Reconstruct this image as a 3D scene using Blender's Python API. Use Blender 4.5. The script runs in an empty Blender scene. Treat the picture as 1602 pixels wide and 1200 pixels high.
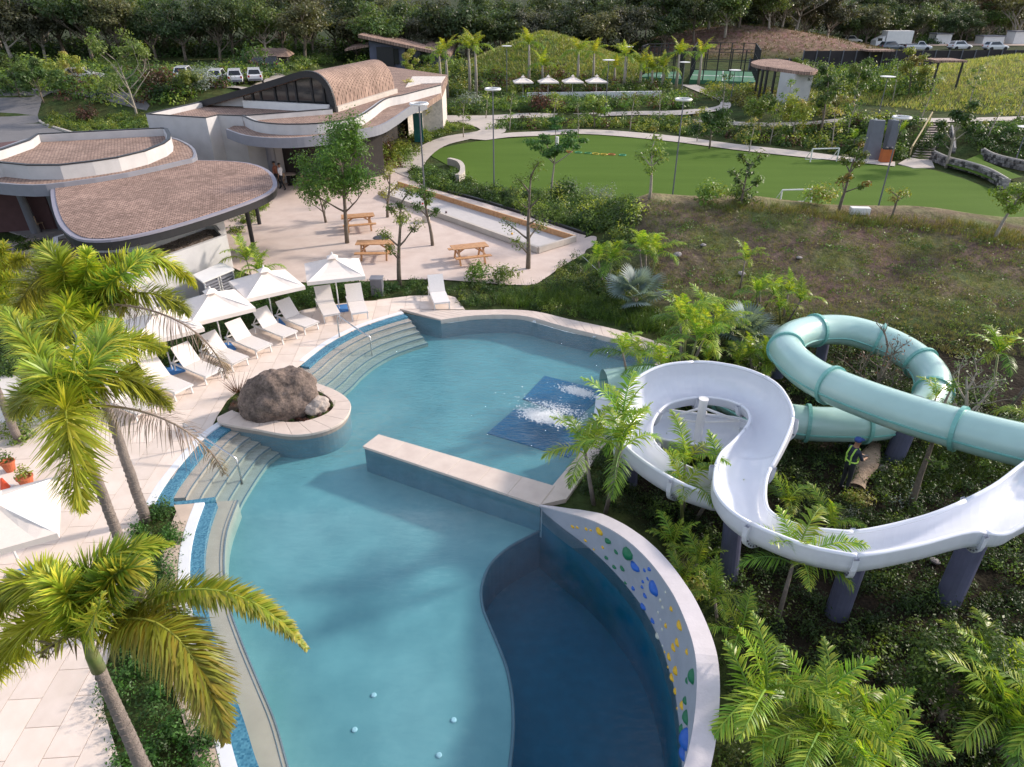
import bpy, math, random
import numpy as np
from mathutils import Vector, Matrix
from mathutils.geometry import delaunay_2d_cdt
random.seed(7)
RNG = np.random.default_rng(7)
C = bpy.context.scene.collection
SC = bpy.context.scene
PI = math.pi

# ---------------------------------------------------------------- camera, sky, sun, exposure
CAM_H = 11.5
PITCH = math.radians(29.7)
FPX = 1068.0
cam_d = bpy.data.cameras.new('camera')
cam = bpy.data.objects.new('camera', cam_d); C.objects.link(cam)
cam.location = (0, 0, CAM_H)
cam.rotation_euler = (PI / 2 - PITCH, 0, 0)
cam_d.sensor_width = 36.0
cam_d.lens = FPX / 1602 * 36
cam_d.clip_start = 0.1
cam_d.clip_end = 6000
SC.camera = cam

SUN_EL = math.radians(27)
SUN_AZ = math.radians(68)      # clockwise from +Y, towards +X
world = bpy.data.worlds.new('World'); SC.world = world
world.use_nodes = True
nt = world.node_tree; nt.nodes.clear()
def nd(tree, t, **kw):
    n = tree.nodes.new(t)
    for k, v in kw.items(): setattr(n, k, v)
    return n
wo = nd(nt, 'ShaderNodeOutputWorld')
bg = nd(nt, 'ShaderNodeBackground'); bg.inputs['Strength'].default_value = 0.15
sky = nd(nt, 'ShaderNodeTexSky', sky_type='NISHITA')
sky.sun_disc = False; sky.sun_elevation = SUN_EL; sky.sun_rotation = SUN_AZ
sky.air_density = 1.0; sky.dust_density = 1.5; sky.altitude = 50
tc = nd(nt, 'ShaderNodeTexCoord')
sp = nd(nt, 'ShaderNodeSeparateXYZ'); nt.links.new(tc.outputs['Generated'], sp.inputs[0])
ad = nd(nt, 'ShaderNodeMath', operation='ADD'); ad.inputs[1].default_value = 0.12
mx0 = nd(nt, 'ShaderNodeMath', operation='MAXIMUM'); mx0.inputs[1].default_value = 0.0
nt.links.new(sp.outputs['Z'], mx0.inputs[0]); nt.links.new(mx0.outputs[0], ad.inputs[0])
dv = nd(nt, 'ShaderNodeVectorMath', operation='DIVIDE')
cb = nd(nt, 'ShaderNodeCombineXYZ')
for i in range(3): nt.links.new(ad.outputs[0], cb.inputs[i])
nt.links.new(tc.outputs['Generated'], dv.inputs[0]); nt.links.new(cb.outputs[0], dv.inputs[1])
ns = nd(nt, 'ShaderNodeTexNoise'); ns.inputs['Scale'].default_value = 3.4; ns.inputs['Detail'].default_value = 9
ns.inputs['Roughness'].default_value = 0.58; ns.inputs['Distortion'].default_value = 0.3
mpw = nd(nt, 'ShaderNodeMapping'); mpw.inputs['Location'].default_value = (3.3, 6.5, 0); nt.links.new(dv.outputs[0], mpw.inputs[0]); nt.links.new(mpw.outputs[0], ns.inputs['Vector'])
cr = nd(nt, 'ShaderNodeValToRGB')
cr.color_ramp.elements[0].position = 0.48; cr.color_ramp.elements[1].position = 0.62
nt.links.new(ns.outputs['Fac'], cr.inputs[0])
mixc = nd(nt, 'ShaderNodeMix', data_type='RGBA')
nt.links.new(cr.outputs['Color'], mixc.inputs['Factor'])
nt.links.new(sky.outputs[0], mixc.inputs[6])
n2c = nd(nt, 'ShaderNodeTexNoise'); n2c.inputs['Scale'].default_value = 4.5; n2c.inputs['Detail'].default_value = 6
nt.links.new(mpw.outputs[0], n2c.inputs['Vector'])
cmx = nd(nt, 'ShaderNodeMix', data_type='RGBA'); cmx.inputs[6].default_value = (4.3, 4.6, 5.5, 1); cmx.inputs[7].default_value = (14, 13.8, 15, 1)
cmr = nd(nt, 'ShaderNodeMapRange'); cmr.inputs[1].default_value = .35; cmr.inputs[2].default_value = .65
nt.links.new(n2c.outputs['Fac'], cmr.inputs[0]); nt.links.new(cmr.outputs[0], cmx.inputs[0]); nt.links.new(cmx.outputs[2], mixc.inputs[7])
nt.links.new(mixc.outputs[2], bg.inputs['Color'])
nt.links.new(bg.outputs[0], wo.inputs['Surface'])

sun_d = bpy.data.lights.new('sun', 'SUN'); sun_d.energy = 3.7
sun_d.angle = math.radians(4.0); sun_d.color = (1.0, 0.88, 0.76)
sun = bpy.data.objects.new('sun', sun_d); C.objects.link(sun)
sdir = Vector((math.sin(SUN_AZ) * math.cos(SUN_EL), math.cos(SUN_AZ) * math.cos(SUN_EL), math.sin(SUN_EL)))
sun.rotation_euler = sdir.to_track_quat('Z', 'Y').to_euler()
sun.location = (30, 10, 40)
vs = SC.view_settings
vs.view_transform = 'Standard'; vs.look = 'None'; vs.gamma = 1; vs.use_curve_mapping = False
vs.exposure = 0.35
SC.cycles.max_bounces = 8; SC.cycles.transparent_max_bounces = 8
SC.cycles.use_denoising = True

# ---------------------------------------------------------------- projection of the survey points
s_, c_ = math.sin(PITCH), math.cos(PITCH)
def ray(px, py):
    u = (px - 801) / FPX; v = (py - 600) / FPX
    return Vector((u, c_ - v * s_, -(s_ + v * c_)))
def P(px, py, z=0.0):
    r = ray(px, py); t = (z - CAM_H) / r.z
    return Vector((r.x * t, r.y * t, z))
def PV(px, py, a, b):
    r = ray(px, py); dx, dy = b[0] - a[0], b[1] - a[1]
    t = (a[0] * dy - a[1] * dx) / (r.x * dy - r.y * dx)
    return Vector((r.x * t, r.y * t, CAM_H + r.z * t))
def proj(p):
    y = p[1]; z = p[2] - CAM_H
    d = y * c_ - z * s_; h = -(y * s_ + z * c_)
    return (801 + FPX * p[0] / d, 600 + FPX * h / d)
def PL(pts, z=0.0): return [P(x, y, z) for x, y in pts]

# ---------------------------------------------------------------- terrain
def sst(a, b, x):
    t = np.clip((np.asarray(x, float) - a) / (b - a), 0, 1); return t * t * (3 - 2 * t)
def cap(x, y, cx, cy, rx, ry, h, p=1.0):
    r = np.sqrt(((x - cx) / rx) ** 2 + ((y - cy) / ry) ** 2)
    return h * (1 - sst(0, 1, r)) ** p
def hz(x, y):
    x = np.asarray(x, float); y = np.asarray(y, float)
    z = np.zeros(np.broadcast(x, y).shape)
    ye = np.interp(x, [-10, 5, 15, 27, 36, 60], [72, 75.5, 71, 62, 55, 45])
    amp = np.interp(x, [-14, 0, 15, 30, 60], [0, .6, 1.1, 1.8, 1.8])
    z = z + amp * sst(0, 6, y - ye)
    cy = 38 - (x - 8) * .1
    ch = np.interp(x, [4, 7.5, 17, 27, 45], [0, 2.0, 1.75, 1.25, 1.1])
    up = sst(0, 1, (y - 26) / (cy - 26)); dn = 1 - sst(0, 3.2, y - cy)
    z = z + ch * np.where(y < cy, up, dn)   
    xr = np.interp(y, [-5, 7, 11, 14.5, 15.5, 23, 26], [6.0, 5.2, 4.3, 2.4, 2.4, 6.8, 12])
    z = z - .45 * sst(.0, 1.2, x - xr) * (1 - sst(22, 26, y))
    rc_ = np.sqrt(((x - 4.6) / 18.5) ** 2 + ((y - 110) / 15) ** 2 + .006); z = z + 6.3 * np.clip(1 - rc_, 0, 1) ** 1.12
    z = z + 2.3 * sst(74, 84, y) * (1 - sst(-32, -25, x))
    z = z + cap(x, y, 63, 84, 31, 21, 3.9, .9)
    z = z + cap(x, y, 42, 140, 32, 18, 4.4, .8)
    z = z + .4 * sst(90, 130, y)
    z = z + .12 * np.sin(x * .7 + y * .31) * sst(28, 33, y) * sst(7, 11, x) * (1 - sst(38, 43, y))
    return z
def hz1(x, y): return float(hz(x, y))
def PG(px, py):
    r = ray(px, py)
    lo = 2.0; t = lo
    while t < 400:
        if CAM_H + r.z * t < hz1(r.x * t, r.y * t): break
        t += max(.25, t * .01)
    a, b = t - max(.3, t * .012), t
    for _ in range(14):
        m = (a + b) / 2
        if CAM_H + r.z * m < hz1(r.x * m, r.y * m): b = m
        else: a = m
    return Vector((r.x * b, r.y * b, CAM_H + r.z * b))
def GL(pts): return [PG(x, y) for x, y in pts]

# ---------------------------------------------------------------- materials
MATS = {}
def mat(name, col, rough=.6, metal=0, var=.12, vs_=3.0, bump=0.0, bs=20.0, col2=None, spec=.5, coat=0):
    if name in MATS: return MATS[name]
    m = bpy.data.materials.new(name); m.use_nodes = True
    t = m.node_tree; b = t.nodes['Principled BSDF']
    b.inputs['Roughness'].default_value = rough; b.inputs['Metallic'].default_value = metal
    b.inputs['Specular IOR Level'].default_value = spec
    b.inputs['Coat Weight'].default_value = coat
    tc = nd(t, 'ShaderNodeTexCoord')
    n = nd(t, 'ShaderNodeTexNoise'); n.inputs['Scale'].default_value = vs_; n.inputs['Detail'].default_value = 5
    n.inputs['Roughness'].default_value = .6
    t.links.new(tc.outputs['Object'], n.inputs['Vector'])
    mx = nd(t, 'ShaderNodeMix', data_type='RGBA')
    rp = nd(t, 'ShaderNodeMapRange'); rp.inputs[1].default_value = .3; rp.inputs[2].default_value = .7
    t.links.new(n.outputs['Fac'], rp.inputs[0]); t.links.new(rp.outputs[0], mx.inputs[0])
    c2 = col2 or tuple(c * (1 + var) for c in col)
    c1 = col if col2 else tuple(c * (1 - var) for c in col)
    mx.inputs[6].default_value = (*c1, 1); mx.inputs[7].default_value = (*c2, 1)
    t.links.new(mx.outputs[2], b.inputs['Base Color'])
    if bump:
        n2 = nd(t, 'ShaderNodeTexNoise'); n2.inputs['Scale'].default_value = bs; n2.inputs['Detail'].default_value = 4
        t.links.new(tc.outputs['Object'], n2.inputs['Vector'])
        bp = nd(t, 'ShaderNodeBump'); bp.inputs['Strength'].default_value = bump; bp.inputs['Distance'].default_value = .05
        t.links.new(n2.outputs['Fac'], bp.inputs['Height']); t.links.new(bp.outputs[0], b.inputs['Normal'])
    MATS[name] = m; return m

def leafmat(name, trans=.35, rough=.45, mul=1.0):
    m = bpy.data.materials.new(name); m.use_nodes = True
    t = m.node_tree; b = t.nodes['Principled BSDF']; o = t.nodes['Material Output']
    b.inputs['Roughness'].default_value = rough; b.inputs['Specular IOR Level'].default_value = .35
    a = nd(t, 'ShaderNodeAttribute', attribute_name='Col')
    oi = nd(t, 'ShaderNodeObjectInfo')
    hs = nd(t, 'ShaderNodeHueSaturation')
    mr = nd(t, 'ShaderNodeMapRange'); mr.inputs[3].default_value = .75 * mul; mr.inputs[4].default_value = 1.25 * mul
    t.links.new(oi.outputs['Random'], mr.inputs[0]); t.links.new(mr.outputs[0], hs.inputs['Value'])
    mh = nd(t, 'ShaderNodeMapRange'); mh.inputs[3].default_value = .485; mh.inputs[4].default_value = .515
    fr = nd(t, 'ShaderNodeMath', operation='FRACT'); ml = nd(t, 'ShaderNodeMath', operation='MULTIPLY'); ml.inputs[1].default_value = 7.3
    t.links.new(oi.outputs['Random'], ml.inputs[0]); t.links.new(ml.outputs[0], fr.inputs[0]); t.links.new(fr.outputs[0], mh.inputs[0])
    t.links.new(mh.outputs[0], hs.inputs['Hue'])
    t.links.new(a.outputs['Color'], hs.inputs['Color']); t.links.new(hs.outputs[0], b.inputs['Base Color'])
    tr = nd(t, 'ShaderNodeBsdfTranslucent'); mm = nd(t, 'ShaderNodeMixShader'); mm.inputs[0].default_value = trans
    g = nd(t, 'ShaderNodeMix', data_type='RGBA', blend_type='MULTIPLY'); g.inputs[0].default_value = 1
    g.inputs[7].default_value = (1.3, 1.25, .5, 1)
    t.links.new(hs.outputs[0], g.inputs[6]); t.links.new(g.outputs[2], tr.inputs[0])
    t.links.new(b.outputs[0], mm.inputs[1]); t.links.new(tr.outputs[0], mm.inputs[2]); t.links.new(mm.outputs[0], o.inputs[0])
    MATS[name] = m; return m

M_leaf = leafmat('leaf')
M_frond = leafmat('frond_leaf', .4, .38)
M_bark = mat('bark', (.16, .13, .10), .9, var=.35, vs_=9, bump=.6, bs=30)
M_palmtrunk = mat('palm_trunk', (.17, .14, .125), .85, var=.3, vs_=8, bump=.5, bs=40, col2=(.28, .23, .20))
M_shaft = mat('crownshaft', (.14, .19, .05), .45, col2=(.27, .26, .12), vs_=4)
M_wbark = mat('pale_bark', (.34, .30, .25), .9, var=.2, vs_=6, bump=.4)
M_white = mat('white_paint', (.74, .73, .72), .5, var=.05, vs_=2)
M_render = mat('painted_render', (.52, .51, .51), .85, var=.09, vs_=1.2, bump=.15, bs=60)
M_fabric = mat('canvas', (.78, .70, .64), .9, var=.03, vs_=6, bump=.1, bs=120)
M_sling = mat('sling_fabric', (.72, .68, .66), .8, var=.05, vs_=20)
M_black = mat('black_metal', (.018, .018, .022), .45, var=.1)
M_grey = mat('grey_metal', (.13, .135, .16), .5, var=.1)
M_steel = mat('steel', (.6, .6, .6), .22, metal=1, var=.05)
M_wood = mat('varnished_pine', (.42, .20, .085), .55, var=.3, vs_=7, col2=(.62, .35, .17))
M_darkwood = mat('dark_wood', (.2, .09, .045), .6, var=.25, vs_=6)
M_conc = mat('concrete', (.50, .45, .40), .85, var=.1, vs_=1.5, bump=.15, bs=50)
M_cope = mat('coping_stone', (.58, .48, .42), .8, vs_=2.2, bump=.12, bs=70, col2=(.67, .57, .50))
M_soil = mat('soil', (.05, .033, .022), 1, var=.4, vs_=3, bump=.8, bs=12)
M_terra = mat('terracotta', (.45, .12, .05), .75, var=.2)
M_glassd = mat('dark_glass', (.03, .032, .035), .08, var=.1, spec=.8)
M_bluefab = mat('blue_mat', (.06, .22, .55), .8, var=.1)

# ---------------------------------------------------------------- mesh helpers
class MB:
    def __init__(s): s.v = []; s.f = []; s.m = []
    def add(s, vs, fs, mi=0):
        o = len(s.v); s.v += [tuple(v) for v in vs]; s.f += [tuple(i + o for i in f) for f in fs]; s.m += [mi] * len(fs); return s
    def box(s, c, d, rz=0, mi=0, M=None):
        x, y, z = d[0] / 2, d[1] / 2, d[2] / 2
        vs = [Vector((a * x, b * y, e * z)) for e in (-1, 1) for b in (-1, 1) for a in (-1, 1)]
        R = M or Matrix.Rotation(rz, 3, 'Z')
        vs = [R @ v + Vector(c) for v in vs]
        return s.add(vs, [(0, 2, 3, 1), (4, 5, 7, 6), (0, 1, 5, 4), (2, 6, 7, 3), (0, 4, 6, 2), (1, 3, 7, 5)], mi)
    def beam(s, a, b, w, h, mi=0):
        a, b = Vector(a), Vector(b); d = (b - a)
        M = d.to_track_quat('X', 'Z').to_matrix()
        return s.box((a + b) / 2, (d.length, w, h), mi=mi, M=M)
    def tube(s, pts, r, n=8, mi=0, closed=False, capends=True):
        pts = [Vector(p) for p in pts]; k = len(pts)
        rs = r if hasattr(r, '__len__') else [r] * k
        vs = []; fs = []
        up = Vector((0, 0, 1)); prev = None
        for i, p in enumerate(pts):
            if closed: t = pts[(i + 1) % k] - pts[i - 1]
            else: t = pts[min(i + 1, k - 1)] - pts[max(i - 1, 0)]
            t = t.normalized() if t.length > 1e-9 else Vector((0, 0, 1))
            if prev is None:
                a = t.orthogonal().normalized() if abs(t.z) > .9 else t.cross(up).normalized()
            else:
                a = (prev - t * prev.dot(t)); a = a.normalized() if a.length > 1e-6 else t.orthogonal().normalized()
            prev = a; b = t.cross(a)
            for j in range(n):
                an = 2 * PI * j / n; vs.append(p + (a * math.cos(an) + b * math.sin(an)) * rs[i])
        m = k if closed else k - 1
        for i in range(m):
            for j in range(n):
                i2 = (i + 1) % k
                fs.append((i * n + j, i * n + (j + 1) % n, i2 * n + (j + 1) % n, i2 * n + j))
        if capends and not closed:
            fs.append(tuple(range(n))[::-1]); fs.append(tuple((k - 1) * n + j for j in range(n)))
        return s.add(vs, fs, mi)
    def prism(s, poly, z0, z1, mi=0, top=True, bottom=True, mtop=None):
        n = len(poly); pl = [(p[0], p[1]) for p in poly]
        A = sum(pl[i][0] * pl[(i + 1) % n][1] - pl[(i + 1) % n][0] * pl[i][1] for i in range(n))
        if A < 0: pl = pl[::-1]
        zz0 = z0 if hasattr(z0, '__len__') else [z0] * n; zz1 = z1 if hasattr(z1, '__len__') else [z1] * n
        if A < 0: zz0 = list(zz0)[::-1]; zz1 = list(zz1)[::-1]
        vs = [(x, y, zz0[i]) for i, (x, y) in enumerate(pl)] + [(x, y, zz1[i]) for i, (x, y) in enumerate(pl)]
        o = len(s.v); s.v += vs
        for i in range(n):
            j = (i + 1) % n; s.f.append((o + i, o + j, o + n + j, o + n + i)); s.m.append(mi)
        if top: s.f.append(tuple(o + n + i for i in range(n))); s.m.append(mi if mtop is None else mtop)
        if bottom: s.f.append(tuple(o + i for i in range(n))[::-1]); s.m.append(mi)
        return s
    def strip(s, A, B, mi=0):
        n = len(A); fs = [(i, i + 1, n + i + 1, n + i) for i in range(n - 1)]
        return s.add(list(A) + list(B), fs, mi)
    def lathe(s, prof, c=(0, 0, 0), n=16, mi=0):
        vs = []; k = len(prof)
        for r, z in prof:
            for j in range(n):
                a = 2 * PI * j / n; vs.append((c[0] + r * math.cos(a), c[1] + r * math.sin(a), c[2] + z))
        fs = [(i * n + j, i * n + (j + 1) % n, (i + 1) * n + (j + 1) % n, (i + 1) * n + j) for i in range(k - 1) for j in range(n)]
        fs.append(tuple(range(n))[::-1]); fs.append(tuple((k - 1) * n + j for j in range(n)))
        return s.add(vs, fs, mi)
    def mesh(s, name, mats, smooth=False, org=(0, 0, 0)):
        me = bpy.data.meshes.new(name)
        vs = [(v[0] - org[0], v[1] - org[1], v[2] - org[2]) for v in s.v]
        me.from_pydata(vs, [], s.f)
        for m in (mats if isinstance(mats, (list, tuple)) else [mats]): me.materials.append(m)
        me.polygons.foreach_set('material_index', s.m)
        if smooth: me.polygons.foreach_set('use_smooth', [True] * len(s.f))
        me.update(); return me
    def build(s, name, mats, parent=None, smooth=False, auto=False, bevel=0):
        org = parent.location if parent is not None and parent.rotation_euler.z == 0 else (0, 0, 0)
        if parent is not None:
            q = parent; org = Vector((0, 0, 0))
            while q is not None: org = org + q.location; q = q.parent
        me = s.mesh(name, mats, smooth, org)
        o = bpy.data.objects.new(name, me); C.objects.link(o)
        if parent is not None: o.parent = parent
        if bevel:
            b = o.modifiers.new('bevel', 'BEVEL'); b.width = bevel; b.segments = 2; b.limit_method = 'ANGLE'
        return o
def obj(name, me, parent=None, loc=(0, 0, 0), rot=(0, 0, 0), sc=1):
    o = bpy.data.objects.new(name, me); C.objects.link(o)
    if parent is not None: o.parent = parent
    o.location = loc; o.rotation_euler = rot
    o.scale = (sc, sc, sc) if not hasattr(sc, '__len__') else sc
    return o
def thing(name, label, cat, loc=(0, 0, 0), rz=0, group=None):
    o = bpy.data.objects.new(name, None); C.objects.link(o)
    o.empty_display_size = .3
    o.location = loc; o.rotation_euler = (0, 0, rz); o['label'] = label; o['category'] = cat
    if group: o['group'] = group
    return o
def tag(o, label, cat, group=None, kind=None):
    o['label'] = label; o['category'] = cat
    if group: o['group'] = group
    if kind: o['kind'] = kind
    return o
def struct(o): o['kind'] = 'structure'; return o
def stuff(o, label=None, cat=None):
    o['kind'] = 'stuff'
    if label: o['label'] = label; o['category'] = cat
    return o
def copy_tree(o, parent=None, top=True):
    c = o.copy(); C.objects.link(c)
    if parent is not None: c.parent = parent
    for ch in list(o.children): copy_tree(ch, c, False)
    return c
def inpoly(x, y, poly):
    x = np.asarray(x); y = np.asarray(y); r = np.zeros(x.shape, bool); n = len(poly)
    for i in range(n):
        x0, y0 = poly[i][0], poly[i][1]; x1, y1 = poly[(i + 1) % n][0], poly[(i + 1) % n][1]
        if y0 == y1: continue
        cnd = ((y0 > y) != (y1 > y)) & (x < (x1 - x0) * (y - y0) / (y1 - y0) + x0)
        r ^= cnd
    return r
def smooth_line(pts, k=6, closed=False):
    pts = [Vector(p) for p in pts]; n = len(pts); out = []
    m = n if closed else n - 1
    for i in range(m):
        if closed: p0, p1, p2, p3 = pts[i - 1], pts[i], pts[(i + 1) % n], pts[(i + 2) % n]
        else: p0, p1, p2, p3 = pts[max(i - 1, 0)], pts[i], pts[i + 1], pts[min(i + 2, n - 1)]
        for j in range(k):
            t = j / k
            out.append(.5 * ((2 * p1) + (p2 - p0) * t + (2 * p0 - 5 * p1 + 4 * p2 - p3) * t * t + (3 * p1 - p0 - 3 * p2 + p3) * t ** 3))
    if not closed: out.append(pts[-1].copy())
    return out
def offset_line(pts, d):
    out = []; n = len(pts)
    for i in range(n):
        a = pts[max(i - 1, 0)]; b = pts[min(i + 1, n - 1)]
        t = Vector((b[0] - a[0], b[1] - a[1], 0)).normalized()
        out.append(Vector((pts[i][0] - t.y * d, pts[i][1] + t.x * d, pts[i][2])))
    return out
def drape(name, poly, off, res, m, hole=None, zfn=hz, kind='structure', parent=None):
    """a sheet lying on the terrain inside a polygon"""
    xs = [p[0] for p in poly]; ys = [p[1] for p in poly]
    bpts = []; n = len(poly)
    for i in range(n):
        a = Vector(poly[i][:2]); b = Vector(poly[(i + 1) % n][:2]); k = max(1, int((b - a).length / res))
        for j in range(k): bpts.append(a.lerp(b, j / k))
    nb = len(bpts); pts = list(bpts)
    gx, gy = np.meshgrid(np.arange(min(xs), max(xs), res), np.arange(min(ys), max(ys), res))
    gx = gx.ravel(); gy = gy.ravel(); k = inpoly(gx, gy, poly)
    pts += [Vector((a, b)) for a, b in zip(gx[k], gy[k])]
    r = delaunay_2d_cdt(pts, [(i, (i + 1) % nb) for i in range(nb)], [list(range(nb))], 1, 1e-4)
    V = np.array([(v.x, v.y) for v in r[0]]); Z = zfn(V[:, 0], V[:, 1]) + off
    me = bpy.data.meshes.new(name)
    me.from_pydata([(a, b, c) for (a, b), c in zip(V, Z)], [], [list(f) for f in r[2]]); me.materials.append(m)
    # faces up
    me.update()
    if len(me.polygons) and me.polygons[0].normal.z < 0: me.flip_normals()
    me.polygons.foreach_set('use_smooth', [True] * len(me.polygons))
    o = bpy.data.objects.new(name, me); C.objects.link(o)
    if parent is not None: o.parent = parent
    if kind: o['kind'] = kind
    return o

# ---------------------------------------------------------------- leaves
def quads_mesh(name, V, F, col, m):
    """V (N,3), F (M,4 or 3) numpy, col per vertex (N,3)"""
    me = bpy.data.meshes.new(name)
    me.vertices.add(len(V)); me.vertices.foreach_set('co', V.astype(np.float32).ravel())
    k = F.shape[1]; me.loops.add(F.size); me.loops.foreach_set('vertex_index', F.astype(np.int32).ravel())
    me.polygons.add(len(F)); me.polygons.foreach_set('loop_start', np.arange(0, F.size, k, dtype=np.int32))
    me.polygons.foreach_set('loop_total', np.full(len(F), k, dtype=np.int32))
    a = me.color_attributes.new('Col', 'FLOAT_COLOR', 'POINT')
    a.data.foreach_set('color', np.concatenate([col, np.ones((len(col), 1))], 1).astype(np.float32).ravel())
    me.materials.append(m); me.update(calc_edges=True); return me
def unit(a): return a / np.maximum(np.linalg.norm(a, axis=-1, keepdims=True), 1e-9)
def leaf_arrays(Cn, size, nrm, col, asp=.45, up=.25):
    n = len(Cn); N = unit(nrm + RNG.normal(0, .55, (n, 3)) + np.array([0, 0, up]))
    A = unit(np.cross(N, RNG.normal(0, 1, (n, 3)))); B = np.cross(N, A)
    s = size[:, None]
    bend = N * s * .15
    V = np.stack([Cn - A * s, Cn - B * s * asp - bend, Cn + A * s, Cn + B * s * asp - bend], 1).reshape(-1, 3)
    F = np.arange(n * 4).reshape(-1, 4)
    cc = np.repeat(col * RNG.uniform(.75, 1.3, (n, 1)), 4, 0)
    return V, F, cc
def clumps(centres, rad, hgt, n, size, cols, asp=.45):
    """bushy mounds; centres (K,3) at ground"""
    K = len(centres); cen = np.repeat(centres, n, 0)
    th = RNG.uniform(0, 2 * PI, K * n); ph = np.arccos(RNG.uniform(0, 1, K * n))
    d = np.stack([np.sin(ph) * np.cos(th), np.sin(ph) * np.sin(th), np.cos(ph)], 1)
    rr = RNG.uniform(.55, 1.05, (K * n, 1)) * (1 + .25 * np.sin(th * 3 + np.repeat(RNG.uniform(0, 6, K), n)))[:, None]
    R = np.repeat(np.stack([rad, rad, hgt], 1), n, 0)
    Cn = cen + d * R * rr
    return leaf_arrays(Cn, np.repeat(size, n) * RNG.uniform(.6, 1.3, K * n), d, np.repeat(cols, n, 0), asp)
def blades(centres, n, h, w, cols, lean=.5, spread=.1):
    K = len(centres); cen = np.repeat(centres, n, 0); N_ = K * n
    a = RNG.uniform(0, 2 * PI, N_); hh = np.repeat(h, n) * RNG.uniform(.5, 1.2, N_)
    base = cen + np.stack([np.cos(a), np.sin(a), 0 * a], 1) * (np.repeat(h, n) * spread)[:, None] * RNG.uniform(0, 1, (N_, 1))
    tip = base + np.stack([np.cos(a) * lean * hh, np.sin(a) * lean * hh, hh], 1)
    b2 = a + RNG.uniform(-1, 1, N_) + PI / 2; sd = np.stack([np.cos(b2), np.sin(b2), 0 * a], 1) * (w / 2)
    V = np.stack([base - sd, base + sd, tip + sd * .2, tip - sd * .2], 1).reshape(-1, 3)
    return V, np.arange(N_ * 4).reshape(-1, 4), np.repeat(np.repeat(cols, n, 0) * RNG.uniform(.7, 1.35, (N_, 1)), 4, 0)
def joinarr(L):
    V = []; F = []; Cc = []; o = 0
    for v, f, c in L: V.append(v); F.append(f + o); Cc.append(c); o += len(v)
    return np.concatenate(V), np.concatenate(F), np.concatenate(Cc)
def sample_poly(poly, n, avoid=()):
    xs = [p[0] for p in poly]; ys = [p[1] for p in poly]; ox = []; 
    X = RNG.uniform(min(xs), max(xs), n * 4); Y = RNG.uniform(min(ys), max(ys), n * 4)
    k = inpoly(X, Y, poly)
    for a in avoid: k &= ~inpoly(X, Y, a)
    X, Y = X[k][:n], Y[k][:n]
    return np.stack([X, Y, hz(X, Y)], 1)
def area(poly):
    n = len(poly); return abs(sum(poly[i][0] * poly[(i + 1) % n][1] - poly[(i + 1) % n][0] * poly[i][1] for i in range(n))) / 2
def palette(n, cols, w=None):
    c = np.array(cols); i = RNG.choice(len(c), n, p=w); return c[i] * RNG.uniform(.8, 1.2, (n, 1))
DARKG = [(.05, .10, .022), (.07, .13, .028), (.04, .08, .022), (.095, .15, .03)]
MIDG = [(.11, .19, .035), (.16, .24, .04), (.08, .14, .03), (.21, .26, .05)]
YELG = [(.26, .33, .05), (.32, .34, .07), (.20, .28, .05), (.34, .30, .09)]
DRYG = [(.22, .18, .07), (.17, .16, .055), (.26, .22, .09), (.14, .16, .04)]
SILV = [(.25, .29, .27), (.18, .23, .2), (.3, .33, .3)]
REDB = [(.10, .045, .035), (.13, .06, .04), (.08, .05, .03)]
# ================================================================ THE SETTING
WZ = -.08          # water level
FL = -.78          # shallow floor
arc_up_px = [(632, 490), (600, 499), (560, 513), (520, 533), (490, 554), (470, 571)]
arc_lo_px = [(372, 650), (352, 661), (325, 680), (300, 706), (275, 736), (255, 763), (240, 790)]
arc_up = smooth_line(PL(arc_up_px), 5); arc_lo = smooth_line(PL(arc_lo_px), 5)
band_px = [(320, 787), (305, 830), (297, 880), (300, 950), (312, 1010), (335, 1080), (355, 1140), (372, 1200), (395, 1260), (420, 1330)]
band_ln = smooth_line(PL(band_px), 4)
wl_px = [(846, 797), (871, 818.5), (913, 850), (937.5, 871), (962, 895.5), (983, 920), (1004, 948), (1021.5, 979.5), (1035.5, 1011), (1046, 1046), (1055, 1077.5), (1060, 1112.5), (1064, 1147.5), (1067, 1200), (1069, 1260), (1066, 1340)]
wl = smooth_line(PL(wl_px, WZ), 3)
def resample(line, n):
    L = [0]
    for i in range(1, len(line)): L.append(L[-1] + (line[i] - line[i - 1]).length)
    out = []
    for k in range(n):
        t = L[-1] * k / (n - 1); j = 0
        while j < len(L) - 2 and L[j + 1] < t: j += 1
        u = (t - L[j]) / max(L[j + 1] - L[j], 1e-9); out.append(line[j].lerp(line[j + 1], min(u, 1)))
    return out
wl = resample(wl, 60)
cope_in_px = [(862, 762), (1035, 557), (1000, 541), (950, 527), (880, 510), (830, 496), (790, 492), (735, 494), (690, 500), (632, 490)]
cope_top_in = smooth_line(PL([(1035, 557), (1000, 541), (950, 527), (880, 510), (830, 496), (790, 492), (735, 494), (690, 500)], .06), 4)
cope_top_out = smooth_line(PL([(1053, 543), (1005, 527), (955, 513), (890, 499), (838, 487), (790, 484), (728, 485), (625, 483)], .06), 4)
pool_outline = ([Vector((p.x, p.y, 0)) for p in arc_up] + PL([(430, 600), (400, 625)]) + arc_lo + band_ln
                + [Vector((p.x, p.y, 0)) for p in wl[::-1]] + PL([(845, 793), (862, 762)]) + [Vector((p.x, p.y, 0)) for p in cope_top_in])
# drop near-duplicate points
def dedupe(pl, e=.02):
    o = []
    for p in pl:
        if not o or (Vector(p[:2]) - Vector(o[-1][:2])).length > e: o.append(p)
    return o
pool_outline = dedupe(pool_outline)

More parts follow.
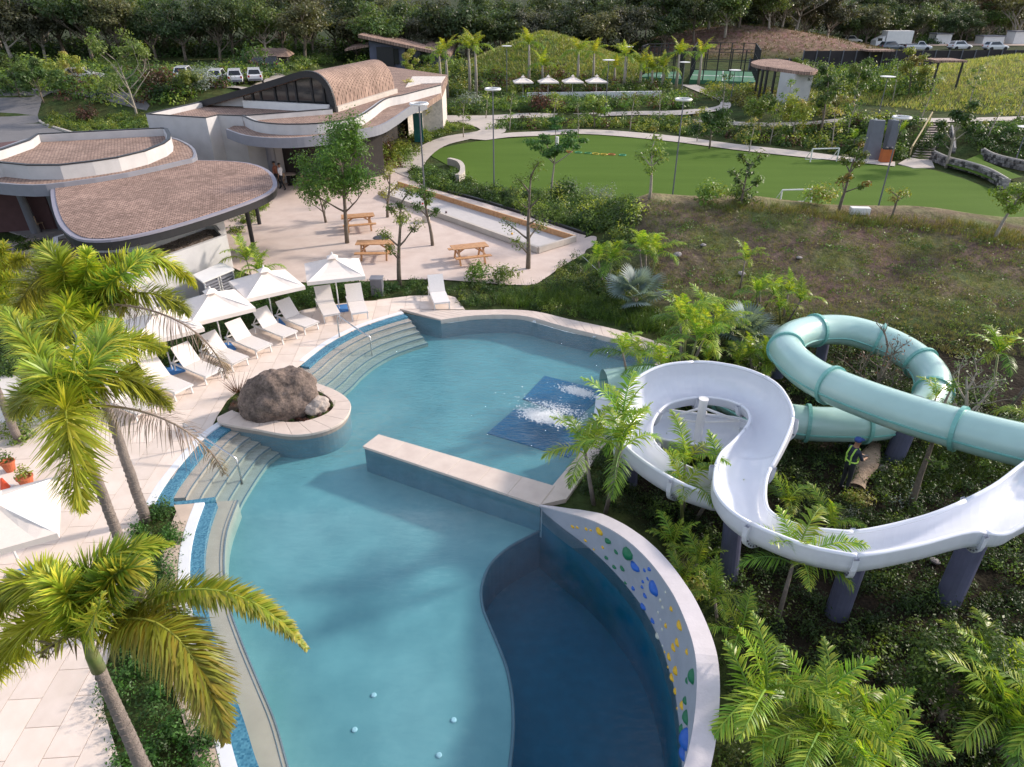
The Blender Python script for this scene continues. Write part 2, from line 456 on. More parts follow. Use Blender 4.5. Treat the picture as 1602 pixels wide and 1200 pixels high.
# ground sheet with the pool cut out
def make_ground():
    pts = []
    def grid(x0, x1, y0, y1, r, ex=None):
        gx, gy = np.meshgrid(np.arange(x0, x1 + .01, r), np.arange(y0, y1 + .01, r)); gx = gx.ravel(); gy = gy.ravel()
        j = RNG.uniform(-.18, .18, (2, len(gx))) * r; gx = gx + j[0]; gy = gy + j[1]
        k = ~inpoly(gx, gy, pool_outline)
        if ex: k &= ~((gx > ex[0]) & (gx < ex[1]) & (gy > ex[2]) & (gy < ex[3]))
        return list(zip(gx[k], gy[k]))
    pts += grid(-26, 46, -4, 56, .8)
    pts += grid(-110, 130, -30, 190, 3.0, (-27, 47, -5, 57))
    pts += grid(-1500, 1500, -500, 2600, 60, (-113, 133, -33, 193))
    nb = len(pool_outline); allp = [Vector(p[:2]) for p in pool_outline] + [Vector(p) for p in pts]
    r = delaunay_2d_cdt(allp, [(i, (i + 1) % nb) for i in range(nb)], [], 0, 1e-4)
    V = np.array([(v.x, v.y) for v in r[0]]); Z = hz(V[:, 0], V[:, 1]) - .045
    far = np.hypot(V[:, 0], V[:, 1] - 150)
    F = np.array([f for f in r[2]]); cx = V[F, 0].mean(1); cy = V[F, 1].mean(1)
    F = F[~inpoly(cx, cy, pool_outline)]
    x, y = V[:, 0], V[:, 1]
    # soil / dry / green weights as colour
    base = np.tile(np.array([.045, .06, .02]), (len(V), 1))
    def blend(w, c):
        nonlocal base
        w = np.clip(w, 0, 1)[:, None]; base = base * (1 - w) + np.array(c) * w
    hill = sst(25, 28, y) * sst(5, 8, x) * (1 - sst(40, 44, y))
    nz = np.sin(x * .9 + 1.3 * np.sin(y * .7)) * np.sin(y * 1.1 + x * .35) * .5 + .5
    blend(hill, (.115, .083, .066)); blend(hill * sst(.4, .9, nz) * .7, (.10, .135, .04))
    blend(hill * sst(34, 38, y) * .6, (.24, .21, .11))
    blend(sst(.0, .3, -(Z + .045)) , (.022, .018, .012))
    m1 = cap(x, y, 63, 84, 31, 21, 1); blend(sst(.05, .3, m1), (.20, .20, .07))
    m2 = cap(x, y, 4.6, 110, 20, 15, 1); blend(sst(.03, .2, m2), (.13, .17, .05))
    m3 = cap(x, y, 40, 140, 34, 18, 1); blend(sst(.03, .2, m3), (.20, .13, .10))
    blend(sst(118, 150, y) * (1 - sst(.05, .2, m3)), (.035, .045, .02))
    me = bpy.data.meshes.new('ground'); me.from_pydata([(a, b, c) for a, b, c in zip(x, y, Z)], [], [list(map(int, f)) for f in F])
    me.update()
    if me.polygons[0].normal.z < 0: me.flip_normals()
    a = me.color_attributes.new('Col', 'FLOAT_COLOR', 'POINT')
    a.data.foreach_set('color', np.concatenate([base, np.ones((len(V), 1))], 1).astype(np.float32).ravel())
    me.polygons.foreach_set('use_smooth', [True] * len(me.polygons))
    m = bpy.data.materials.new('earth'); m.use_nodes = True; t = m.node_tree; b = t.nodes['Principled BSDF']
    b.inputs['Roughness'].default_value = 1; b.inputs['Specular IOR Level'].default_value = .1
    at = nd(t, 'ShaderNodeAttribute', attribute_name='Col'); tc = nd(t, 'ShaderNodeTexCoord')
    n1 = nd(t, 'ShaderNodeTexNoise'); n1.inputs['Scale'].default_value = 1.3; n1.inputs['Detail'].default_value = 10; n1.inputs['Roughness'].default_value = .72
    t.links.new(tc.outputs['Object'], n1.inputs['Vector'])
    mr = nd(t, 'ShaderNodeMapRange'); mr.inputs[1].default_value = .3; mr.inputs[2].default_value = .7; mr.inputs[3].default_value = .45; mr.inputs[4].default_value = 1.7
    t.links.new(n1.outputs['Fac'], mr.inputs[0])
    hs = nd(t, 'ShaderNodeHueSaturation'); t.links.new(at.outputs['Color'], hs.inputs['Color']); t.links.new(mr.outputs[0], hs.inputs['Value'])
    n3 = nd(t, 'ShaderNodeTexNoise'); n3.inputs['Scale'].default_value = .6; n3.inputs['Detail'].default_value = 6
    t.links.new(tc.outputs['Object'], n3.inputs['Vector'])
    m3_ = nd(t, 'ShaderNodeMapRange'); m3_.inputs[1].default_value = .35; m3_.inputs[2].default_value = .65; m3_.inputs[3].default_value = .47; m3_.inputs[4].default_value = .53
    t.links.new(n3.outputs['Fac'], m3_.inputs[0]); t.links.new(m3_.outputs[0], hs.inputs['Hue'])
    t.links.new(hs.outputs[0], b.inputs['Base Color'])
    n2 = nd(t, 'ShaderNodeTexNoise'); n2.inputs['Scale'].default_value = 6; n2.inputs['Detail'].default_value = 6
    t.links.new(tc.outputs['Object'], n2.inputs['Vector'])
    bp = nd(t, 'ShaderNodeBump'); bp.inputs['Strength'].default_value = .9; bp.inputs['Distance'].default_value = .12
    t.links.new(n2.outputs['Fac'], bp.inputs['Height']); t.links.new(bp.outputs[0], b.inputs['Normal'])
    me.materials.append(m)
    o = bpy.data.objects.new('ground', me); C.objects.link(o); struct(o)
make_ground()

# ---------------- sheets: plaza, lawn, paths, roads
M_gravel = mat('decomposed_granite', (.55, .44, .385), .95, vs_=1.1, bump=.25, bs=90, col2=(.65, .54, .48))
def turf_mat():
    m = bpy.data.materials.new('artificial_turf'); m.use_nodes = True; t = m.node_tree; b = t.nodes['Principled BSDF']
    b.inputs['Roughness'].default_value = .9; b.inputs['Specular IOR Level'].default_value = .08
    tc = nd(t, 'ShaderNodeTexCoord'); n = nd(t, 'ShaderNodeTexNoise'); n.inputs['Scale'].default_value = 60; n.inputs['Detail'].default_value = 3
    t.links.new(tc.outputs['Object'], n.inputs['Vector'])
    w = nd(t, 'ShaderNodeTexNoise'); w.inputs['Scale'].default_value = .12
    mp = nd(t, 'ShaderNodeMapping'); mp.inputs['Rotation'].default_value[2] = .5; mp.inputs['Scale'].default_value = (1, 5, 1)
    t.links.new(tc.outputs['Object'], mp.inputs[0]); t.links.new(mp.outputs[0], w.inputs['Vector'])
    a = nd(t, 'ShaderNodeMix', data_type='RGBA'); a.inputs[6].default_value = (.075, .14, .018, 1); a.inputs[7].default_value = (.115, .195, .032, 1)
    t.links.new(w.outputs['Fac'], a.inputs[0])
    b2 = nd(t, 'ShaderNodeMix', data_type='RGBA', blend_type='MULTIPLY'); b2.inputs[0].default_value = .35
    t.links.new(a.outputs[2], b2.inputs[6]); t.links.new(n.outputs['Color'], b2.inputs[7]); t.links.new(b2.outputs[2], b.inputs['Base Color'])
    bp = nd(t, 'ShaderNodeBump'); bp.inputs['Strength'].default_value = .4; bp.inputs['Distance'].default_value = .02
    t.links.new(n.outputs['Fac'], bp.inputs['Height']); t.links.new(bp.outputs[0], b.inputs['Normal'])
    return m
M_turf = turf_mat()
M_path = mat('path_concrete', (.47, .42, .38), .9, var=.08, vs_=.8, bump=.1, bs=40)
M_asph = mat('asphalt', (.15, .145, .15), .9, var=.08, vs_=.5, bump=.2, bs=60)
plaza_px = [(300, 385), (345, 345), (400, 312), (440, 285), (480, 270), (560, 262), (605, 262), (628, 250), (655, 285), (700, 302), (760, 318), (860, 350), (920, 371), (933, 381), (915, 396), (880, 416), (850, 437), (825, 446),
            (740, 441), (700, 438), (650, 437), (540, 441), (460, 441), (400, 432), (368, 420)]
plaza = drape('plaza_gravel', smooth_line(PL(plaza_px), 3, True), .0, 2.5, M_gravel)
lawn_px = [(672, 240), (700, 229), (760, 219), (830, 214), (895, 209), (960, 212), (1060, 222), (1150, 234), (1260, 246), (1340, 254), (1440, 262), (1500, 277), (1560, 300), (1640, 335), (1700, 354),
           (1640, 356), (1500, 351), (1300, 343), (1150, 334), (1000, 322), (930, 312), (830, 303), (760, 292), (722, 276), (700, 258)]
lawn = drape('lawn', smooth_line(PL(lawn_px), 3, True), -.01, 2.5, M_turf)
def path(name, A, B, m=M_path, off=.03, res=1.2, g=True):
    a = smooth_line(GL(A) if g else PL(A), 4); b = smooth_line(GL(B) if g else PL(B), 4)
    return drape(name, [Vector((p.x, p.y, 0)) for p in a] + [Vector((p.x, p.y, 0)) for p in b[::-1]], off, res, m)
path('footpath', [(600, 262), (640, 240), (668, 224), (700, 213), (752, 203), (700, 186), (640, 187)], [(655, 285), (667, 252), (695, 229), (735, 218), (790, 207), (775, 188), (700, 192)])
path('footpath', [(735, 218), (790, 209), (850, 206), (895, 203), (960, 205), (1060, 214), (1150, 226), (1260, 238), (1330, 247), (1400, 254)], [(760, 220), (800, 215), (850, 213), (895, 210), (960, 213), (1060, 223), (1150, 235), (1260, 247), (1330, 254), (1400, 261)], off=.05)
path('footpath', [(690, 181), (760, 181), (840, 177), (920, 177), (1010, 174), (1075, 172), (1120, 167), (1125, 158), (1100, 147), (1066, 133)], [(690, 190), (760, 188), (840, 184), (920, 183), (1010, 180), (1080, 179), (1135, 172), (1142, 160), (1120, 146), (1090, 133)])
path('footpath', [(1085, 187), (1160, 191), (1230, 192), (1300, 187), (1400, 185), (1500, 185), (1640, 180)], [(1085, 192), (1160, 197), (1230, 198), (1300, 192), (1400, 191), (1500, 191), (1640, 187)])
# car park road behind the restaurant
road_pl = smooth_line(PL([(-160, 150), (-40, 152), (30, 156), (90, 165), (180, 173), (230, 178), (232, 184), (170, 179), (90, 175), (68, 182), (62, 192), (110, 210), (160, 225), (130, 250), (-100, 235)]), 2, True)
drape('road', road_pl, .0, 3, M_asph)
kb = MB()
kl = smooth_line(PL([(180, 180), (90, 176), (68, 182), (62, 192), (110, 208)], 0), 4)
o2 = offset_line(kl, .22)
for i in range(len(kl) - 1):
    q = [kl[i], kl[i + 1], o2[i + 1], o2[i]]; kb.prism(q, -.05, .13)
kl = smooth_line(PL([(-60, 148), (0, 152), (60, 159), (120, 168), (230, 177)], 0), 4); o2 = offset_line(kl, .5)
for i in range(len(kl) - 1):
    q = [kl[i], kl[i + 1], o2[i + 1], o2[i]]; kb.prism(q, -.05, .13)
struct(kb.build('road_kerb', M_conc))
cpk = [Vector((x, y, 0)) for x, y in [(-62, 85), (-25, 84), (-24, 90), (-28, 100), (-66, 102)]]
drape('car_park', cpk, .02, 3, mat('car_park_gravel', (.30, .27, .25), .95, var=.1))
yard = [Vector((x, y, 0)) for x, y in [(38, 158), (130, 158), (140, 180), (38, 180)]]
drape('service_yard', yard, .03, 4, mat('yard_dirt', (.42, .33, .27), .95, var=.12))

# ---------------- pool deck with slabs
deck_px = [(632, 490), (600, 499), (560, 513), (520, 533), (490, 554), (470, 571), (430, 598), (372, 612), (355, 626), (340, 650), (325, 680), (300, 706), (275, 736), (255, 763), (240, 786),
           (222, 802), (205, 850), (190, 960), (160, 1060), (162, 1110), (190, 1200), (205, 1290), (-60, 1290), (-260, 900), (-200, 700), (-60, 590), (70, 590), (120, 600), (200, 615), (250, 590), (300, 560), (350, 533), (420, 503), (470, 486), (500, 479), (540, 474), (590, 469), (640, 463), (697, 461), (712, 465), (728, 484), (625, 483)]
deck_poly = [Vector((p.x, p.y, 0)) for p in PL(deck_px)]
deck_bed = PL([(-40, 668), (62, 662), (30, 702), (-40, 704)])
def clip_poly(poly, ang, x0, x1, y0, y1, ca, sa):
    def cut(pl, f):
        o = []
        for i in range(len(pl)):
            a, b = pl[i - 1], pl[i]; fa, fb = f(a), f(b)
            if (fa >= 0) != (fb >= 0):
                t = fa / (fa - fb); o.append((a[0] + (b[0] - a[0]) * t, a[1] + (b[1] - a[1]) * t))
            if fb >= 0: o.append(b)
        return o
    for f in (lambda p: p[0] - x0, lambda p: x1 - p[0], lambda p: p[1] - y0, lambda p: y1 - p[1]):
        poly = cut(poly, f)
        if len(poly) < 3: return []
    return poly
M_slab = None
def slab_mat():
    m = mat('travertine_slab', (.68, .57, .49), .75, vs_=1.6, bump=.08, bs=50, col2=(.78, .67, .60))
    t = m.node_tree; b = t.nodes['Principled BSDF']; oi = nd(t, 'ShaderNodeObjectInfo'); mr = nd(t, 'ShaderNodeMapRange'); mr.inputs[3].default_value = .9; mr.inputs[4].default_value = 1.06
    hs = nd(t, 'ShaderNodeHueSaturation'); l = b.inputs['Base Color'].links[0].from_socket
    t.links.new(oi.outputs['Random'], mr.inputs[0]); t.links.new(mr.outputs[0], hs.inputs['Value']); t.links.new(l, hs.inputs['Color']); t.links.new(hs.outputs[0], b.inputs['Base Color'])
    return m
M_slab = slab_mat()
M_grout = mat('grout', (.56, .48, .42), .95)
deck = drape('pool_deck', deck_poly, -.02, 3, M_grout)
def lay_slabs():
    a = math.radians(4); ca, sa = math.cos(a), math.sin(a)
    loc = [(p.x * ca + p.y * sa, -p.x * sa + p.y * ca) for p in deck_poly]
    W_, L_ = .62, 1.22; tiles = []
    x0 = min(p[0] for p in loc); x1 = max(p[0] for p in loc); y0 = min(p[1] for p in loc); y1 = max(p[1] for p in loc)
    shared = MB().box((0, 0, -.009), (W_ - .012, L_ - .012, .02)).mesh('slab', M_slab)
    i = 0; x = x0
    while x < x1:
        y = y0 - (L_ / 2 if i % 2 else 0)
        while y < y1:
            q = clip_poly(loc, a, x + .006, x + W_ - .006, y + .006, y + L_ - .006, ca, sa)
            if len(q) >= 3:
                A = area(q); cx, cy = x + W_ / 2, y + L_ / 2
                wx, wy = cx * ca - cy * sa, cx * sa + cy * ca
                if A > .03 and wy > 3.5 and wx > -26:
                    bx, by = inpoly(np.array([wx]), np.array([wy]), deck_bed)[0], 0
                    if not bx: tiles.append((math.hypot(wx, wy), A, q, wx, wy))
            y += L_
        x += W_; i += 1
    tiles.sort(key=lambda t: t[0])
    full = (W_ - .012) * (L_ - .012); rest = MB()
    for k, (d, A, q, wx, wy) in enumerate(tiles):
        if k < 290:
            if A > full * .99:
                o = obj('slab', shared, deck, (wx, wy, 0), (0, 0, a))
            else:
                mb = MB(); mb.prism([(p[0] * ca - p[1] * sa - wx, p[0] * sa + p[1] * ca - wy) for p in q], -.019, .001)
                obj('slab', mb.mesh('slab', M_slab), deck, (wx, wy, 0))
        else: rest.prism([(p[0] * ca - p[1] * sa, p[0] * sa + p[1] * ca) for p in q], -.019, .001)
    if rest.v:
        o = rest.build('far_slabs', M_slab, deck); o['kind'] = 'stuff'
    print('slabs', len(tiles))
lay_slabs()
# white concrete apron to the left of the palms
ap = smooth_line(PL([(-200, 592), (60, 590), (120, 600), (110, 640), (62, 662), (-200, 668)]), 1, True)
mb = MB(); mb.prism(PL([(-260, 584), (-10, 586), (70, 590), (105, 612), (62, 660), (-260, 668)]), -.05, .012); struct(mb.build('white_apron', mat('white_concrete', (.66, .62, .58), .85, var=.05, vs_=1)))

# ---------------- pool shell
def pool_mat(name, c1, c2, sc=.9, rough=.7):
    return mat(name, c1, rough, vs_=sc, col2=c2)
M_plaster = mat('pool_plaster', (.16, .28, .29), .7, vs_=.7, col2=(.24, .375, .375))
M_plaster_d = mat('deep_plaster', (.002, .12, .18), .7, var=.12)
M_step = mat('step_plaster', (.44, .36, .30), .75, var=.1, vs_=2)
M_wallp = mat('pool_wall_plaster', (.12, .21, .25), .7)  # dark blue colour carries the shade and water tint of submerged walls
M_nose = mat('step_nosing', (.12, .16, .19), .6)
M_ledge = mat('ledge_plaster', (.42, .36, .29), .75, var=.1, vs_=1.5)
def mosaic():
    m = bpy.data.materials.new('blue_mosaic'); m.use_nodes = True; t = m.node_tree; b = t.nodes['Principled BSDF']; b.inputs['Roughness'].default_value = .25
    tc = nd(t, 'ShaderNodeTexCoord'); v = nd(t, 'ShaderNodeTexVoronoi'); v.inputs['Scale'].default_value = 26; v.inputs['Randomness'].default_value = .08
    t.links.new(tc.outputs['Object'], v.inputs['Vector'])
    r = nd(t, 'ShaderNodeValToRGB'); e = r.color_ramp.elements; e[0].color = (.03, .13, .22, 1); e[1].color = (.09, .26, .36, 1)
    sx = nd(t, 'ShaderNodeSeparateColor'); t.links.new(v.outputs['Color'], sx.inputs[0]); t.links.new(sx.outputs[0], r.inputs[0]); t.links.new(r.outputs[0], b.inputs['Base Color'])
    return m
M_mosaic = mosaic()
deep_edge = smooth_line(PL([(855, 822), (840, 833), (797, 856), (767.5, 883), (754, 917), (755, 950), (767.5, 983), (780, 1012.5), (792.5, 1046), (800, 1083), (803, 1121), (802, 1158), (797.5, 1200), (790, 1260), (785, 1340)], FL), 4)
pool = thing('swimming_pool', 'x', 'x', (0, 0, 0)); del pool['label'], pool['category']; pool['kind'] = 'structure'
# floor with the deep basin cut out
fo = [p for p in pool_outline]
wl2 = [Vector((p.x, p.y, 0)) for p in wl]
left_part = [Vector((p.x, p.y, 0)) for p in arc_up] + PL([(430, 600), (400, 625)]) + arc_lo + band_ln
floor_poly = left_part + [Vector((p.x, p.y, 0)) for p in deep_edge[::-1]] + PL([(846, 797), (845, 793), (862, 762)]) + [Vector((p.x, p.y, 0)) for p in cope_top_in]
floor_poly = dedupe(floor_poly)
drape('pool_floor', floor_poly, 0, 1.5, M_plaster, zfn=lambda x, y: np.full(np.shape(x), FL), kind=None, parent=pool)
deep_poly = dedupe([Vector((p.x, p.y, 0)) for p in deep_edge] + wl2[::-1])
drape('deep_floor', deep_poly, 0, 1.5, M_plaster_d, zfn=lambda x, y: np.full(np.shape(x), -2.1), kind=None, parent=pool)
mb = MB()
a = [Vector((p.x, p.y, FL)) for p in deep_edge]; b = [Vector((p.x, p.y, -2.1)) for p in deep_edge]; mb.strip(a, b)
a = [Vector((p.x, p.y, WZ - .003)) for p in wl]; b = [Vector((p.x, p.y, -2.1)) for p in wl]; mb.strip(a, b)
q0, q1 = deep_edge[0], wl[0]; mb.strip([Vector((q0.x, q0.y, FL)), Vector((q1.x, q1.y, FL))], [Vector((q0.x, q0.y, -2.1)), Vector((q1.x, q1.y, -2.1))])
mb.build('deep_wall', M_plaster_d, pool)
mb = MB(); mb.tube([Vector((p.x, p.y, FL + .01)) for p in deep_edge], .035, 6); mb.build('deep_edge_tiles', M_nose, pool)
mb = MB()
lp = pool_outline
def wallstrip(line, z0, z1, mbx): mbx.strip([Vector((p[0], p[1], z1)) for p in line], [Vector((p[0], p[1], z0)) for p in line])
wallstrip(left_part, FL, -.61, mb)
wallstrip([Vector((p.x, p.y, 0)) for p in PL([(862, 762)])] + [Vector((p.x, p.y, 0)) for p in cope_top_in] + [arc_up[0]], FL, -.145, mb)
mb.strip([Vector((cope_top_in[-1].x, cope_top_in[-1].y + .004, 0.0)), Vector((arc_up[0].x, arc_up[0].y + .004, 0.0))], [Vector((cope_top_in[-1].x, cope_top_in[-1].y + .004, -.15)), Vector((arc_up[0].x, arc_up[0].y + .004, -.15))])
mb.build('pool_wall', M_wallp, pool)
# steps in the pool
def steps(line, n, tread, z0, rise, trim0=0, trim1=0):
    for k in range(n):
        off = offset_line(line, tread * (k + 1) + .34)
        poly = list(line) + off[::-1]
        zt = z0 - rise * k
        mb = MB(); mb.prism(poly, FL - .02 - .003 * k, zt); mb.build('pool_step', M_step, pool)
        e = MB(); e.tube([Vector((p.x, p.y, zt - .012)) for p in off], .022, 5); e.build('step_nosing', M_nose, pool)
sgn = 1
steps(smooth_line(PL(arc_up_px + [(440, 590), (412, 608)]), 5), 5, .31, -.12, .125)
steps(arc_lo[1:-3], 5, .32, -.12, .125)
def band(line, w, mbx, z=-.03, zb=-.6):
    off = offset_line(line, w); mbx.prism(list(line) + off[::-1], zb, z)
mb = MB(); band(arc_up, .34, mb, -.035); band(arc_lo, .36, mb, -.038); mb.build('mosaic_band', M_mosaic, pool)
mb = MB(); band(band_ln, .30, mb, -.034)
q = PL([(228, 792), (272, 789), (320, 786), (322, 788), (335, 776), (296, 781), (243, 786)]); 
mb.prism(PL([(235, 797), (275, 790), (318, 787), (336, 776), (296, 781), (248, 786)]), -.6, -.03)
mb.build('mosaic_band', M_mosaic, pool)
# submerged bench ledge beside the bed
led_in = smooth_line(PL([(372, 783), (355, 830), (350, 880), (356, 940), (376, 1000), (405, 1070), (430, 1130), (450, 1200), (470, 1270), (490, 1340)], -.20), 4)
bl2 = offset_line(band_ln, .295)
mb = MB(); mb.prism([Vector((p.x, p.y, 0)) for p in PL([(336, 776)], 0)] + [p for p in bl2] + led_in[::-1], FL, -.19); mb.build('bench_ledge', M_ledge, pool)
mb = MB(); mb.tube([Vector((p.x, p.y, -.20)) for p in led_in], .025, 5); mb.tube([Vector((p.x - .09, p.y, -.192)) for p in led_in], .012, 5); mb.build('ledge_nosing', M_nose, pool)
# dark blue landing pads under the slide exits
mb = MB()
for q in ([(818, 624), (852, 588), (948, 612), (905, 655)], [(762, 678), (806, 640), (925, 672), (890, 716)]):
    mb.prism(PL(q, FL + .02), FL + .004, FL + .03)
mb.build('landing_pad', mat('pad_tiles', (.006, .14, .27), .5, var=.25, vs_=12), pool)
# white border round the pool
mb = MB()
def flat_band(line, w, z0, z1):
    off = offset_line(line, -w)
    for i in range(len(line) - 1): mb.prism([line[i], line[i + 1], off[i + 1], off[i]], z0, z1)
flat_band(arc_up[:-2], .22, -.05, .006); flat_band(arc_lo[3:], .22, -.05, .006); flat_band(band_ln, .24, -.05, .03)
struct(mb.build('pool_border', mat('white_border', (.72, .74, .78), .6, var=.04)))
mb = MB(); off = offset_line(band_ln, -.24); off2 = offset_line(band_ln, -.62)
mb.prism(off + off2[::-1], -.06, .02); mb.prism(PL([(272, 791), (318, 789), (300, 822), (285, 822)]), -.06, .025)
struct(mb.build('bed_kerb', mat('kerb_stone', (.55, .44, .36), .85, var=.1)))
# coping
ci = cope_top_in; co = cope_top_out
def resample(line, n):
    L = [0]
    for i in range(1, len(line)): L.append(L[-1] + (line[i] - line[i - 1]).length)
    out = []
    for k in range(n):
        t = L[-1] * k / (n - 1); j = 0
        while j < len(L) - 2 and L[j + 1] < t: j += 1
        u = (t - L[j]) / max(L[j + 1] - L[j], 1e-9); out.append(line[j].lerp(line[j + 1], min(u, 1)))
    return out
def coping_run(A, B, z0, z1, n, parent, m=M_cope, gap=.002):
    A = resample(A, n * 4 + 1); B = resample(B, n * 4 + 1)
    for k in range(n):
        i = k * 4; a = A[i:i + 5]; b = B[i:i + 5]
        s0 = (a[1] - a[0]).normalized() * gap; a = [a[0] + s0] + a[1:-1] + [a[-1] - s0]; b = [b[0] + s0] + b[1:-1] + [b[-1] - s0]
        mb = MB(); mb.prism(a + b[::-1], z0, z1); mb.build('coping_stone', m, parent, bevel=.012)
cope = thing('pool_coping', 'x', 'x'); del cope['label'], cope['category']; cope['kind'] = 'structure'
coping_run(ci, co, -.14, .06, 26, cope)
coping_run(PL([(862, 762), (1035, 557)], .06), PL([(885, 782), (1055, 545)], .06), -.3, .062, 10, cope)
mb = MB(); wallstrip([PL([(885, 783)])[0], PL([(1056, 545)])[0]], -.7, .0, mb); mb.build('coping_base', M_conc, cope)
# divider bench between the two pools
dv_ = thing('divider_wall', 'x', 'x'); del dv_['label'], dv_['category']; dv_['kind'] = 'structure'
DZ = .11
coping_run(PL([(567, 698), (845, 790)], DZ), PL([(592, 679), (868, 760)], DZ), .03, DZ, 6, dv_)
q = PL([(570, 699), (845, 791), (866, 761), (593, 681)], DZ); mb = MB(); mb.prism(q, FL, .032); mb.build('divider_body', M_wallp, dv_)
mb = MB(); mb.prism(PL([(845, 790), (868, 760), (884, 781)], .08), FL, .09); mb.build('divider_end', M_cope, dv_)
# boulder planter
pl_out = smooth_line(PL([(340, 652), (345, 661), (400, 671), (455, 680), (500, 675), (533, 661), (548, 641), (545, 625), (522, 609), (478, 593)], .13), 5)
pl_in = smooth_line(PL([(363, 641), (372, 645), (405, 653), (450, 660), (482, 657), (508, 648), (521, 637), (518, 626), (503, 614), (477, 604)], .13), 5)
planter = thing('rock_planter', 'curved stone planter jutting into the pool around the big boulder', 'planter', (0, 0, 0))
coping_run(pl_out, pl_in, .045, .13, 14, planter)
mb = MB(); A_ = resample(pl_out, 50); c0 = sum(A_, Vector()) / 50
A2 = [p + (c0 - p).normalized() * .05 for p in A_]; B2 = resample(pl_in, 50)
mb0 = MB()
for i in range(49): mb0.prism([A2[i], A2[i + 1], B2[i + 1], B2[i]], FL, WZ - .02)
mb0.build('planter_footing', M_wallp, planter)
for i in range(49): mb.prism([A2[i], A2[i + 1], B2[i + 1], B2[i]], WZ - .018, .043)
mb.build('planter_wall', mat('planter_render', (.30, .26, .23), .8), planter)
plant_poly = pl_in + PL([(440, 585), (385, 603), (366, 620), (356, 637)], .1)
mb = MB(); mb.prism([(p.x, p.y) for p in plant_poly], -.75, .04); mb.build('planting_soil', M_soil, planter)

# water body
def offset_closed(poly, d):
    n = len(poly); out = []
    A = sum(poly[i][0] * poly[(i + 1) % n][1] - poly[(i + 1) % n][0] * poly[i][1] for i in range(n)); s = 1 if A > 0 else -1
    for i in range(n):
        a, b = poly[i - 1], poly[(i + 1) % n]; t = Vector((b[0] - a[0], b[1] - a[1])).normalized()
        out.append(Vector((poly[i][0] + t.y * d * s, poly[i][1] - t.x * d * s, 0)))
    return out
wpoly = dedupe(offset_closed(pool_outline, .02))
mw = bpy.data.materials.new('pool_water'); mw.use_nodes = True; t = mw.node_tree; t.nodes.clear()
o_ = nd(t, 'ShaderNodeOutputMaterial'); tr = nd(t, 'ShaderNodeBsdfTransparent'); gl = nd(t, 'ShaderNodeBsdfGlossy'); gl.inputs['Roughness'].default_value = .03
fr = nd(t, 'ShaderNodeFresnel'); fr.inputs['IOR'].default_value = 1.5; mxs = nd(t, 'ShaderNodeMixShader')
tr.inputs[0].default_value = (.97, .985, .99, 1)
tc = nd(t, 'ShaderNodeTexCoord'); n1 = nd(t, 'ShaderNodeTexNoise'); n1.inputs['Scale'].default_value = 4.5; n1.inputs['Detail'].default_value = 6; n1.inputs['Roughness'].default_value = .6; n1.inputs['Distortion'].default_value = .8
mp = nd(t, 'ShaderNodeMapping'); mp.inputs['Rotation'].default_value[2] = .45; mp.inputs['Scale'].default_value = (.7, 1.7, 1)
t.links.new(tc.outputs['Object'], mp.inputs[0]); t.links.new(mp.outputs[0], n1.inputs['Vector'])
sxyz = nd(t, 'ShaderNodeSeparateXYZ'); t.links.new(tc.outputs['Object'], sxyz.inputs[0])
# choppier in the upper pool where the slides splash
am = nd(t, 'ShaderNodeMapRange'); am.inputs[1].default_value = 13.5; am.inputs[2].default_value = 17; am.inputs[3].default_value = .06; am.inputs[4].default_value = 1.0
t.links.new(sxyz.outputs['Y'], am.inputs[0])
bp = nd(t, 'ShaderNodeBump'); bp.inputs['Distance'].default_value = .09; t.links.new(am.outputs[0], bp.inputs['Strength']); t.links.new(n1.outputs['Fac'], bp.inputs['Height'])
t.links.new(bp.outputs[0], gl.inputs['Normal']); t.links.new(bp.outputs[0], fr.inputs['Normal'])
ge = nd(t, 'ShaderNodeNewGeometry'); iv = nd(t, 'ShaderNodeMath', operation='SUBTRACT'); iv.inputs[0].default_value = 1; t.links.new(ge.outputs['Backfacing'], iv.inputs[1])
fm = nd(t, 'ShaderNodeMath', operation='MULTIPLY'); t.links.new(fr.outputs[0], fm.inputs[0]); t.links.new(iv.outputs[0], fm.inputs[1]); t.links.new(fm.outputs[0], mxs.inputs[0]); t.links.new(tr.outputs[0], mxs.inputs[1]); t.links.new(gl.outputs[0], mxs.inputs[2]); t.links.new(mxs.outputs[0], o_.inputs['Surface'])
va = nd(t, 'ShaderNodeVolumeAbsorption'); va.inputs['Color'].default_value = (.0, .74, .90, 1); va.inputs['Density'].default_value = .33
t.links.new(va.outputs[0], o_.inputs['Volume'])
mb = MB(); mb.prism(wpoly, -2.3, WZ); wobj = struct(mb.build('pool_water', mw))

# foam where the slides empty
def foam():
    L = []; 
    for cx, cy, rx, ry, n in ((862, 654, 46, 11, 3400), (905, 612, 30, 7, 1400), (836, 650, 24, 9, 700), (872, 640, 60, 14, 700)):
        a = RNG.normal(0, .42, (n, 2)); pts = np.array([P(cx + x * rx, cy + y * ry + x * rx * .22, WZ + .01) for x, y in a])
        L.append(leaf_arrays(pts, RNG.uniform(.008, .04, n), np.tile([0, 0, 3.], (n, 1)), np.tile([.8, .82, .82], (n, 1)), .7))
    V, F, c = joinarr(L); me = quads_mesh('water_foam', V, F, c, mat('foam', (.78, .8, .8), .6, var=.02)); o = obj('water_foam', me); stuff(o, 'white foam churned up at the mouths of the slides', 'foam')
foam()
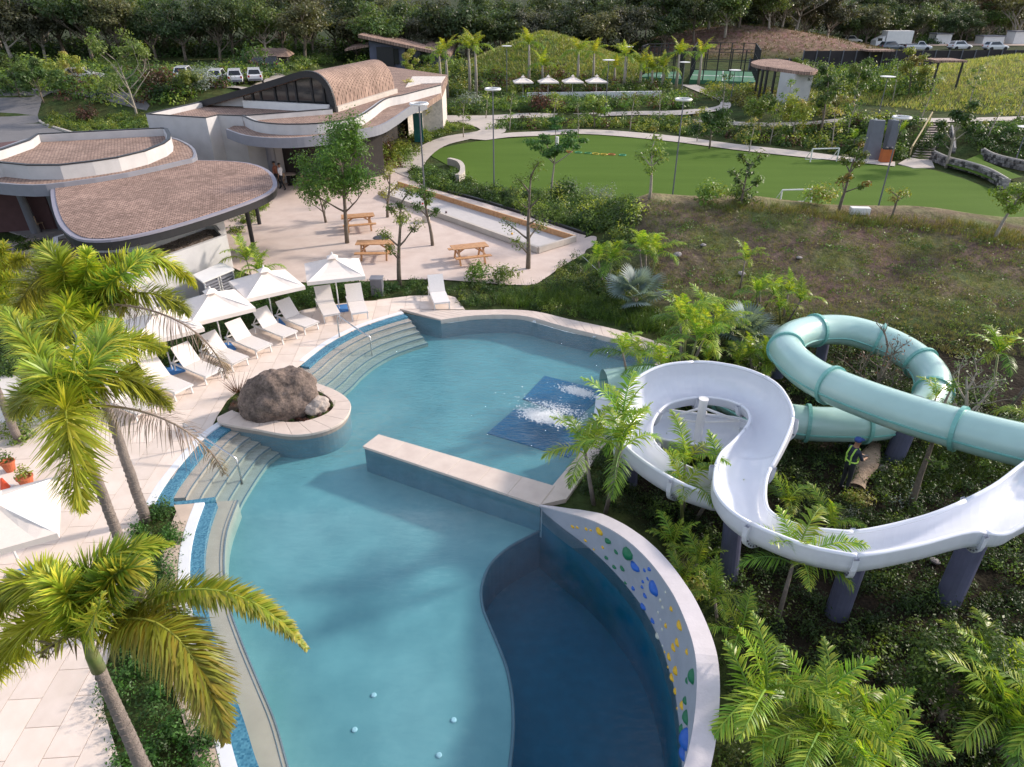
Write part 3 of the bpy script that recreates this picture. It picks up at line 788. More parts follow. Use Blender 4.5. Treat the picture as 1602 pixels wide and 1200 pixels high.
# pool lights
for i, (x, y, z) in enumerate([(555, 1142, FL), (585, 1088, FL), (710, 1127, FL), (687, 1182, FL)]):
    p = P(x, y, z); mb = MB(); mb.lathe([(.055, 0), (.055, .02), (.035, .03)], p, 12); o = mb.build('pool_light', mat('lamp_lens', (.6, .66, .68), .3), pool)
def lampdisc(px, py, z):
    p = P(px, py, z); mb = MB(); mb.lathe([(.07, 0), (.07, .02), (.045, .03)], p, 10); mb.build('pool_light', MATS['lamp_lens'], pool)
for q in [(836, 503, WZ + .01), (930, 527, WZ + .01), (588, 519, -.16), (507, 567, -.16), (533, 666, -.11), (324, 727, -.16), (608, 709, -.2), (640, 722, -.2)]: lampdisc(*q)

# ---------------- climbing wall
def climbing():
    ri_px = [(843, 792), (885, 803), (920, 813), (955, 829), (990, 853.5), (1018, 881.5), (1039, 909.5), (1056.5, 937.5), (1070.5, 969), (1083, 1004), (1090, 1039), (1091, 1077.5), (1088, 1112.5), (1083, 1147.5), (1070.5, 1200), (1050, 1260), (1020, 1340)]
    ro_px = [(843, 790), (885, 792), (927, 799), (965.5, 817), (1004, 839.5), (1035.5, 871), (1060, 902.5), (1081, 937.5), (1098.5, 969), (1111, 1007.5), (1119.5, 1046), (1121, 1084.5), (1119.5, 1123), (1114, 1165), (1109, 1200), (1092, 1260), (1065, 1340)]
    root = thing('climbing_wall', 'curved grey wall over the deep water with coloured climbing holds', 'climbing wall')
    rip = smooth_line([(x, y, 0) for x, y in ri_px], 4)
    rop = smooth_line([(x, y, 0) for x, y in ro_px], 4)
    W = wl
    Z = []
    for i, b in enumerate(W):
        best = (1e9, 0)
        for k in range(0, 121):
            h = .02 * k; q = proj((b.x, b.y, h))
            d = min((q[0] - r.x) ** 2 + (q[1] - r.y) ** 2 for r in rip)
            if d < best[0]: best = (d, h)
        Z.append(best[1])
    Z = np.array(Z); Z[0] = .06; Z = np.convolve(np.pad(Z, 3, 'edge'), np.ones(7) / 7, 'valid'); Z[-6:] = Z[-7]
    Z[:3] = np.minimum(Z[:3], [.07, .14, .22])
    T = [];O = []
    for i, b in enumerate(W):
        # rim inner leans so that it meets the surveyed rim
        z = float(Z[i]); q = proj((b.x, b.y, z)); r = min(rip, key=lambda r: (q[0] - r.x) ** 2 + (q[1] - r.y) ** 2)
        pt = P(r.x, r.y, z); d = pt - Vector((b.x, b.y, z))
        if d.length > .35: d = d.normalized() * .35
        T.append(Vector((b.x, b.y, z)) + d)
    T = [sum((T[max(0, min(59, i + k))] for k in (-2, -1, 0, 1, 2)), Vector()) / 5 if 0 < i < 59 else T[i] for i in range(60)]
    for i in range(60):
        th = .36 * min(1, .15 + i / 14)
        a, b = T[max(i - 1, 0)], T[min(i + 1, 59)]; t = Vector((b.x - a.x, b.y - a.y, 0)).normalized(); n = Vector((-t.y, t.x, 0))
        if n.x < 0: n = -n
        O.append(T[i] + n * th)
    mf = mat('wall_render', (.36, .38, .44), .8, var=.08, vs_=1.5, bump=.1)
    mb = MB(); K = 6; rows = [[Vector((W[i].x, W[i].y, -.5)).lerp(T[i], 0) for i in range(60)]]
    for k in range(K + 1): rows.append([Vector((W[i].x, W[i].y, WZ)).lerp(T[i], k / K) for i in range(60)])
    for k in range(K + 1): mb.strip(rows[k + 1], rows[k])
    mb.build('wall_face', mf, root, smooth=True)
    mb = MB(); T2 = [t + Vector((0, 0, .03)) for t in T]; O2 = [o + Vector((0, 0, .03)) for o in O]
    mb.strip(O2, T2); mb.strip(T2, T); mb.strip([Vector((o.x, o.y, -1.0)) for o in O], O2)
    mb.build('wall_cap', mat('cap_render', (.56, .52, .54), .8, var=.06, bump=.1), root)
    Y, G, B_, Wt = (.75, .45, .02), (.01, .16, .07), (.02, .12, .50), (.55, .56, .48)
    cols = {'y': mat('yellow_hold', Y, .5), 'g': mat('green_hold', G, .5), 'b': mat('blue_hold', B_, .45), 'w': mat('pale_hold', Wt, .6)}
    H_ = [(332,125,12,'y'),(358,130,10,'y'),(385,135,11,'y'),(415,143,9,'y'),(455,147,24,'y'),(382,187,10,'y'),(430,228,8,'y'),(460,217,10,'y'),(497,190,22,'g'),(531,241,15,'g'),(484,267,14,'g'),(523,306,15,'g'),(557,311,17,'g'),(580,247,42,'g'),(570,378,11,'g'),
          (615,302,32,'b'),(650,323,12,'b'),(671,316,15,'b'),(690,403,42,'b'),(661,358,11,'b'),(650,373,12,'b'),(638,392,12,'b'),(602,405,15,'b'),(649,434,16,'b'),(641,482,22,'b'),(681,546,18,'b'),
          (741,420,9,'w'),(725,458,12,'w'),(730,490,12,'w'),(716,508,9,'w'),(727,545,9,'w'),(729,585,9,'w'),(715,625,18,'w'),(722,655,8,'w'),
          (775,497,17,'y'),(808,572,28,'y'),(750,574,15,'y'),(804,650,22,'y'),(788,670,22,'y'),(839,689,17,'y'),(764,703,20,'y'),(738,690,8,'y'),(796,770,27,'y'),(749,770,9,'y'),(784,800,22,'y'),(787,858,18,'y'),(818,924,22,'y'),(795,945,9,'y'),
          (873,800,42,'g'),(845,812,17,'g'),(840,902,25,'g'),(840,985,38,'g'),(822,1030,26,'g'),(845,1080,60,'b'),(832,1140,40,'b')]
    for zx, zy, sz, cc in H_:
        px, py = 780 + zx / 2.857, 780 + zy / 2.857; best = (1e9, 0, 0)
        for i in range(0, 59):
            for k in range(0, 25):
                q = Vector((W[i].x, W[i].y, WZ)).lerp(T[i], k / 24); p = proj(q); d = (p[0] - px) ** 2 + (p[1] - py) ** 2
                if d < best[0]: best = (d, i, k / 24)
        _, i, k = best; i = min(max(i, 1), 58)
        q = Vector((W[i].x, W[i].y, WZ)).lerp(T[i], k)
        tg = (T[i + 1] - T[i - 1]); tg.z = 0; tg.normalize(); upv = (T[i] - Vector((W[i].x, W[i].y, WZ))).normalized(); nn = tg.cross(upv); 
        if nn.x > 0: nn = -nn
        depth = (q.y * c_ - (q.z - CAM_H) * s_); r = sz / 2.857 / 2 / FPX * depth * 1.65
        fore = .55
        me = MB(); nseg = 9; ang0 = random.uniform(0, 6)
        rings = [(1, 0), (.92, .35), (.6, .75), (.2, .95)]
        vs = []
        for rr, hh in rings:
            for j in range(nseg):
                an = 2 * PI * j / nseg; e = 1 + .14 * math.sin(2 * an + ang0) + .08 * math.sin(3 * an)
                lt = math.cos(an) * r * rr * e * 1.15; lu = math.sin(an) * r * rr * e * .85
                vs.append(tg * lt + upv * lu - nn * .01 * (1 - hh) + nn * hh * r * .75)
        fs = [(a * nseg + j, a * nseg + (j + 1) % nseg, (a + 1) * nseg + (j + 1) % nseg, (a + 1) * nseg + j) for a in range(3) for j in range(nseg)]
        fs.append(tuple(3 * nseg + j for j in range(nseg)))
        me.add(vs, fs); o = obj('climbing_hold', me.mesh('climbing_hold', cols[cc], True), root, q)
climbing()
# ================================================================ BUILDINGS
def shingle_mat(name, c1, c2, sc=1.0, ang=0.3):
    m = bpy.data.materials.new(name); m.use_nodes = True; t = m.node_tree; b = t.nodes['Principled BSDF']
    b.inputs['Roughness'].default_value = .9; b.inputs['Specular IOR Level'].default_value = .2
    tc = nd(t, 'ShaderNodeTexCoord'); mp = nd(t, 'ShaderNodeMapping'); mp.inputs['Rotation'].default_value[2] = ang
    br = nd(t, 'ShaderNodeTexBrick'); br.inputs['Scale'].default_value = sc; br.inputs['Brick Width'].default_value = .19; br.inputs['Row Height'].default_value = .15
    br.inputs['Mortar Size'].default_value = .018; br.inputs['Color1'].default_value = (*c1, 1); br.inputs['Color2'].default_value = (*c2, 1); br.inputs['Mortar'].default_value = (c1[0] * .35, c1[1] * .35, c1[2] * .35, 1)
    br.inputs['Bias'].default_value = -.1; br.inputs['Mortar Smooth'].default_value = .6
    t.links.new(tc.outputs['Object'], mp.inputs[0]); t.links.new(mp.outputs[0], br.inputs['Vector'])
    n = nd(t, 'ShaderNodeTexNoise'); n.inputs['Scale'].default_value = 9; n.inputs['Detail'].default_value = 6; t.links.new(mp.outputs[0], n.inputs['Vector'])
    n2 = nd(t, 'ShaderNodeTexNoise'); n2.inputs['Scale'].default_value = .7; n2.inputs['Detail'].default_value = 4; t.links.new(mp.outputs[0], n2.inputs['Vector'])
    ma = nd(t, 'ShaderNodeMath', operation='ADD'); t.links.new(n.outputs['Fac'], ma.inputs[0]); t.links.new(n2.outputs['Fac'], ma.inputs[1])
    mr = nd(t, 'ShaderNodeMapRange'); mr.inputs[1].default_value = .7; mr.inputs[2].default_value = 1.3; mr.inputs[3].default_value = .72; mr.inputs[4].default_value = 1.3
    t.links.new(ma.outputs[0], mr.inputs[0]); hs = nd(t, 'ShaderNodeHueSaturation'); t.links.new(br.outputs['Color'], hs.inputs['Color']); t.links.new(mr.outputs[0], hs.inputs['Value'])
    t.links.new(hs.outputs[0], b.inputs['Base Color'])
    bp = nd(t, 'ShaderNodeBump'); bp.inputs['Strength'].default_value = .5; bp.inputs['Distance'].default_value = .03; t.links.new(br.outputs['Fac'], bp.inputs['Height']); bp.invert = True
    t.links.new(bp.outputs[0], b.inputs['Normal']); return m
M_shA = shingle_mat('cedar_shingles', (.27, .18, .145), (.42, .29, .235), ang=-.35)
M_shB = shingle_mat('tan_shingles', (.27, .185, .15), (.40, .285, .23), ang=.1)
M_fasc = mat('fascia_grey', (.22, .225, .26), .6, var=.06)
M_edge = mat('roof_edge', (.24, .23, .28), .6, var=.06)
M_dark = mat('shaded_interior', (.035, .03, .028), .9, var=.2)  # near-black base colour stands in for the shade under the roofs
M_peb = mat('roof_pebbles', (.10, .075, .06), .95, vs_=14, col2=(.36, .29, .25), bump=1.0, bs=16)
M_floor = mat('terrace_floor', (.30, .27, .26), .8, var=.08)

def ring_band(root, name, m, outer, inner, z0, z1):
    mb = MB(); n = len(outer)
    for i in range(n):
        j = (i + 1) % n; mb.prism([outer[i], outer[j], inner[j], inner[i]], z0, z1)
    return mb.build(name, m, root)
def inset(poly, d): return offset_closed(poly, -d)
def table_set(x, y, rz, label, grp='dining tables under the restaurant canopies', kind=0):
    t = thing('dining_table', label, 'table', (x, y, .012), rz, grp)
    tops = MB().box((0, 0, .74), (.8, .8, .04)).mesh('tabletop', M_tabletop); obj('tabletop', tops, t)
    mb = MB(); mb.tube([(0, 0, 0), (0, 0, .72)], .04, 8); mb.box((0, 0, .015), (.5, .5, .03)); obj('pedestal', mb.mesh('pedestal', M_black), t); return t
M_tabletop = mat('pale_tabletop', (.5, .42, .36), .6)
def chair_mesh():
    t = thing('dining_chair', 'x', 'chair')
    for sx in (-1, 1):
        for sy in (-1, 1):
            mb = MB(); mb.tube([(sx * .19, sy * .19, 0), (sx * .17, sy * .17, .45)], .018, 6); obj('leg', mb.mesh('leg', M_chairw), t)
    obj('seat', MB().box((0, 0, .46), (.42, .42, .04)).mesh('seat', M_chairw), t)
    mb = MB(); mb.box((0, .2, .78), (.4, .03, .26)); 
    for sx in (-1, 1): mb.beam((sx * .18, .19, .46), (sx * .18, .21, .9), .03, .03)
    obj('backrest', mb.mesh('backrest', M_chairw), t); return t
M_chairw = mat('chair_wood', (.38, .26, .17), .6)
CH0 = chair_mesh(); CHU = [0]
def put_chair(x, y, rz, label, grp='chairs at the restaurant tables'):
    o = CH0 if CHU[0] == 0 else copy_tree(CH0); CHU[0] += 1
    o.location = (x, y, .012); o.rotation_euler = (0, 0, rz); o['label'] = label; o['group'] = grp
    return o

# --- near oval pavilion
pa_px = [(79, 300), (84, 286), (108, 272), (150, 262), (200, 255), (270, 251), (340, 251), (390, 255), (420, 266), (433, 283), (428, 297), (400, 312), (350, 330), (300, 346), (250, 360), (200, 371), (160, 376), (120, 373), (95, 355), (83, 328)]
pa = thing('oval_pavilion', 'nearest oval shingled roof on black posts beside the white planter box', 'pavilion')
Z_A = 3.5
poly = smooth_line(PL(pa_px, Z_A), 3, True); inn = inset(poly, .20)
ring_band(pa, 'roof_edge', M_edge, poly, inn, Z_A - .09, Z_A)
mb = MB(); cc = sum(inn, Vector()) / len(inn)
in2 = [p.lerp(cc, .0) for p in inn]
mb.prism(in2, Z_A - .1, Z_A + .03); mb.build('shingle_roof', M_shA, pa)
mb = MB(); mb.prism(inset(poly, .05), Z_A - .42, Z_A - .093); mb.build('fascia', M_black, pa)
for x, y in [(345, 372), (390, 352), (312, 385), (232, 392), (160, 396), (110, 350), (400, 318)]:
    p = P(x, y, 1.2); mb = MB(); mb.tube([(p.x, p.y, 0), (p.x, p.y, Z_A - .5)], .11, 10); mb.build('post', M_black, pa)
mb = MB(); mb.prism(PL([(140, 352), (300, 330), (350, 345), (220, 392), (150, 392)], 2.3), 0, Z_A - .5); mb.build('core_wall', M_render, pa)
# white planter box with pebbles in front of it
pb = thing('planter_box', 'white rendered box with a pebble covered top below the oval roof', 'planter')
bx = [Vector((p.x, p.y, 0)) for p in PL([(83, 371), (150, 350), (338, 352), (353, 368), (262, 400), (195, 430), (130, 450), (88, 448)], 2.35)]
ring_band(pb, 'box_wall', M_render, bx, inset(bx, .18), 0, 2.35)
mb = MB(); mb.prism(inset(bx, .175), 1.0, 2.2); mb.build('pebble_top', M_peb, pb)
pebs = sample_poly(inset(bx, .25), 3500); pebs[:, 2] = 2.22
V, F, cc_ = leaf_arrays(pebs, RNG.uniform(.025, .06, len(pebs)), np.tile([0, 0, 2.], (len(pebs), 1)), palette(len(pebs), [(.3, .23, .19), (.12, .09, .08), (.4, .34, .3), (.2, .14, .11)]), .7)
o = obj('pebbles', quads_mesh('pebbles', V, F, cc_, M_leaf), pb); o['kind'] = 'stuff'
# louvred cabinet
lc = thing('louvre_cabinet', 'low white cabinet with slatted louvre doors behind the parasols', 'cabinet')
lt = PL([(303, 430), (347, 411), (365, 421), (317, 441)], 1.55)
mb = MB(); mb.prism(offset_closed(lt, .04), 1.5, 1.56); mb.build('cabinet_top', M_white, lc)
mb = MB(); mb.prism(inset(lt, .04), 0, 1.499); mb.build('cabinet_body', M_grey, lc)
a, b = lt[3].copy(), lt[2].copy(); a.z = b.z = 0; d = (b - a).normalized(); n_ = Vector((d.y, -d.x, 0))
L_ = (b - a).length
for k in range(2):
    s0 = a + d * (L_ * .5 * k + .06); s1 = a + d * (L_ * .5 * (k + 1) - .06)
    for e in (s0, s1): mb = MB(); mb.beam(e + Vector((0, 0, .05)), e + Vector((0, 0, 1.48)), .05, .05); mb.build('door_frame', M_white, lc)
    for j in range(11):
        z = .12 + j * .125; mb = MB(); mb.beam(s0 + Vector((0, 0, z)) + n_ * .01, s1 + Vector((0, 0, z)) + n_ * .01, .05, .06); mb.build('slat', M_fasc, lc)

# --- left pavilion with parapet
pbB = thing('bar_pavilion', 'shingled flat roof with white curved parapet above a lower shingled canopy', 'building')
top_px = [(-120, 262), (-60, 250), (0, 233), (41, 219), (58, 209), (160, 204), (255, 199.5), (262, 201), (267, 210), (266, 217), (257, 224), (227, 236), (185, 246), (144, 252), (93, 258), (41, 258), (0, 254), (-60, 262)]
tp = PL(top_px, 4.4); tpi = inset(tp, .25)
ring_band(pbB, 'parapet', M_render, tp, tpi, 3.5, 4.36)
ring_band(pbB, 'parapet_cap', M_black, offset_closed(tp, .02), inset(tp, .18), 4.363, 4.42)
mb = MB(); mb.prism(inset(tp, .24), 3.5, 3.95); mb.build('upper_roof', M_shB, pbB)
can_px = [(-150, 262), (-80, 276), (-40, 283), (0, 288), (50, 291), (100, 287), (200, 272), (285, 253), (306, 247), (305, 234), (290, 223), (262, 214), (200, 206), (60, 213), (0, 232), (-150, 255)]
cn = smooth_line(PL(can_px, 3.7), 2, True)
mb = MB(); mb.prism(inset(cn, .15), 3.4, 3.71); mb.build('canopy_roof', M_shB, pbB)
ring_band(pbB, 'canopy_fascia', M_fasc, cn, inset(cn, .15), 3.2, 3.74)
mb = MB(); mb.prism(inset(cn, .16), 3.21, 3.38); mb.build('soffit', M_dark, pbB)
bw = PL([(-100, 282), (60, 275), (240, 240), (262, 222), (60, 222), (-100, 240)], 3)
mb = MB(); mb.prism(inset(bw, .3), 0, 3.25); mb.build('inner_wall', mat('plum_wall', (.10, .05, .05), .9), pbB)
for x, y in [(20, 345), (52, 350), (95, 345)]:
    p = P(x, y, .5); mb = MB(); mb.tube([(p.x, p.y, 0), (p.x - .25, p.y, 3.22)], [.26, .16], 12); mb.build('pillar', M_grey, pbB)
mb = MB(); mb.prism(PL([(-40, 345), (95, 388), (160, 370), (130, 330), (-30, 310)], .01), -.03, .012); struct(mb.build('terrace', M_floor))
mb = MB(); mb.prism(PL([(-60, 385), (60, 372), (100, 400), (90, 445), (20, 425), (-60, 430)], .015), -.03, .016); struct(mb.build('entry_path', M_gravel))
pt = thing('curved_bench', 'terracotta curved bench back beside the left tables', 'bench'); A_ = smooth_line(PL([(30, 332), (42, 345), (60, 350), (80, 342)], 0), 4); B_ = offset_line(A_, .14)
for i in range(len(A_) - 1): mb = MB(); mb.prism([A_[i], A_[i + 1], B_[i + 1], B_[i]], 0, .8); mb.build('bench_segment', M_terra if i % 2 else M_terra, pt)
for i, (x, y, l) in enumerate([(52, 322, 'white topped table nearest the leaning pillar under the left canopy'), (68, 345, 'front table on the left terrace beside the bollard'), (95, 330, 'table half hidden behind the near oval roof')]):
    p = P(x, y, .4); table_set(p.x, p.y, .3, l)
    put_chair(p.x - .75, p.y - .1, PI / 2 + .3, 'wooden chair on the pillar side of the ' + ['back', 'front', 'hidden'][i] + ' terrace table')
    put_chair(p.x + .1, p.y - .75, PI - .2, 'wooden chair on the pool side of the ' + ['back', 'front', 'hidden'][i] + ' terrace table')

# --- main restaurant
rc = thing('restaurant', 'large restaurant with barrel shingle roof, glazed gable and wavy white parapets', 'building')
CZ = 3.95
cf = smooth_line(PL([(353, 203), (385, 213.5), (439, 217.5), (497, 214), (569, 203), (598, 196), (621, 183), (643, 168), (668, 160)], CZ), 4)
par = smooth_line(PL([(378, 180), (392, 187), (407, 191), (441, 194), (495, 193), (542, 187), (565, 180), (583, 169), (605, 154), (632, 148), (655, 142), (690, 133)], 4.6), 4)
backc = PL([(690, 128), (560, 140), (400, 160)], 3.3)
cpoly = cf + PL([(700, 150)], 3.3) + [Vector((p.x, p.y + 1.6, 3.3)) for p in par[::-1]] + PL([(352, 190)], 3.3)
mb = MB()
A2 = resample(cf, 60); B2 = resample([P(366, 190, 4.2)] + [Vector((p.x, p.y + .2, 3.9)) for p in par], 60)
A3 = [a.lerp(b, .02) for a, b in zip(A2, B2)]
for i in range(59): mb.prism([A3[i], A3[i + 1], B2[i + 1], B2[i]], 3.5, 3.96)
mb.build('canopy_roof', M_shB, rc)
o2 = offset_line(A2, .14); mb = MB()
for i in range(59): mb.prism([A2[i], A2[i + 1], o2[i + 1], o2[i]], 3.42, 4.0)
mb.build('canopy_fascia', M_fasc, rc)
P2 = resample(par, 60); o2 = offset_line(P2, .3); mb = MB(); mc = MB()
for i in range(59):
    mb.prism([P2[i], P2[i + 1], o2[i + 1], o2[i]], 3.7, 4.56)
oc = offset_line(P2, -.02); oc2 = offset_line(P2, .1)
for i in range(59): mc.prism([oc[i], oc[i + 1], oc2[i + 1], oc2[i]], 4.563, 4.62)
mb.build('parapet', M_render, rc); mc.build('parapet_cap', M_black, rc)
# left wing box
lw = [P(228, 178, 4.6), P(322, 184, 4.6), P(341, 179.5, 4.6), P(378, 181, 4.6), P(520, 170, 4.6), P(480, 118, 4.6), P(345, 152, 4.6)]
ring_band(rc, 'wing_wall', M_render, lw, inset(lw, .25), 0, 4.56)
ring_band(rc, 'wing_cap', M_black, offset_closed(lw, .02), inset(lw, .12), 4.563, 4.62)
deckp = inset(lw, .2)[:4] + [Vector((p.x, p.y + .1, 0)) for p in par[2:]] + [P(700, 118, 4.2), P(560, 98, 4.2), P(470, 116, 4.2), P(345, 152, 4.2)]
mb = MB(); mb.prism([(p.x, p.y) for p in deckp], 3.5, 4.25); mb.build('roof_deck', M_shB, rc)
q = P(282, 206, 2.5)
mb = MB(); mb.box((q.x, q.y - .1, 2.4), (1.6, .12, .12)); mb.build('window_hood', M_grey, rc); mb = MB(); mb.box((q.x, q.y - .02, 1.7), (1.4, .08, 1.2)); mb.build('window', M_glassd, rc)
# ground floor core under the canopy
core = [Vector((p.x + .2, p.y + 5.0, 0)) for p in resample(cf, 14)[:7]] + PL([(585, 172), (655, 150), (560, 130), (330, 180)], 3.0)
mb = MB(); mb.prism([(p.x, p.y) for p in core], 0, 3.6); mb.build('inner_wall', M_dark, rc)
for x, y in [(397, 285), (432, 292), (500, 286), (365, 275)]:
    p = P(x, y, 0); mb = MB(); mb.tube([(p.x, p.y, 0), (p.x, p.y, 3.5)], .3 if x in (432,) else .17, 10); mb.build('column', M_fasc, rc)
ew = PL([(640, 215), (663, 207), (694, 205), (700, 190), (650, 190)], .0)
mb = MB(); mb.prism([(p.x, p.y) for p in ew], 0, 4.3); mb.build('end_wall', mat('stone_render', (.62, .56, .50), .9, var=.2, vs_=4, bump=.3), rc)
p = P(655, 207, 1.0); mb = MB(); mb.box((p.x, p.y - .1, 1.4), (.8, .1, 2.4)); mb.build('entry_door', mat('teal_glass', (.02, .12, .13), .1), rc)
# barrel vault
GA = P(524, 175, 4.25); GB = P(296, 166, 4.25)
arc_px = [(290, 167), (345, 152), (400, 136), (440, 124), (465, 116), (483, 113), (498, 117), (511, 130), (519, 148), (524, 173)]
arc = smooth_line([PV(x, y, GA, GB) for x, y in arc_px], 4)
dr = (GB - GA).normalized(); nr = Vector((dr.y, -dr.x, 0)); 
if nr.y < 0: nr = -nr
ext = nr * 11.0
mb = MB(); far_ = [p + ext for p in arc]; mb.strip(arc, far_)
dn = Vector((0, 0, -.35)); mb.strip([p + dn for p in far_], [p + dn for p in arc])
mb.strip([p + dn for p in arc], arc); mb.strip(far_, [p + dn for p in far_]); mb.build('barrel_roof', M_shB, rc, smooth=False)
mb = MB(); fr_ = [p - nr * .12 for p in arc]; 
for i in range(len(arc) - 1): mb.beam(fr_[i] + Vector((0, 0, -.1)), fr_[i + 1] + Vector((0, 0, -.1)), .22, .42)
mb.build('gable_trim', M_black, rc)
inr = [p + nr * .5 + Vector((0, 0, -.3)) for p in arc]
mb = MB()
k0 = 0
base = [Vector((p.x, p.y, 4.3)) for p in inr]; mb.strip([Vector((p.x, p.y, max(p.z, 4.31))) for p in inr], base); mb.build('gable_glass', M_glassd, rc)
for x in (382, 401, 420, 440, 460, 482, 502):
    t = PV(x, 150, GA, GB); i = min(range(len(arc)), key=lambda i: abs((arc[i] - GA).dot(dr) - (t - GA).dot(dr)))
    q = inr[i] - nr * .06; mb = MB(); mb.beam((q.x, q.y, 4.3), (q.x, q.y, q.z), .12 if x in (382, 420, 460, 502) else .06, .12); mb.build('mullion', M_black, rc)
q0 = PV(345, 165, GA, GB); q1 = PV(383, 160, GA, GB)
a = inr[0].copy(); a.z = 4.3; b = q1 + nr * .45; b.z = 4.3
mb = MB(); 
pts_ = [i for i in inr if (i - GA).dot(dr) > (q1 - GA).dot(dr)]
mb.strip([Vector((p.x, p.y, max(4.32, p.z))) - nr * .08 for p in pts_], [Vector((p.x, p.y, 4.3)) - nr * .08 for p in pts_]); mb.build('gable_infill', M_render, rc)
mb = MB(); a = P(383, 168, 4.25); b = P(515, 176, 4.25); mb.beam(a + Vector((0, 0, .25)), b + Vector((0, 0, .25)), .3, .5); mb.build('gable_upstand', M_white, rc)
mb = MB(); mb.beam(arc[-1] + Vector((.1, 0, -.3)), arc[-1] + ext + Vector((.1, 0, -.3)), .3, 1.1); mb.build('eave_wall', M_conc, rc)
for i, (x, y) in enumerate([(410, 270), (425, 283), (455, 280), (475, 275), (495, 282)]):
    p = P(x, y, .4); table_set(p.x, p.y, .1 * i, ['leftmost table under the wavy restaurant canopy', 'table left of the broad column under the canopy', 'table right of the broad column by the terrace edge', 'table behind the canopy edge at the planted corner', 'table next to the dense bushy tree'][i])
    for j, (dx, dy, r) in enumerate([(-.7, -.2, PI / 2), (.7, -.1, -PI / 2)]):
        put_chair(p.x + dx, p.y + dy, r, ['wooden chair left of the ', 'wooden chair right of the '][j] + ['leftmost', 'second', 'third', 'fourth', 'rightmost'][i] + ' table under the wavy canopy')

# --- far buildings
def PY(px, py, Y):
    r = ray(px, py); t = Y / r.y; return Vector((r.x * t, Y, CAM_H + r.z * t))
hb = thing('angular_house', 'far house with overlapping angled shingle roofs against the woods', 'building')
def slab(root, pts, th, name, m):
    mb = MB(); n = len(pts); lo = [p - Vector((0, 0, th)) for p in pts]
    mb.add(pts + lo, [tuple(range(n)), tuple(range(2 * n - 1, n - 1, -1))] + [(i, n + i, n + (i + 1) % n, (i + 1) % n) for i in range(n)]); return mb.build(name, m, root)
slab(hb, [PY(560, 54, 118), PY(686, 81, 118), PY(640, 58, 130), PY(584, 46, 130)], .45, 'roof', M_shA)
slab(hb, [PY(686, 81, 118), PY(704, 85, 119), PY(716, 68, 132), PY(644, 51, 132), PY(626, 56, 130)], .45, 'roof', M_shA)
slab(hb, [PY(539, 77, 119), PY(576, 70, 119), PY(578, 64, 131), PY(560, 66, 131)], .3, 'roof', M_shA)
M_bluew = mat('slate_wall', (.12, .13, .19), .8, var=.08)
mb = MB(); q = [PY(576, 60, 119.5), PY(700, 84, 119.5), PY(712, 70, 131), PY(590, 52, 131)]; z0 = 1.0
mb.prism([(p.x, p.y) for p in q], z0, [p.z - .35 for p in q]); mb.build('wall', M_bluew, hb)
mb = MB(); mb.box(PY(603, 90, 119.2), (2.6, .3, 3)); mb.build('doorway', M_black, hb)
for x in (618, 640, 664): mb = MB(); mb.box(PY(x, 88, 119.3), (1.2, .25, 2.2)); mb.build('window', M_glassd, hb)
kb_ = thing('gate_kiosk', 'small shingled hip roof kiosk beyond the parked cars', 'kiosk')
e = [PY(376, 89, 112), PY(452, 89, 112), PY(462, 84, 118), PY(382, 84, 118)]; r0, r1 = PY(392, 75, 115), PY(446, 75, 115)
mb = MB(); mb.add(e + [r0, r1], [(0, 1, 5, 4), (1, 2, 5), (2, 3, 4, 5), (3, 0, 4), (3, 2, 1, 0)]); mb.build('roof', M_shB, kb_)
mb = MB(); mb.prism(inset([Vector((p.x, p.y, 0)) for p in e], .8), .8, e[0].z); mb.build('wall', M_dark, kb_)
# oval lawn pavilion
ov = thing('oval_shelter', 'oval shingled shelter with pale wall beside the ball courts', 'pavilion')
g0 = PG(1230, 142); zr = g0.z + 3.2
ol = smooth_line(PL([(1175, 97), (1193, 92.5), (1221, 92.6), (1251, 99), (1276, 107), (1279, 110), (1268, 112.5), (1243, 110.5), (1210, 105.8), (1185, 101.8)], zr), 3, True)
mb = MB(); mb.prism(ol, zr - .3, zr); mb.build('roof', M_shA, ov)
wv = PL([(1222, 108), (1245, 111), (1274, 110), (1268, 102)], zr); mb = MB(); mb.prism([(p.x, p.y) for p in wv], g0.z - .5, zr - .3); mb.build('wall', M_render, ov)
for x, y in [(1195, 104), (1202, 105), (1214, 106), (1189, 98)]:
    p = P(x, y, zr); mb = MB(); mb.tube([(p.x, p.y, g0.z - .6), (p.x, p.y, zr - .3)], .14, 8); mb.build('post', M_black, ov)
for i, (x, y, w, h) in enumerate([(1365, 86, 40, 24), (1465, 121, 46, 16)]):
    g = PG(x, y + h); t = thing('flat_canopy', ['flat canopy in front of the tall dark fence', 'low flat canopy behind the grassy mound'][i], 'canopy')
    d = g.y / ray(x, y + h).y; ww = w * d / FPX; hh = 2.6
    mb = MB(); mb.box((g.x, g.y, g.z + hh), (ww, 3, .2)); mb.build('roof', M_shA, t)
    for sx in (-.4, .4): mb = MB(); mb.beam((g.x + sx * ww, g.y - 1.3, g.z - .3), (g.x + sx * ww, g.y - 1.3, g.z + hh - .1), .15, .15); mb.build('post', M_black, t)
# container sheds behind
for i, (x, y, w, h, l) in enumerate([(1466, 76, 22, 17, 'white metal shed beside the round pickup truck'), (1545, 72, 30, 14, 'long pale shed at the edge of the dirt yard'), (1590, 72, 26, 20, 'tall white shed among the yard trees')]):
    p = PY(x, y, 165); mb = MB(); ww = w * 160 / FPX
    t = thing('yard_shed', l, 'shed'); hh = h * 160 / FPX
    mb.box((p.x, 165, 1.5 + hh / 2), (ww, 3, hh)); mb.build('wall', M_white, t); mb = MB(); mb.box((p.x, 165, 1.5 + hh + .1), (ww + .3, 3.3, .2)); mb.build('roof', M_fasc, t)

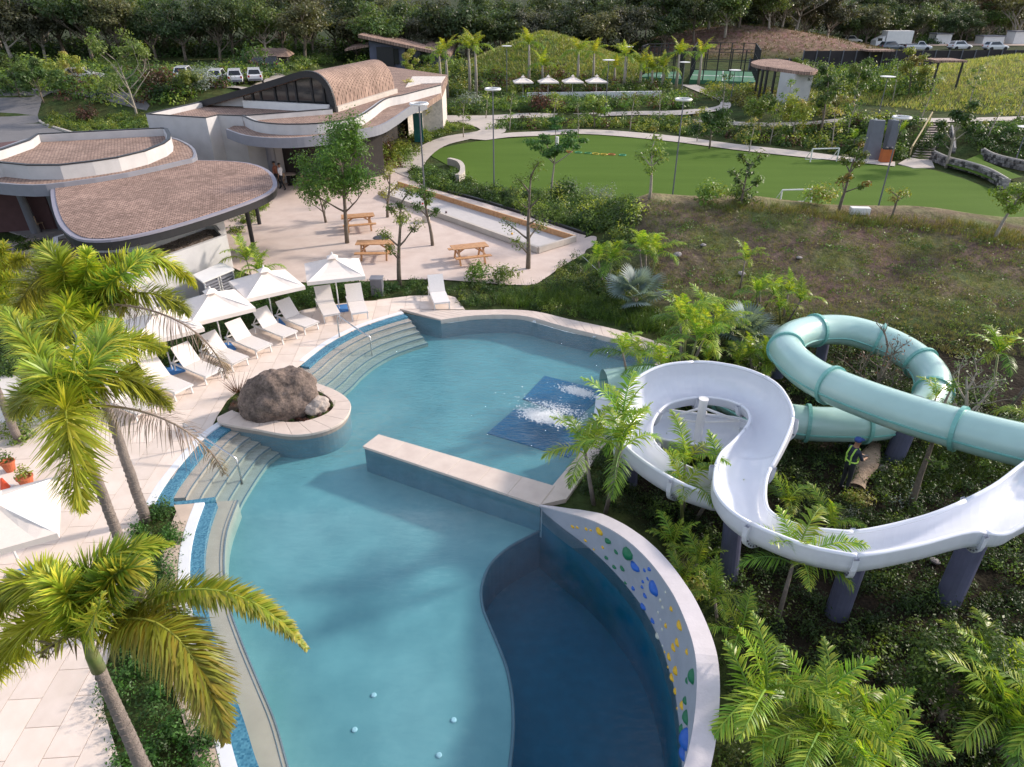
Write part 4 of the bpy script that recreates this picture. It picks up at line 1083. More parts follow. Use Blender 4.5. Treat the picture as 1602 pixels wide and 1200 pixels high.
# ================================================================ SLIDES
M_slide = mat('white_gelcoat', (.76, .78, .84), .22, var=.03, vs_=1.2, coat=.5)
M_slide_o = mat('white_shell', (.62, .64, .70), .4, var=.05)
M_col = mat('column_paint', (.085, .09, .15), .5, var=.15, vs_=3)
rims = [((1660, 795, 2.6), (1665, 680, 2.5)), ((1602, 821, 2.5), (1602, 725, 2.45)), ((1568, 837, 2.42), (1552, 762, 2.4)), ((1518, 833, 2.5), (1480, 797, 2.2)), ((1435, 854, 2.45), (1418, 817, 2.0)), ((1352, 869, 2.4), (1345, 832, 1.85)),
        ((1307, 865, 2.3), (1300, 831, 1.8)), ((1247, 850, 2.2), (1255, 825, 1.75)), ((1160, 812, 2.1), (1210, 806, 1.7)), ((1122, 775, 2.0), (1197, 783, 1.65)), ((1118, 742, 1.85), (1200, 745, 1.7)), ((1127, 712, 1.7), (1215, 716, 1.9)),
        ((1147, 692, 1.6), (1230, 685, 2.1)), ((1165, 672, 1.5), (1240, 655, 2.25)), ((1173, 656, 1.45), (1235, 630, 2.3)), ((1167, 641, 1.42), (1215, 602, 2.25)), ((1151, 631, 1.4), (1180, 583, 2.2)), ((1125, 624, 1.35), (1140, 572, 2.15)),
        ((1097, 622, 1.3), (1095, 567, 2.1)), ((1067, 626, 1.25), (1040, 572, 2.05)), ((1042, 635, 1.2), (1000, 590, 1.95)), ((1026, 651, 1.15), (972, 618, 1.85)), ((1019, 670, 1.1), (962, 650, 1.75)), ((1022, 690, 1.05), (963, 680, 1.65)),
        ((1035, 706, 1.0), (985, 705, 1.55)), ((1056, 721, .95), (1015, 728, 1.5)), ((1085, 735, .9), (1052, 750, 1.42)), ((1113, 741, .86), (1092, 768, 1.35)), ((1138, 738, .82), (1135, 778, 1.25)), ((1152, 729, .78), (1185, 757, 1.12)),
        ((1156, 718, .72), (1208, 720, 1.0)), ((1148, 709, .66), (1198, 682, .9)), ((1126, 703, .6), (1160, 657, .8)), ((1080, 695, .55), (1107, 650, .7)), ((1027, 686, .5), (1050, 643, .6)), ((960, 672, .4), (965, 628, .45)), ((922, 665, .32), (932, 622, .36))]
def subdiv(rs, k=5):
    A = smooth_line([Vector((P(x, y, z))) for (x, y, z), _ in rs], k); B = smooth_line([P(x, y, z) for _, (x, y, z) in rs], k); return A, B
sl = thing('white_body_slide', 'open white flume slide looping in a wide bowl beside the pool', 'water slide')
SA, SB = subdiv(rims)
def section_pts(i, K=14, extra=0):
    a, b = SA[i], SB[i]; w = (b - a).length; D = min(.62, .42 + .08 * w)
    if i < 60: D = .5
    a_, b_ = a, b
    out = []
    hv = Vector((b.x - a.x, b.y - a.y, 0)).normalized(); nn = Vector((0, 0, -1)) * .92 + Vector((0, 0, 0))
    ax = (b - a).normalized(); dn_ = Vector((0, 0, -1)); dn_ = (dn_ - ax * dn_.dot(ax) * .35).normalized()
    for k in range(K + 1):
        t = PI * k / K; s = (1 - math.cos(t)) / 2
        out.append(a.lerp(b, s) + dn_ * (math.sin(t) ** .62) * (D + extra) + (hv * (-extra if s < .5 else extra) * abs(math.cos(t))))
    return out
# cut into moulded sections
N = len(SA); cuts = list(range(0, N, 13)); 
if cuts[-1] < N - 1: cuts[-1] = N - 1
for c in range(len(cuts) - 1):
    i0, i1 = cuts[c], cuts[c + 1]; mb = MB(); K = 14
    rows = [section_pts(i, K) for i in range(i0, i1 + 1)]; ro = [section_pts(i, K, .05) for i in range(i0, i1 + 1)]
    for a, b in zip(rows[:-1], rows[1:]): mb.strip(a, b, 0)
    for a, b in zip(ro[:-1], ro[1:]): mb.strip(b, a, 1)
    sec = mb.build('slide_section', [M_slide, M_slide_o], sl, smooth=True)
    for L in (SA, SB):
        r = MB(); r.tube([L[i] + Vector((0, 0, .01)) for i in range(i0, i1 + 1)], .05, 6); r.build('rim', M_slide, sec, smooth=True)
    if c > 0:
        r = MB(); a0 = section_pts(i0, K, .04); a1 = section_pts(i0, K, .15); b0 = section_pts(i0 + 1, K, .04) if i0 + 1 < N else a0; b1 = section_pts(i0 + 1, K, .15)
        tt = ((SA[i0 + 1] - SA[i0]) + (SB[i0 + 1] - SB[i0])).normalized() * .05
        q0 = [p - tt for p in a1]; q1 = [p + tt for p in a1]; w0 = [p - tt for p in a0]; w1 = [p + tt for p in a0]
        r.strip(q0, q1); r.strip(w0, q0); r.strip(q1, w1); r.build('joint_flange', M_slide_o, sec)
        bm_ = MB()
        for k in range(2, K - 1):
            for dd in (-1, 1):
                bm_.box(a1[k].lerp(a0[k], .45) + tt * dd * 1.3, (.028, .028, .028))
        bm_.build('bolts', M_grey, sec)
def column(px, py, ztop, r, lean, parent, zb=-.5, m=M_col):
    p = P(px, py, zb); mb = MB(); mb.tube([(p.x, p.y, zb - .1), (p.x + lean[0], p.y + lean[1], ztop)], r, 18); mb.build('column', m, parent, smooth=False)
column(1308, 962, 1.45, .25, (.25, .35), sl); column(1482, 940, 1.6, .27, (.45, .5), sl); column(1139, 908, 1.2, .22, (.0, .45), sl); column(985, 762, .72, .22, (-.1, .0), sl)
cp = P(1086, 718, -.5); mb = MB(); mb.tube([(cp.x, cp.y, -.6), (cp.x, cp.y, 1.55)], .12, 16); mb.lathe([(.14, 0), (.14, .04)], (cp.x, cp.y, 1.55), 16); mb.build('centre_post', M_white, sl)
for k, i in enumerate((78, 88, 98)):
    q = section_pts(i)[1] - Vector((0, 0, .35)); mb = MB(); mb.tube([(cp.x, cp.y, 1.3 - .2 * (k % 2)), q], .04, 8); mb.tube([(cp.x, cp.y, .8), q], .035, 8); mb.build('bracket_arm', M_white, sl)
# green tube
tb = thing('green_tube_slide', 'closed mint green tube slide curling in a loop over the garden', 'water slide')
M_tube = mat('mint_gelcoat', (.38, .57, .53), .26, var=.06, vs_=1, coat=.3); M_tubef = mat('mint_flange', (.17, .42, .38), .35)
tc_px = [(1700, 716, 2.5), (1602, 697, 2.3), (1500, 671, 2.1), (1400, 641, 1.95), (1300, 603, 1.8), (1252, 574, 1.68), (1229, 546, 1.55), (1240, 527, 1.45), (1275, 517, 1.35), (1325, 517, 1.25), (1375, 531, 1.12), (1412, 548, 1.0), (1440, 568, .9), (1458, 590, .8), (1460, 614, .68), (1448, 636, .58), (1422, 652, .5), (1387, 660, .45), (1350, 664, .42), (1307, 664, .4), (1262, 662, .38), (1200, 650, .36), (1130, 618, .34), (1050, 598, .33), (985, 598, .32), (945, 602, .3)]
TC = smooth_line([P(x, y, z) for x, y, z in tc_px], 6)
RT = .52
cuts = list(range(0, len(TC), 12)); cuts[-1] = len(TC) - 1
for c in range(len(cuts) - 1):
    mb = MB(); seg = TC[cuts[c]:cuts[c + 1] + 1]; mb.tube(seg, RT, 28, capends=False); s = mb.build('tube_section', M_tube, tb, smooth=True)
    # moulded seam running along both sides
    mb = MB()
    for sd in (-1, 1):
        L = []
        for i, p in enumerate(seg):
            a, b = seg[max(i - 1, 0)], seg[min(i + 1, len(seg) - 1)]; t = (b - a).normalized(); n = Vector((-t.y, t.x, 0)).normalized(); L.append(p + n * sd * (RT + .005) - Vector((0, 0, .1)))
        mb.tube(L, .03, 5)
    mb.build('side_seam', M_tubef, s)
    if c > 0:
        i0 = cuts[c]; t = (TC[i0 + 1] - TC[i0 - 1]).normalized(); mb = MB()
        mb.tube([TC[i0] - t * .05, TC[i0] + t * .05], RT + .07, 28); 
        mb.build('joint_flange', M_tubef, s, smooth=False)
column(1398, 716, 1.5, .27, (.25, .15), tb, zb=-.45); column(1216, 585, 1.1, .22, (-.1, 0), tb, zb=-.2); column(1284, 560, .9, .2, (.05, .2), tb, zb=-.2); column(1640, 760, 1.9, .28, (0, 0), tb)

# ================================================================ POOLSIDE FURNITURE
def make_lounger():
    t = thing('sun_lounger', 'x', 'sun lounger')
    # local: foot at -Y end, head at +Y
    f = MB()
    for sx in (-1, 1): f.beam((sx * .32, -.97, .33), (sx * .32, .97, .33), .045, .06)
    for y in (-.95, -.1, .95): f.beam((-.32, y, .33), (.32, y, .33), .04, .05)
    obj('frame', f.mesh('frame', M_white), t)
    for sx in (-1, 1):
        for sy in (-1, 1): obj('leg', MB().beam((sx * .31, sy * .86, 0), (sx * .31, sy * .83, .32), .045, .045).mesh('leg', M_white), t)
    s = MB(); n = 8; V1 = []
    for k in range(n + 1):
        y = -.97 + 1.2 * k / n; V1.append((y, .375 - .012 * math.sin(PI * k / n)))
    def sheet(mb, prof, w):
        a = [(-w, y, z) for y, z in prof]; b = [(w, y, z) for y, z in prof]; a2 = [(-w, y, z - .035) for y, z in prof]; b2 = [(w, y, z - .035) for y, z in prof]
        mb.strip(b, a); mb.strip(a2, b2); mb.strip(a, a2); mb.strip(b2, b); mb.add([a[0], b[0], b2[0], a2[0]], [(0, 1, 2, 3)]); mb.add([a[-1], b[-1], b2[-1], a2[-1]], [(3, 2, 1, 0)])
    sheet(s, V1, .335); obj('seat', s.mesh('seat', M_sling), t)
    b = MB(); sheet(b, [(.24 + .5 * k / 6, .38 + .60 * k / 6 - .02 * math.sin(PI * k / 6)) for k in range(7)], .335); obj('backrest', b.mesh('backrest', M_sling), t)
    for sx in (-1, 1): obj('support', MB().beam((sx * .3, .9, .36), (sx * .3, .6, .76), .025, .025).mesh('support', M_white), t)
    return t
LN0 = make_lounger(); used = False
LNG = [((520.5, 504), (507, 478), 'white lounger left of the parasol pole, at the inner pool corner'), ((564, 501), (555, 475), 'white lounger right of the parasol pole, beside the grey cabinet'),
       ((489, 520), (437, 499), 'white lounger under the second parasol, on the far side of its pole'), ((455, 535), (401, 513), 'white lounger in front of the second parasol pole'),
       ((415, 556), (360, 533), 'white lounger right of the third parasol pole'), ((378, 577), (322, 554), 'white lounger with its backrest covered by a grey drooping frond'),
       ((337, 597), (280, 573), 'white lounger behind the boulder planter end of the row'), ((290, 622), (232, 597), 'white lounger half hidden by the green palm frond'), ((232, 655), (170, 628), 'lounger almost covered by the middle palm'),
       ((692, 485), (681, 459), 'single white lounger standing alone on the rounded deck tip')]
for f_, h_, lab in LNG:
    a, b = P(*f_, .0), P(*h_, .0); d = (b - a); d.z = 0
    o = LN0 if not used else copy_tree(LN0); used = True
    mid = a + d.normalized() * .9; o.location = (mid.x, mid.y, .004); o.rotation_euler = (0, 0, math.atan2(d.y, d.x) - PI / 2); o['label'] = lab; o['group'] = 'sun loungers along the pool deck'
def make_umbrella(w=2.25, hgt=2.3):
    t = thing('parasol', 'x', 'parasol')
    h = w / 2; ze, za = hgt - .55, hgt
    cor = [(-h, -h), (h, -h), (h, h), (-h, h)]
    for i in range(4):
        a, b = Vector((*cor[i], ze)), Vector((*cor[(i + 1) % 4], ze)); ap_ = Vector((0, 0, za)); n = 5; mb = MB(); vs = []
        rows = []
        for k in range(n + 1):
            s = k / n; rows.append([a.lerp(b, j / 6).lerp(ap_, s) - Vector((0, 0, .10 * math.sin(PI * s) * (1 if 0 < j < 6 else .55))) for j in range(7)])
        for r0, r1 in zip(rows[:-1], rows[1:]): mb.strip(r0, r1)
        mb.strip([p - Vector((0, 0, .14)) for p in rows[0]], rows[0])
        obj('canopy_panel', mb.mesh('canopy_panel', M_fabric), t)
    for i in range(4): obj('rib', MB().tube([(0, 0, za - .06), (cor[i][0], cor[i][1], ze - .02)], .014, 5).mesh('rib', M_white), t)
    v = MB(); vs = [(x * .22, y * .22, za - .02) for x, y in [(-1, -1), (1, -1), (1, 1), (-1, 1)]] + [(0, 0, za + .12)]
    v.add(vs, [(0, 1, 4), (1, 2, 4), (2, 3, 4), (3, 0, 4)]); obj('vent', v.mesh('vent', M_fabric), t)
    obj('pole', MB().tube([(0, 0, 0), (0, 0, za + .05)], .026, 8).mesh('pole', M_white), t)
    obj('finial', MB().lathe([(.03, za + .1), (.04, za + .14), (.01, za + .2)], n=8).mesh('finial', M_white), t)
    obj('base', MB().box((0, 0, .03), (.7, .7, .06)).mesh('base', M_bluefab), t)
    return t
UM0 = make_umbrella(); first = True
for (x, y, r, l) in [(531, 484, .30, 'cream parasol between the two loungers at the inner corner'), (429, 508, .62, 'cream parasol second from the planted corner of the row'), (350, 546, .66, 'cream parasol above the lounger row, left of the tree palm gap'), (270, 580, .66, 'cream parasol partly behind the grey hanging frond'), (196, 622, .66, 'cream parasol hidden behind the palm crowns'), (42, 905, .5, 'large cream parasol cut by the edge over the lower deck')]:
    o = UM0 if first else copy_tree(UM0); first = False
    p = P(x, y, 0); o.location = (p.x, p.y, .004); o.rotation_euler = (0, 0, r); o['label'] = l; o['group'] = 'cream parasols on the pool deck'
# four parasols by the far court
for i, x in enumerate([818, 857, 895, 932]):
    o = copy_tree(UM0); p = PG(x, 152); o.location = (p.x, p.y, p.z); o.rotation_euler = (0, 0, .1); o['label'] = ['leftmost', 'second', 'third', 'rightmost'][i] + ' of four white parasols at the foot of the cone shaped mound'; o['group'] = 'white parasols below the mound'
mb = MB(); a, b = PG(825, 154), PG(1035, 152); n_ = 12
lwl = thing('low_wall', 'low white wall running below the four far parasols', 'wall')
for k in range(n_): p0, p1 = a.lerp(b, k / n_), a.lerp(b, (k + .97) / n_); mb = MB(); mb.beam(p0 + Vector((0, 0, .3)), p1 + Vector((0, 0, .3)), .4, .7); mb.build('wall_panel', M_white, lwl)
# grey cabinet by the loungers
p = P(590, 464, 0); t = thing('grey_cabinet', 'small charcoal cabinet at the deck edge behind the loungers', 'cabinet'); mb = MB(); mb.box((p.x, p.y + .25, .38), (.5, .45, .76)); mb.build('cabinet_body', M_grey, t, bevel=.01); mb = MB(); mb.box((p.x, p.y + .25, .78), (.56, .5, .04)); mb.build('lid', M_fasc, t)
# handrails
def handrail(a, b, label):
    t = thing('handrail', label, 'handrail'); A_ = P(*a, 0); B_ = P(*b, -.5); d = B_ - A_; d.z = 0; L = d.length; d.normalize()
    pts = [A_, A_ + Vector((0, 0, .8)) + d * .02, A_ + Vector((0, 0, .88)) + d * .12, A_ + d * L * .75 + Vector((0, 0, .42)), A_ + d * L + Vector((0, 0, .28)), A_ + d * L + Vector((0, 0, -.7))]
    mb = MB(); mb.tube(smooth_line(pts[:3], 3) + [pts[3]] + smooth_line(pts[3:5], 2)[1:] + [pts[5]], .026, 8); mb.build('rail', M_steel, t, smooth=True)
handrail((531, 527), (582, 556), 'steel handrail down the far pool steps'); handrail((296, 702), (378, 752), 'steel handrail down the near pool steps')
# boulders
def boulder(name, label, px, py, z, R, seed, m):
    import bmesh
    bm = bmesh.new(); bmesh.ops.create_icosphere(bm, subdivisions=5, radius=1)
    from mathutils import noise
    for v in bm.verts:
        d = v.co.normalized(); s = 1 + .26 * noise.noise(d * 1.1 + Vector((seed, 0, 0))) + .12 * noise.noise(d * 2.6 + Vector((0, seed, 0))) + .05 * noise.noise(d * 7) + .02 * noise.noise(d * 18)
        w = noise.voronoi(d * 1.6 + Vector((seed, seed, 0)))[0]; s -= .10 * max(0, .35 - (w[1] - w[0])) 
        v.co = Vector((d.x * R[0], d.y * R[1], d.z * R[2])) * s
    me = bpy.data.meshes.new(name); bm.to_mesh(me); bm.free(); me.materials.append(m); me.polygons.foreach_set('use_smooth', [True] * len(me.polygons))
    p = P(px, py, z); o = obj(name, me, None, p, (0, 0, .3)); tag(o, label, 'rock'); return o
def rockmat():
    m = mat('boulder_rock', (.075, .056, .048), .95, vs_=2.2, bump=1.0, bs=6, col2=(.24, .18, .15))
    t = m.node_tree; b = t.nodes['Principled BSDF']; src = b.inputs['Base Color'].links[0].from_socket
    tc = nd(t, 'ShaderNodeTexCoord'); v = nd(t, 'ShaderNodeTexNoise'); v.inputs['Scale'].default_value = 11; v.inputs['Detail'].default_value = 8; v.inputs['Roughness'].default_value = .75
    t.links.new(tc.outputs['Object'], v.inputs['Vector']); mr = nd(t, 'ShaderNodeMapRange'); mr.inputs[1].default_value = .35; mr.inputs[2].default_value = .65; mr.inputs[3].default_value = .45; mr.inputs[4].default_value = 1.4
    hs = nd(t, 'ShaderNodeHueSaturation'); t.links.new(v.outputs['Fac'], mr.inputs[0]); t.links.new(mr.outputs[0], hs.inputs['Value']); t.links.new(src, hs.inputs['Color']); t.links.new(hs.outputs[0], b.inputs['Base Color']); return m
M_rock = rockmat()
boulder('boulder', 'big brown weathered boulder in the curved poolside planter', 437, 622, .55, (1.16, .80, 1.0), 1.3, M_rock)
boulder('boulder', 'small pale rock leaning at the foot of the big boulder', 493, 634, .30, (.42, .36, .30), 4.1, mat('pale_rock', (.30, .25, .22), .95, vs_=5, bump=.9, bs=9, col2=(.45, .39, .35)))
# terracotta pots
for i, (x, y, r) in enumerate([(17, 736, .17), (44, 760, .19)]):
    p = P(x, y, 0); t = thing('plant_pot', ['terracotta pot with a leafy plant nearest the garden bed', 'wider terracotta pot standing by the large parasol'][i], 'plant pot', p)
    mb = MB(); mb.lathe([(r * .7, 0), (r, .26), (r * 1.1, .27), (r * 1.1, .32), (r * .9, .32), (r * .85, .27)], n=18); obj('pot', mb.mesh('pot', M_terra), t)
    V, F, c = clumps(np.array([[0, 0, .32]]), np.array([.2]), np.array([.35]), 90, np.array([.05]), palette(1, MIDG)); obj('foliage', quads_mesh('foliage', V, F, c, M_leaf), t)
p = P(9, 764, 0); t = thing('traffic_cone', 'small orange cone on a white mat beside the pots', 'cone', p); mb = MB(); mb.lathe([(.12, .02), (.03, .33), (.0, .34)], n=12); obj('cone', mb.mesh('cone', mat('cone_orange', (.75, .09, .03), .5)), t); obj('base', MB().box((0, 0, .012), (.3, .3, .024)).mesh('base', M_white), t)

# ================================================================ PLAZA
def make_picnic():
    t = thing('picnic_table', 'x', 'picnic table')
    for k in range(5): obj('plank', MB().box((0, (k - 2) * .145, .75), (1.8, .135, .04)).mesh('plank', M_wood), t)
    for s in (-1, 1):
        for k in range(2): obj('bench_plank', MB().box((0, s * (.68 + k * .14), .44), (1.8, .13, .04)).mesh('bench_plank', M_wood), t)
    for sx in (-.62, .62):
        for s in (-1, 1): obj('leg', MB().beam((sx, s * .62, 0), (sx, s * .22, .73), .09, .045).mesh('leg', M_wood), t)
        obj('crossbeam', MB().beam((sx + .05, -.8, .40), (sx + .05, .8, .40), .045, .09).mesh('crossbeam', M_wood), t)
        obj('top_batten', MB().beam((sx + .05, -.33, .70), (sx + .05, .33, .70), .045, .07).mesh('top_batten', M_wood), t)
        obj('brace', MB().beam((sx, 0, .42), (sx * .25, 0, .72), .045, .07).mesh('brace', M_wood), t)
    return t
PT0 = make_picnic(); first = True
for x, y, ang, l in [(735, 408, .32, 'orange pine picnic table angled near the bocce court corner'), (588, 402, .03, 'pine picnic table behind the inner parasol, beside the slim tree'), (562, 358, .28, 'reddish picnic table half behind the dense tree trunk')]:
    o = PT0 if first else copy_tree(PT0); first = False; p = P(x, y, 0); o.location = (p.x, p.y, .006); o.rotation_euler = (0, 0, ang); o['label'] = l; o['group'] = 'picnic tables on the gravel plaza'
bc = thing('bocce_court', 'long pale bocce court edged with concrete and timber boards', 'bocce court')
q = PL([(600, 309), (842, 396), (900, 378), (622, 291)], .01); a0, a1, a2, a3 = q
mb = MB(); mb.prism(q, -.01, .02); mb.build('court_surface', mat('court_sand', (.50, .47, .46), .95, var=.05), bc)
for A_, B_, n in ((a0, a1, 8), (a1, a2, 3), (a3, a0, 3)):
    for k in range(n): p0, p1 = A_.lerp(B_, k / n), A_.lerp(B_, (k + .99) / n); mb = MB(); mb.beam(p0 + Vector((0, 0, .17)), p1 + Vector((0, 0, .17)), .16, .3); mb.build('kerb_block', M_conc, bc)
for k in range(8): p0, p1 = a3.lerp(a2, k / 8), a3.lerp(a2, (k + .985) / 8); mb = MB(); mb.beam(p0 + Vector((0, 0, .17)), p1 + Vector((0, 0, .17)), .08, .3); mb.build('timber_board', M_wood, bc); mb = MB(); mb.beam(p0 + Vector((0, .16, .16)), p1 + Vector((0, .16, .16)), .2, .3); mb.build('kerb_block', M_conc, bc)
for i, (x, y, c) in enumerate([(643, 317, 'red'), (657, 318.5, 'dark'), (661, 318.5, 'red'), (656, 327.5, 'yellow'), (698, 332, 'dark'), (801, 365.5, 'yellow')]):
    p = P(x, y, .08); mb = MB(); prof = [(.065 * math.sin(PI * k / 6) + .001, .065 - .065 * math.cos(PI * k / 6)) for k in range(7)]; mb.lathe(prof, (0, 0, 0), 10)
    o = obj('bocce_ball', mb.mesh('bocce_ball', mat(c + '_ball', {'red': (.5, .04, .03), 'dark': (.06, .02, .03), 'yellow': (.7, .4, .03)}[c], .4), True), None, (p.x, p.y, .02)); tag(o, ['red bocce ball at the far end of the court', 'dark bocce ball touching distance from a red one', 'red bocce ball beside the dark one', 'yellow bocce ball near the concrete side', 'dark bocce ball alone at the middle of the court', 'yellow bocce ball by the near corner of the court'][i], 'ball')
p = P(597, 372, 0); t = thing('drain_grate', 'round dark drain grate in the gravel by the slim tree', 'grate', (p.x, p.y, .01)); mb = MB(); mb.lathe([(.45, 0), (.45, .015), (.38, .015)], n=20)
obj('rim', mb.mesh('rim', M_black), t)
for k in range(-3, 4): w_ = 2 * math.sqrt(.4 ** 2 - (k * .11) ** 2); obj('bar', MB().box((0, k * .11, .02), (w_, .04, .012)).mesh('bar', M_grey), t)
kc = smooth_line(PL([(700, 301), (760, 317), (860, 349), (921, 370), (935, 380)], 0), 3); mb = MB(); o2 = offset_line(kc, .15)
for i in range(len(kc) - 1): mb.prism([kc[i], kc[i + 1], o2[i + 1], o2[i]], -.05, .12)
struct(mb.build('plaza_kerb', M_black))
kc = smooth_line(PL([(700, 258), (714, 262), (720, 270), (719, 280), (712, 284)], 0), 4); o2 = offset_line(kc, .35); t = thing('seat_wall', 'short curved pale seat wall at the lawn corner', 'wall')
for i in range(0, len(kc) - 1, 2): mb = MB(); mb.prism([kc[i], kc[i + 1], kc[min(i + 2, len(kc) - 1)], o2[min(i + 2, len(kc) - 1)], o2[i + 1], o2[i]], 0, .5); mb.build('wall_block', M_conc, t)
# lamp posts
def lamp(bx, by, tx, ty, ring, label, g=False, base=False):
    b = PG(bx, by) if g else P(bx, by, 0)
    # height from the surveyed top
    best = min(range(10, 160), key=lambda k: abs(proj((b.x, b.y, b.z + k * .1))[1] - ty)); h = best * .1
    t = thing('lamp_post', label, 'lamp post', b, group='lamp posts along the paths')
    obj('pole', MB().tube([(0, 0, 0), (0, 0, h)], [.05, .035], 8).mesh('pole', M_grey), t)
    if base: obj('plinth', MB().box((0, 0, .2), (.4, .4, .4)).mesh('plinth', M_conc), t)
    m = MB()
    if ring:
        R = .46; pts = [(R * math.cos(a), R * math.sin(a), h) for a in [2 * PI * k / 24 for k in range(24)]]; m.tube(pts, .07, 6, closed=True); obj('ring_head', m.mesh('ring_head', M_white), t)
        m = MB(); m.tube([(-R, 0, h), (R, 0, h)], .02, 5); m.tube([(0, -R, h), (0, R, h)], .02, 5); obj('spokes', m.mesh('spokes', M_grey), t)
    else: m.lathe([(.6, h), (.64, h + .05), (.45, h + .08)], n=16); obj('disc_head', m.mesh('disc_head', M_white), t)
lamp(667, 347, 659, 164, True, 'ring lamp post on a concrete plinth beside the bocce court', base=True); lamp(773, 297, 771, 139, True, 'ring lamp post in front of the flat topped tree')
lamp(1052, 307, 1062, 156, True, 'ring lamp post at the lawn edge, left of the dirt hill'); lamp(1372, 331, 1409, 185, True, 'leaning looking ring lamp post before the wooden stairs')
for bx, by, tx, ty, l in [(947, 178, 948, 95, 'disc lamp post on the upper footpath, right of the cone mound'), (978, 140, 983, 74, 'tall disc lamp post beside the right royal palms'), (793, 150, 793, 72, 'disc lamp post in front of the cone mound'), (1066, 146, 1070, 98, 'disc lamp post at the path bend'), (1143, 158, 1150, 110, 'disc lamp post in front of the green court'), (1373, 185, 1384, 120, 'disc lamp post behind the dark slabs'), (1585, 262, 1602, 200, 'lamp post among the stone terraces')]:
    lamp(bx, by, tx, ty, False, l, g=True)

# ================================================================ LAWN END: stairs, terraces, slabs, goals
st = thing('wooden_stairs', 'straight flight of pale steps climbing from the lawn to the upper path', 'stairs')
bl, br = P(1426, 247, 0), P(1456, 249, 0); zt = hz1(PG(1470, 192).x, PG(1470, 192).y) + .05; tl, trr = P(1457, 194, zt), P(1486, 194, zt)
for k in range(14):
    s0, s1 = k / 14, (k + 1.05) / 14; z = zt * (k + 1) / 14 + .02
    mb = MB(); mb.prism([bl.lerp(tl, s0), br.lerp(trr, s0), br.lerp(trr, s1), bl.lerp(tl, s1)], z - .16, z); mb.build('step', mat('step_boards', (.42, .35, .31), .85, var=.12), st)
    mb = MB(); mb.prism([bl.lerp(tl, s0 - .005), br.lerp(trr, s0 - .005), br.lerp(trr, s0), bl.lerp(tl, s0)], z - .30, z - .05); mb.build('riser', mat('riser_boards', (.09, .07, .06), .9), st)
mb = MB(); 
hr = [bl + Vector((-.2, 0, .9)), tl + Vector((-.2, 0, .95))]
mb.tube([bl + Vector((-.2, 0, .2)), hr[0], hr[0].lerp(hr[1], .5) + Vector((0, 0, -.1)), hr[1], tl + Vector((-.2, 0, 0))], .06, 6); mb.build('handrail', mat('bamboo', (.45, .36, .2), .7), st)
for k in range(3): p = br.lerp(trr, .1 + .18 * k) + Vector((.1, 0, 0)); mb = MB(); mb.beam(p + Vector((0, 0, .1)), p + Vector((0, 0, 1.2)), .06, .06); mb.build('baluster', M_black, st)
mb = MB(); mb.prism(PL([(1405, 256), (1428, 243), (1456, 247), (1462, 262), (1430, 263)], .02), -.03, .03); struct(mb.build('stair_landing', M_path))
M_stone = None
def stonemat():
    m = bpy.data.materials.new('dry_stone'); m.use_nodes = True; t = m.node_tree; b = t.nodes['Principled BSDF']; b.inputs['Roughness'].default_value = .95
    tc = nd(t, 'ShaderNodeTexCoord'); v = nd(t, 'ShaderNodeTexVoronoi'); v.inputs['Scale'].default_value = 3.2; t.links.new(tc.outputs['Object'], v.inputs['Vector'])
    r = nd(t, 'ShaderNodeValToRGB'); e = r.color_ramp.elements; e[0].color = (.10, .09, .09, 1); e[1].color = (.34, .31, .30, 1); sx = nd(t, 'ShaderNodeSeparateColor'); t.links.new(v.outputs['Color'], sx.inputs[0]); t.links.new(sx.outputs[0], r.inputs[0])
    t.links.new(r.outputs[0], b.inputs['Base Color']); return m
M_stone = stonemat()
def stonewall(pts_px, h, w, label):
    t = thing('stone_wall', label, 'wall'); L = smooth_line([PG(x, y) for x, y in pts_px], 6); k = 0
    import itertools
    for row in range(3):
        R_ = resample(L, 34)
        for i in range(len(R_) - 1):
            a, b = R_[i], R_[i + 1]; off = .5 if row % 2 else 0; a2 = a.lerp(b, off * .5); z0 = h * row / 3; sc = h / 3
            m_ = (a + b) / 2 + (b - a) * (off - .25); d = (b - a); ang = math.atan2(d.y, d.x); l_ = d.length * random.uniform(.85, .97)
            o = obj('stone', STONES[random.randrange(4)], t, (m_.x, m_.y, m_.z + z0 + sc / 2), (random.uniform(-.05, .05), 0, ang), (l_, w * random.uniform(.9, 1.08), sc * random.uniform(.9, .99)))
    mb = MB(); mb.tube([p + Vector((0, 0, h + .02)) for p in L], .07, 6); mb.build('cap', M_conc, t)
STONES = []
for i in range(4):
    mb = MB(); mb.box((0, 0, 0), (1, 1, 1)); mb.v = [tuple(c * random.uniform(.82, 1.0) for c in v) for v in mb.v]
    cc = [.08, .36, .2, .28][i]; STONES.append(mb.mesh('stone', mat('fieldstone_%s' % 'abcd'[i], (cc, cc * .93, cc * .9), .95, var=.3, vs_=4, bump=.5)))
stonewall([(1458, 250), (1480, 260), (1515, 269), (1545, 280), (1572, 296)], .65, .5, 'lower dry stone retaining wall curving beside the lawn'); stonewall([(1535, 246), (1550, 254), (1578, 262), (1625, 272)], .65, .5, 'upper dry stone retaining wall behind the grassy terrace')
stonewall([(1491, 240), (1490, 225), (1487, 205)], .4, .3, 'narrow stone kerb beside the small steps')
dt = PL([(1480, 256), (1515, 266), (1560, 282), (1600, 275), (1540, 250), (1535, 244)], .35)
struct(drape('terrace_turf', [Vector((p.x, p.y, 0)) for p in dt], .28, 2, M_turf))
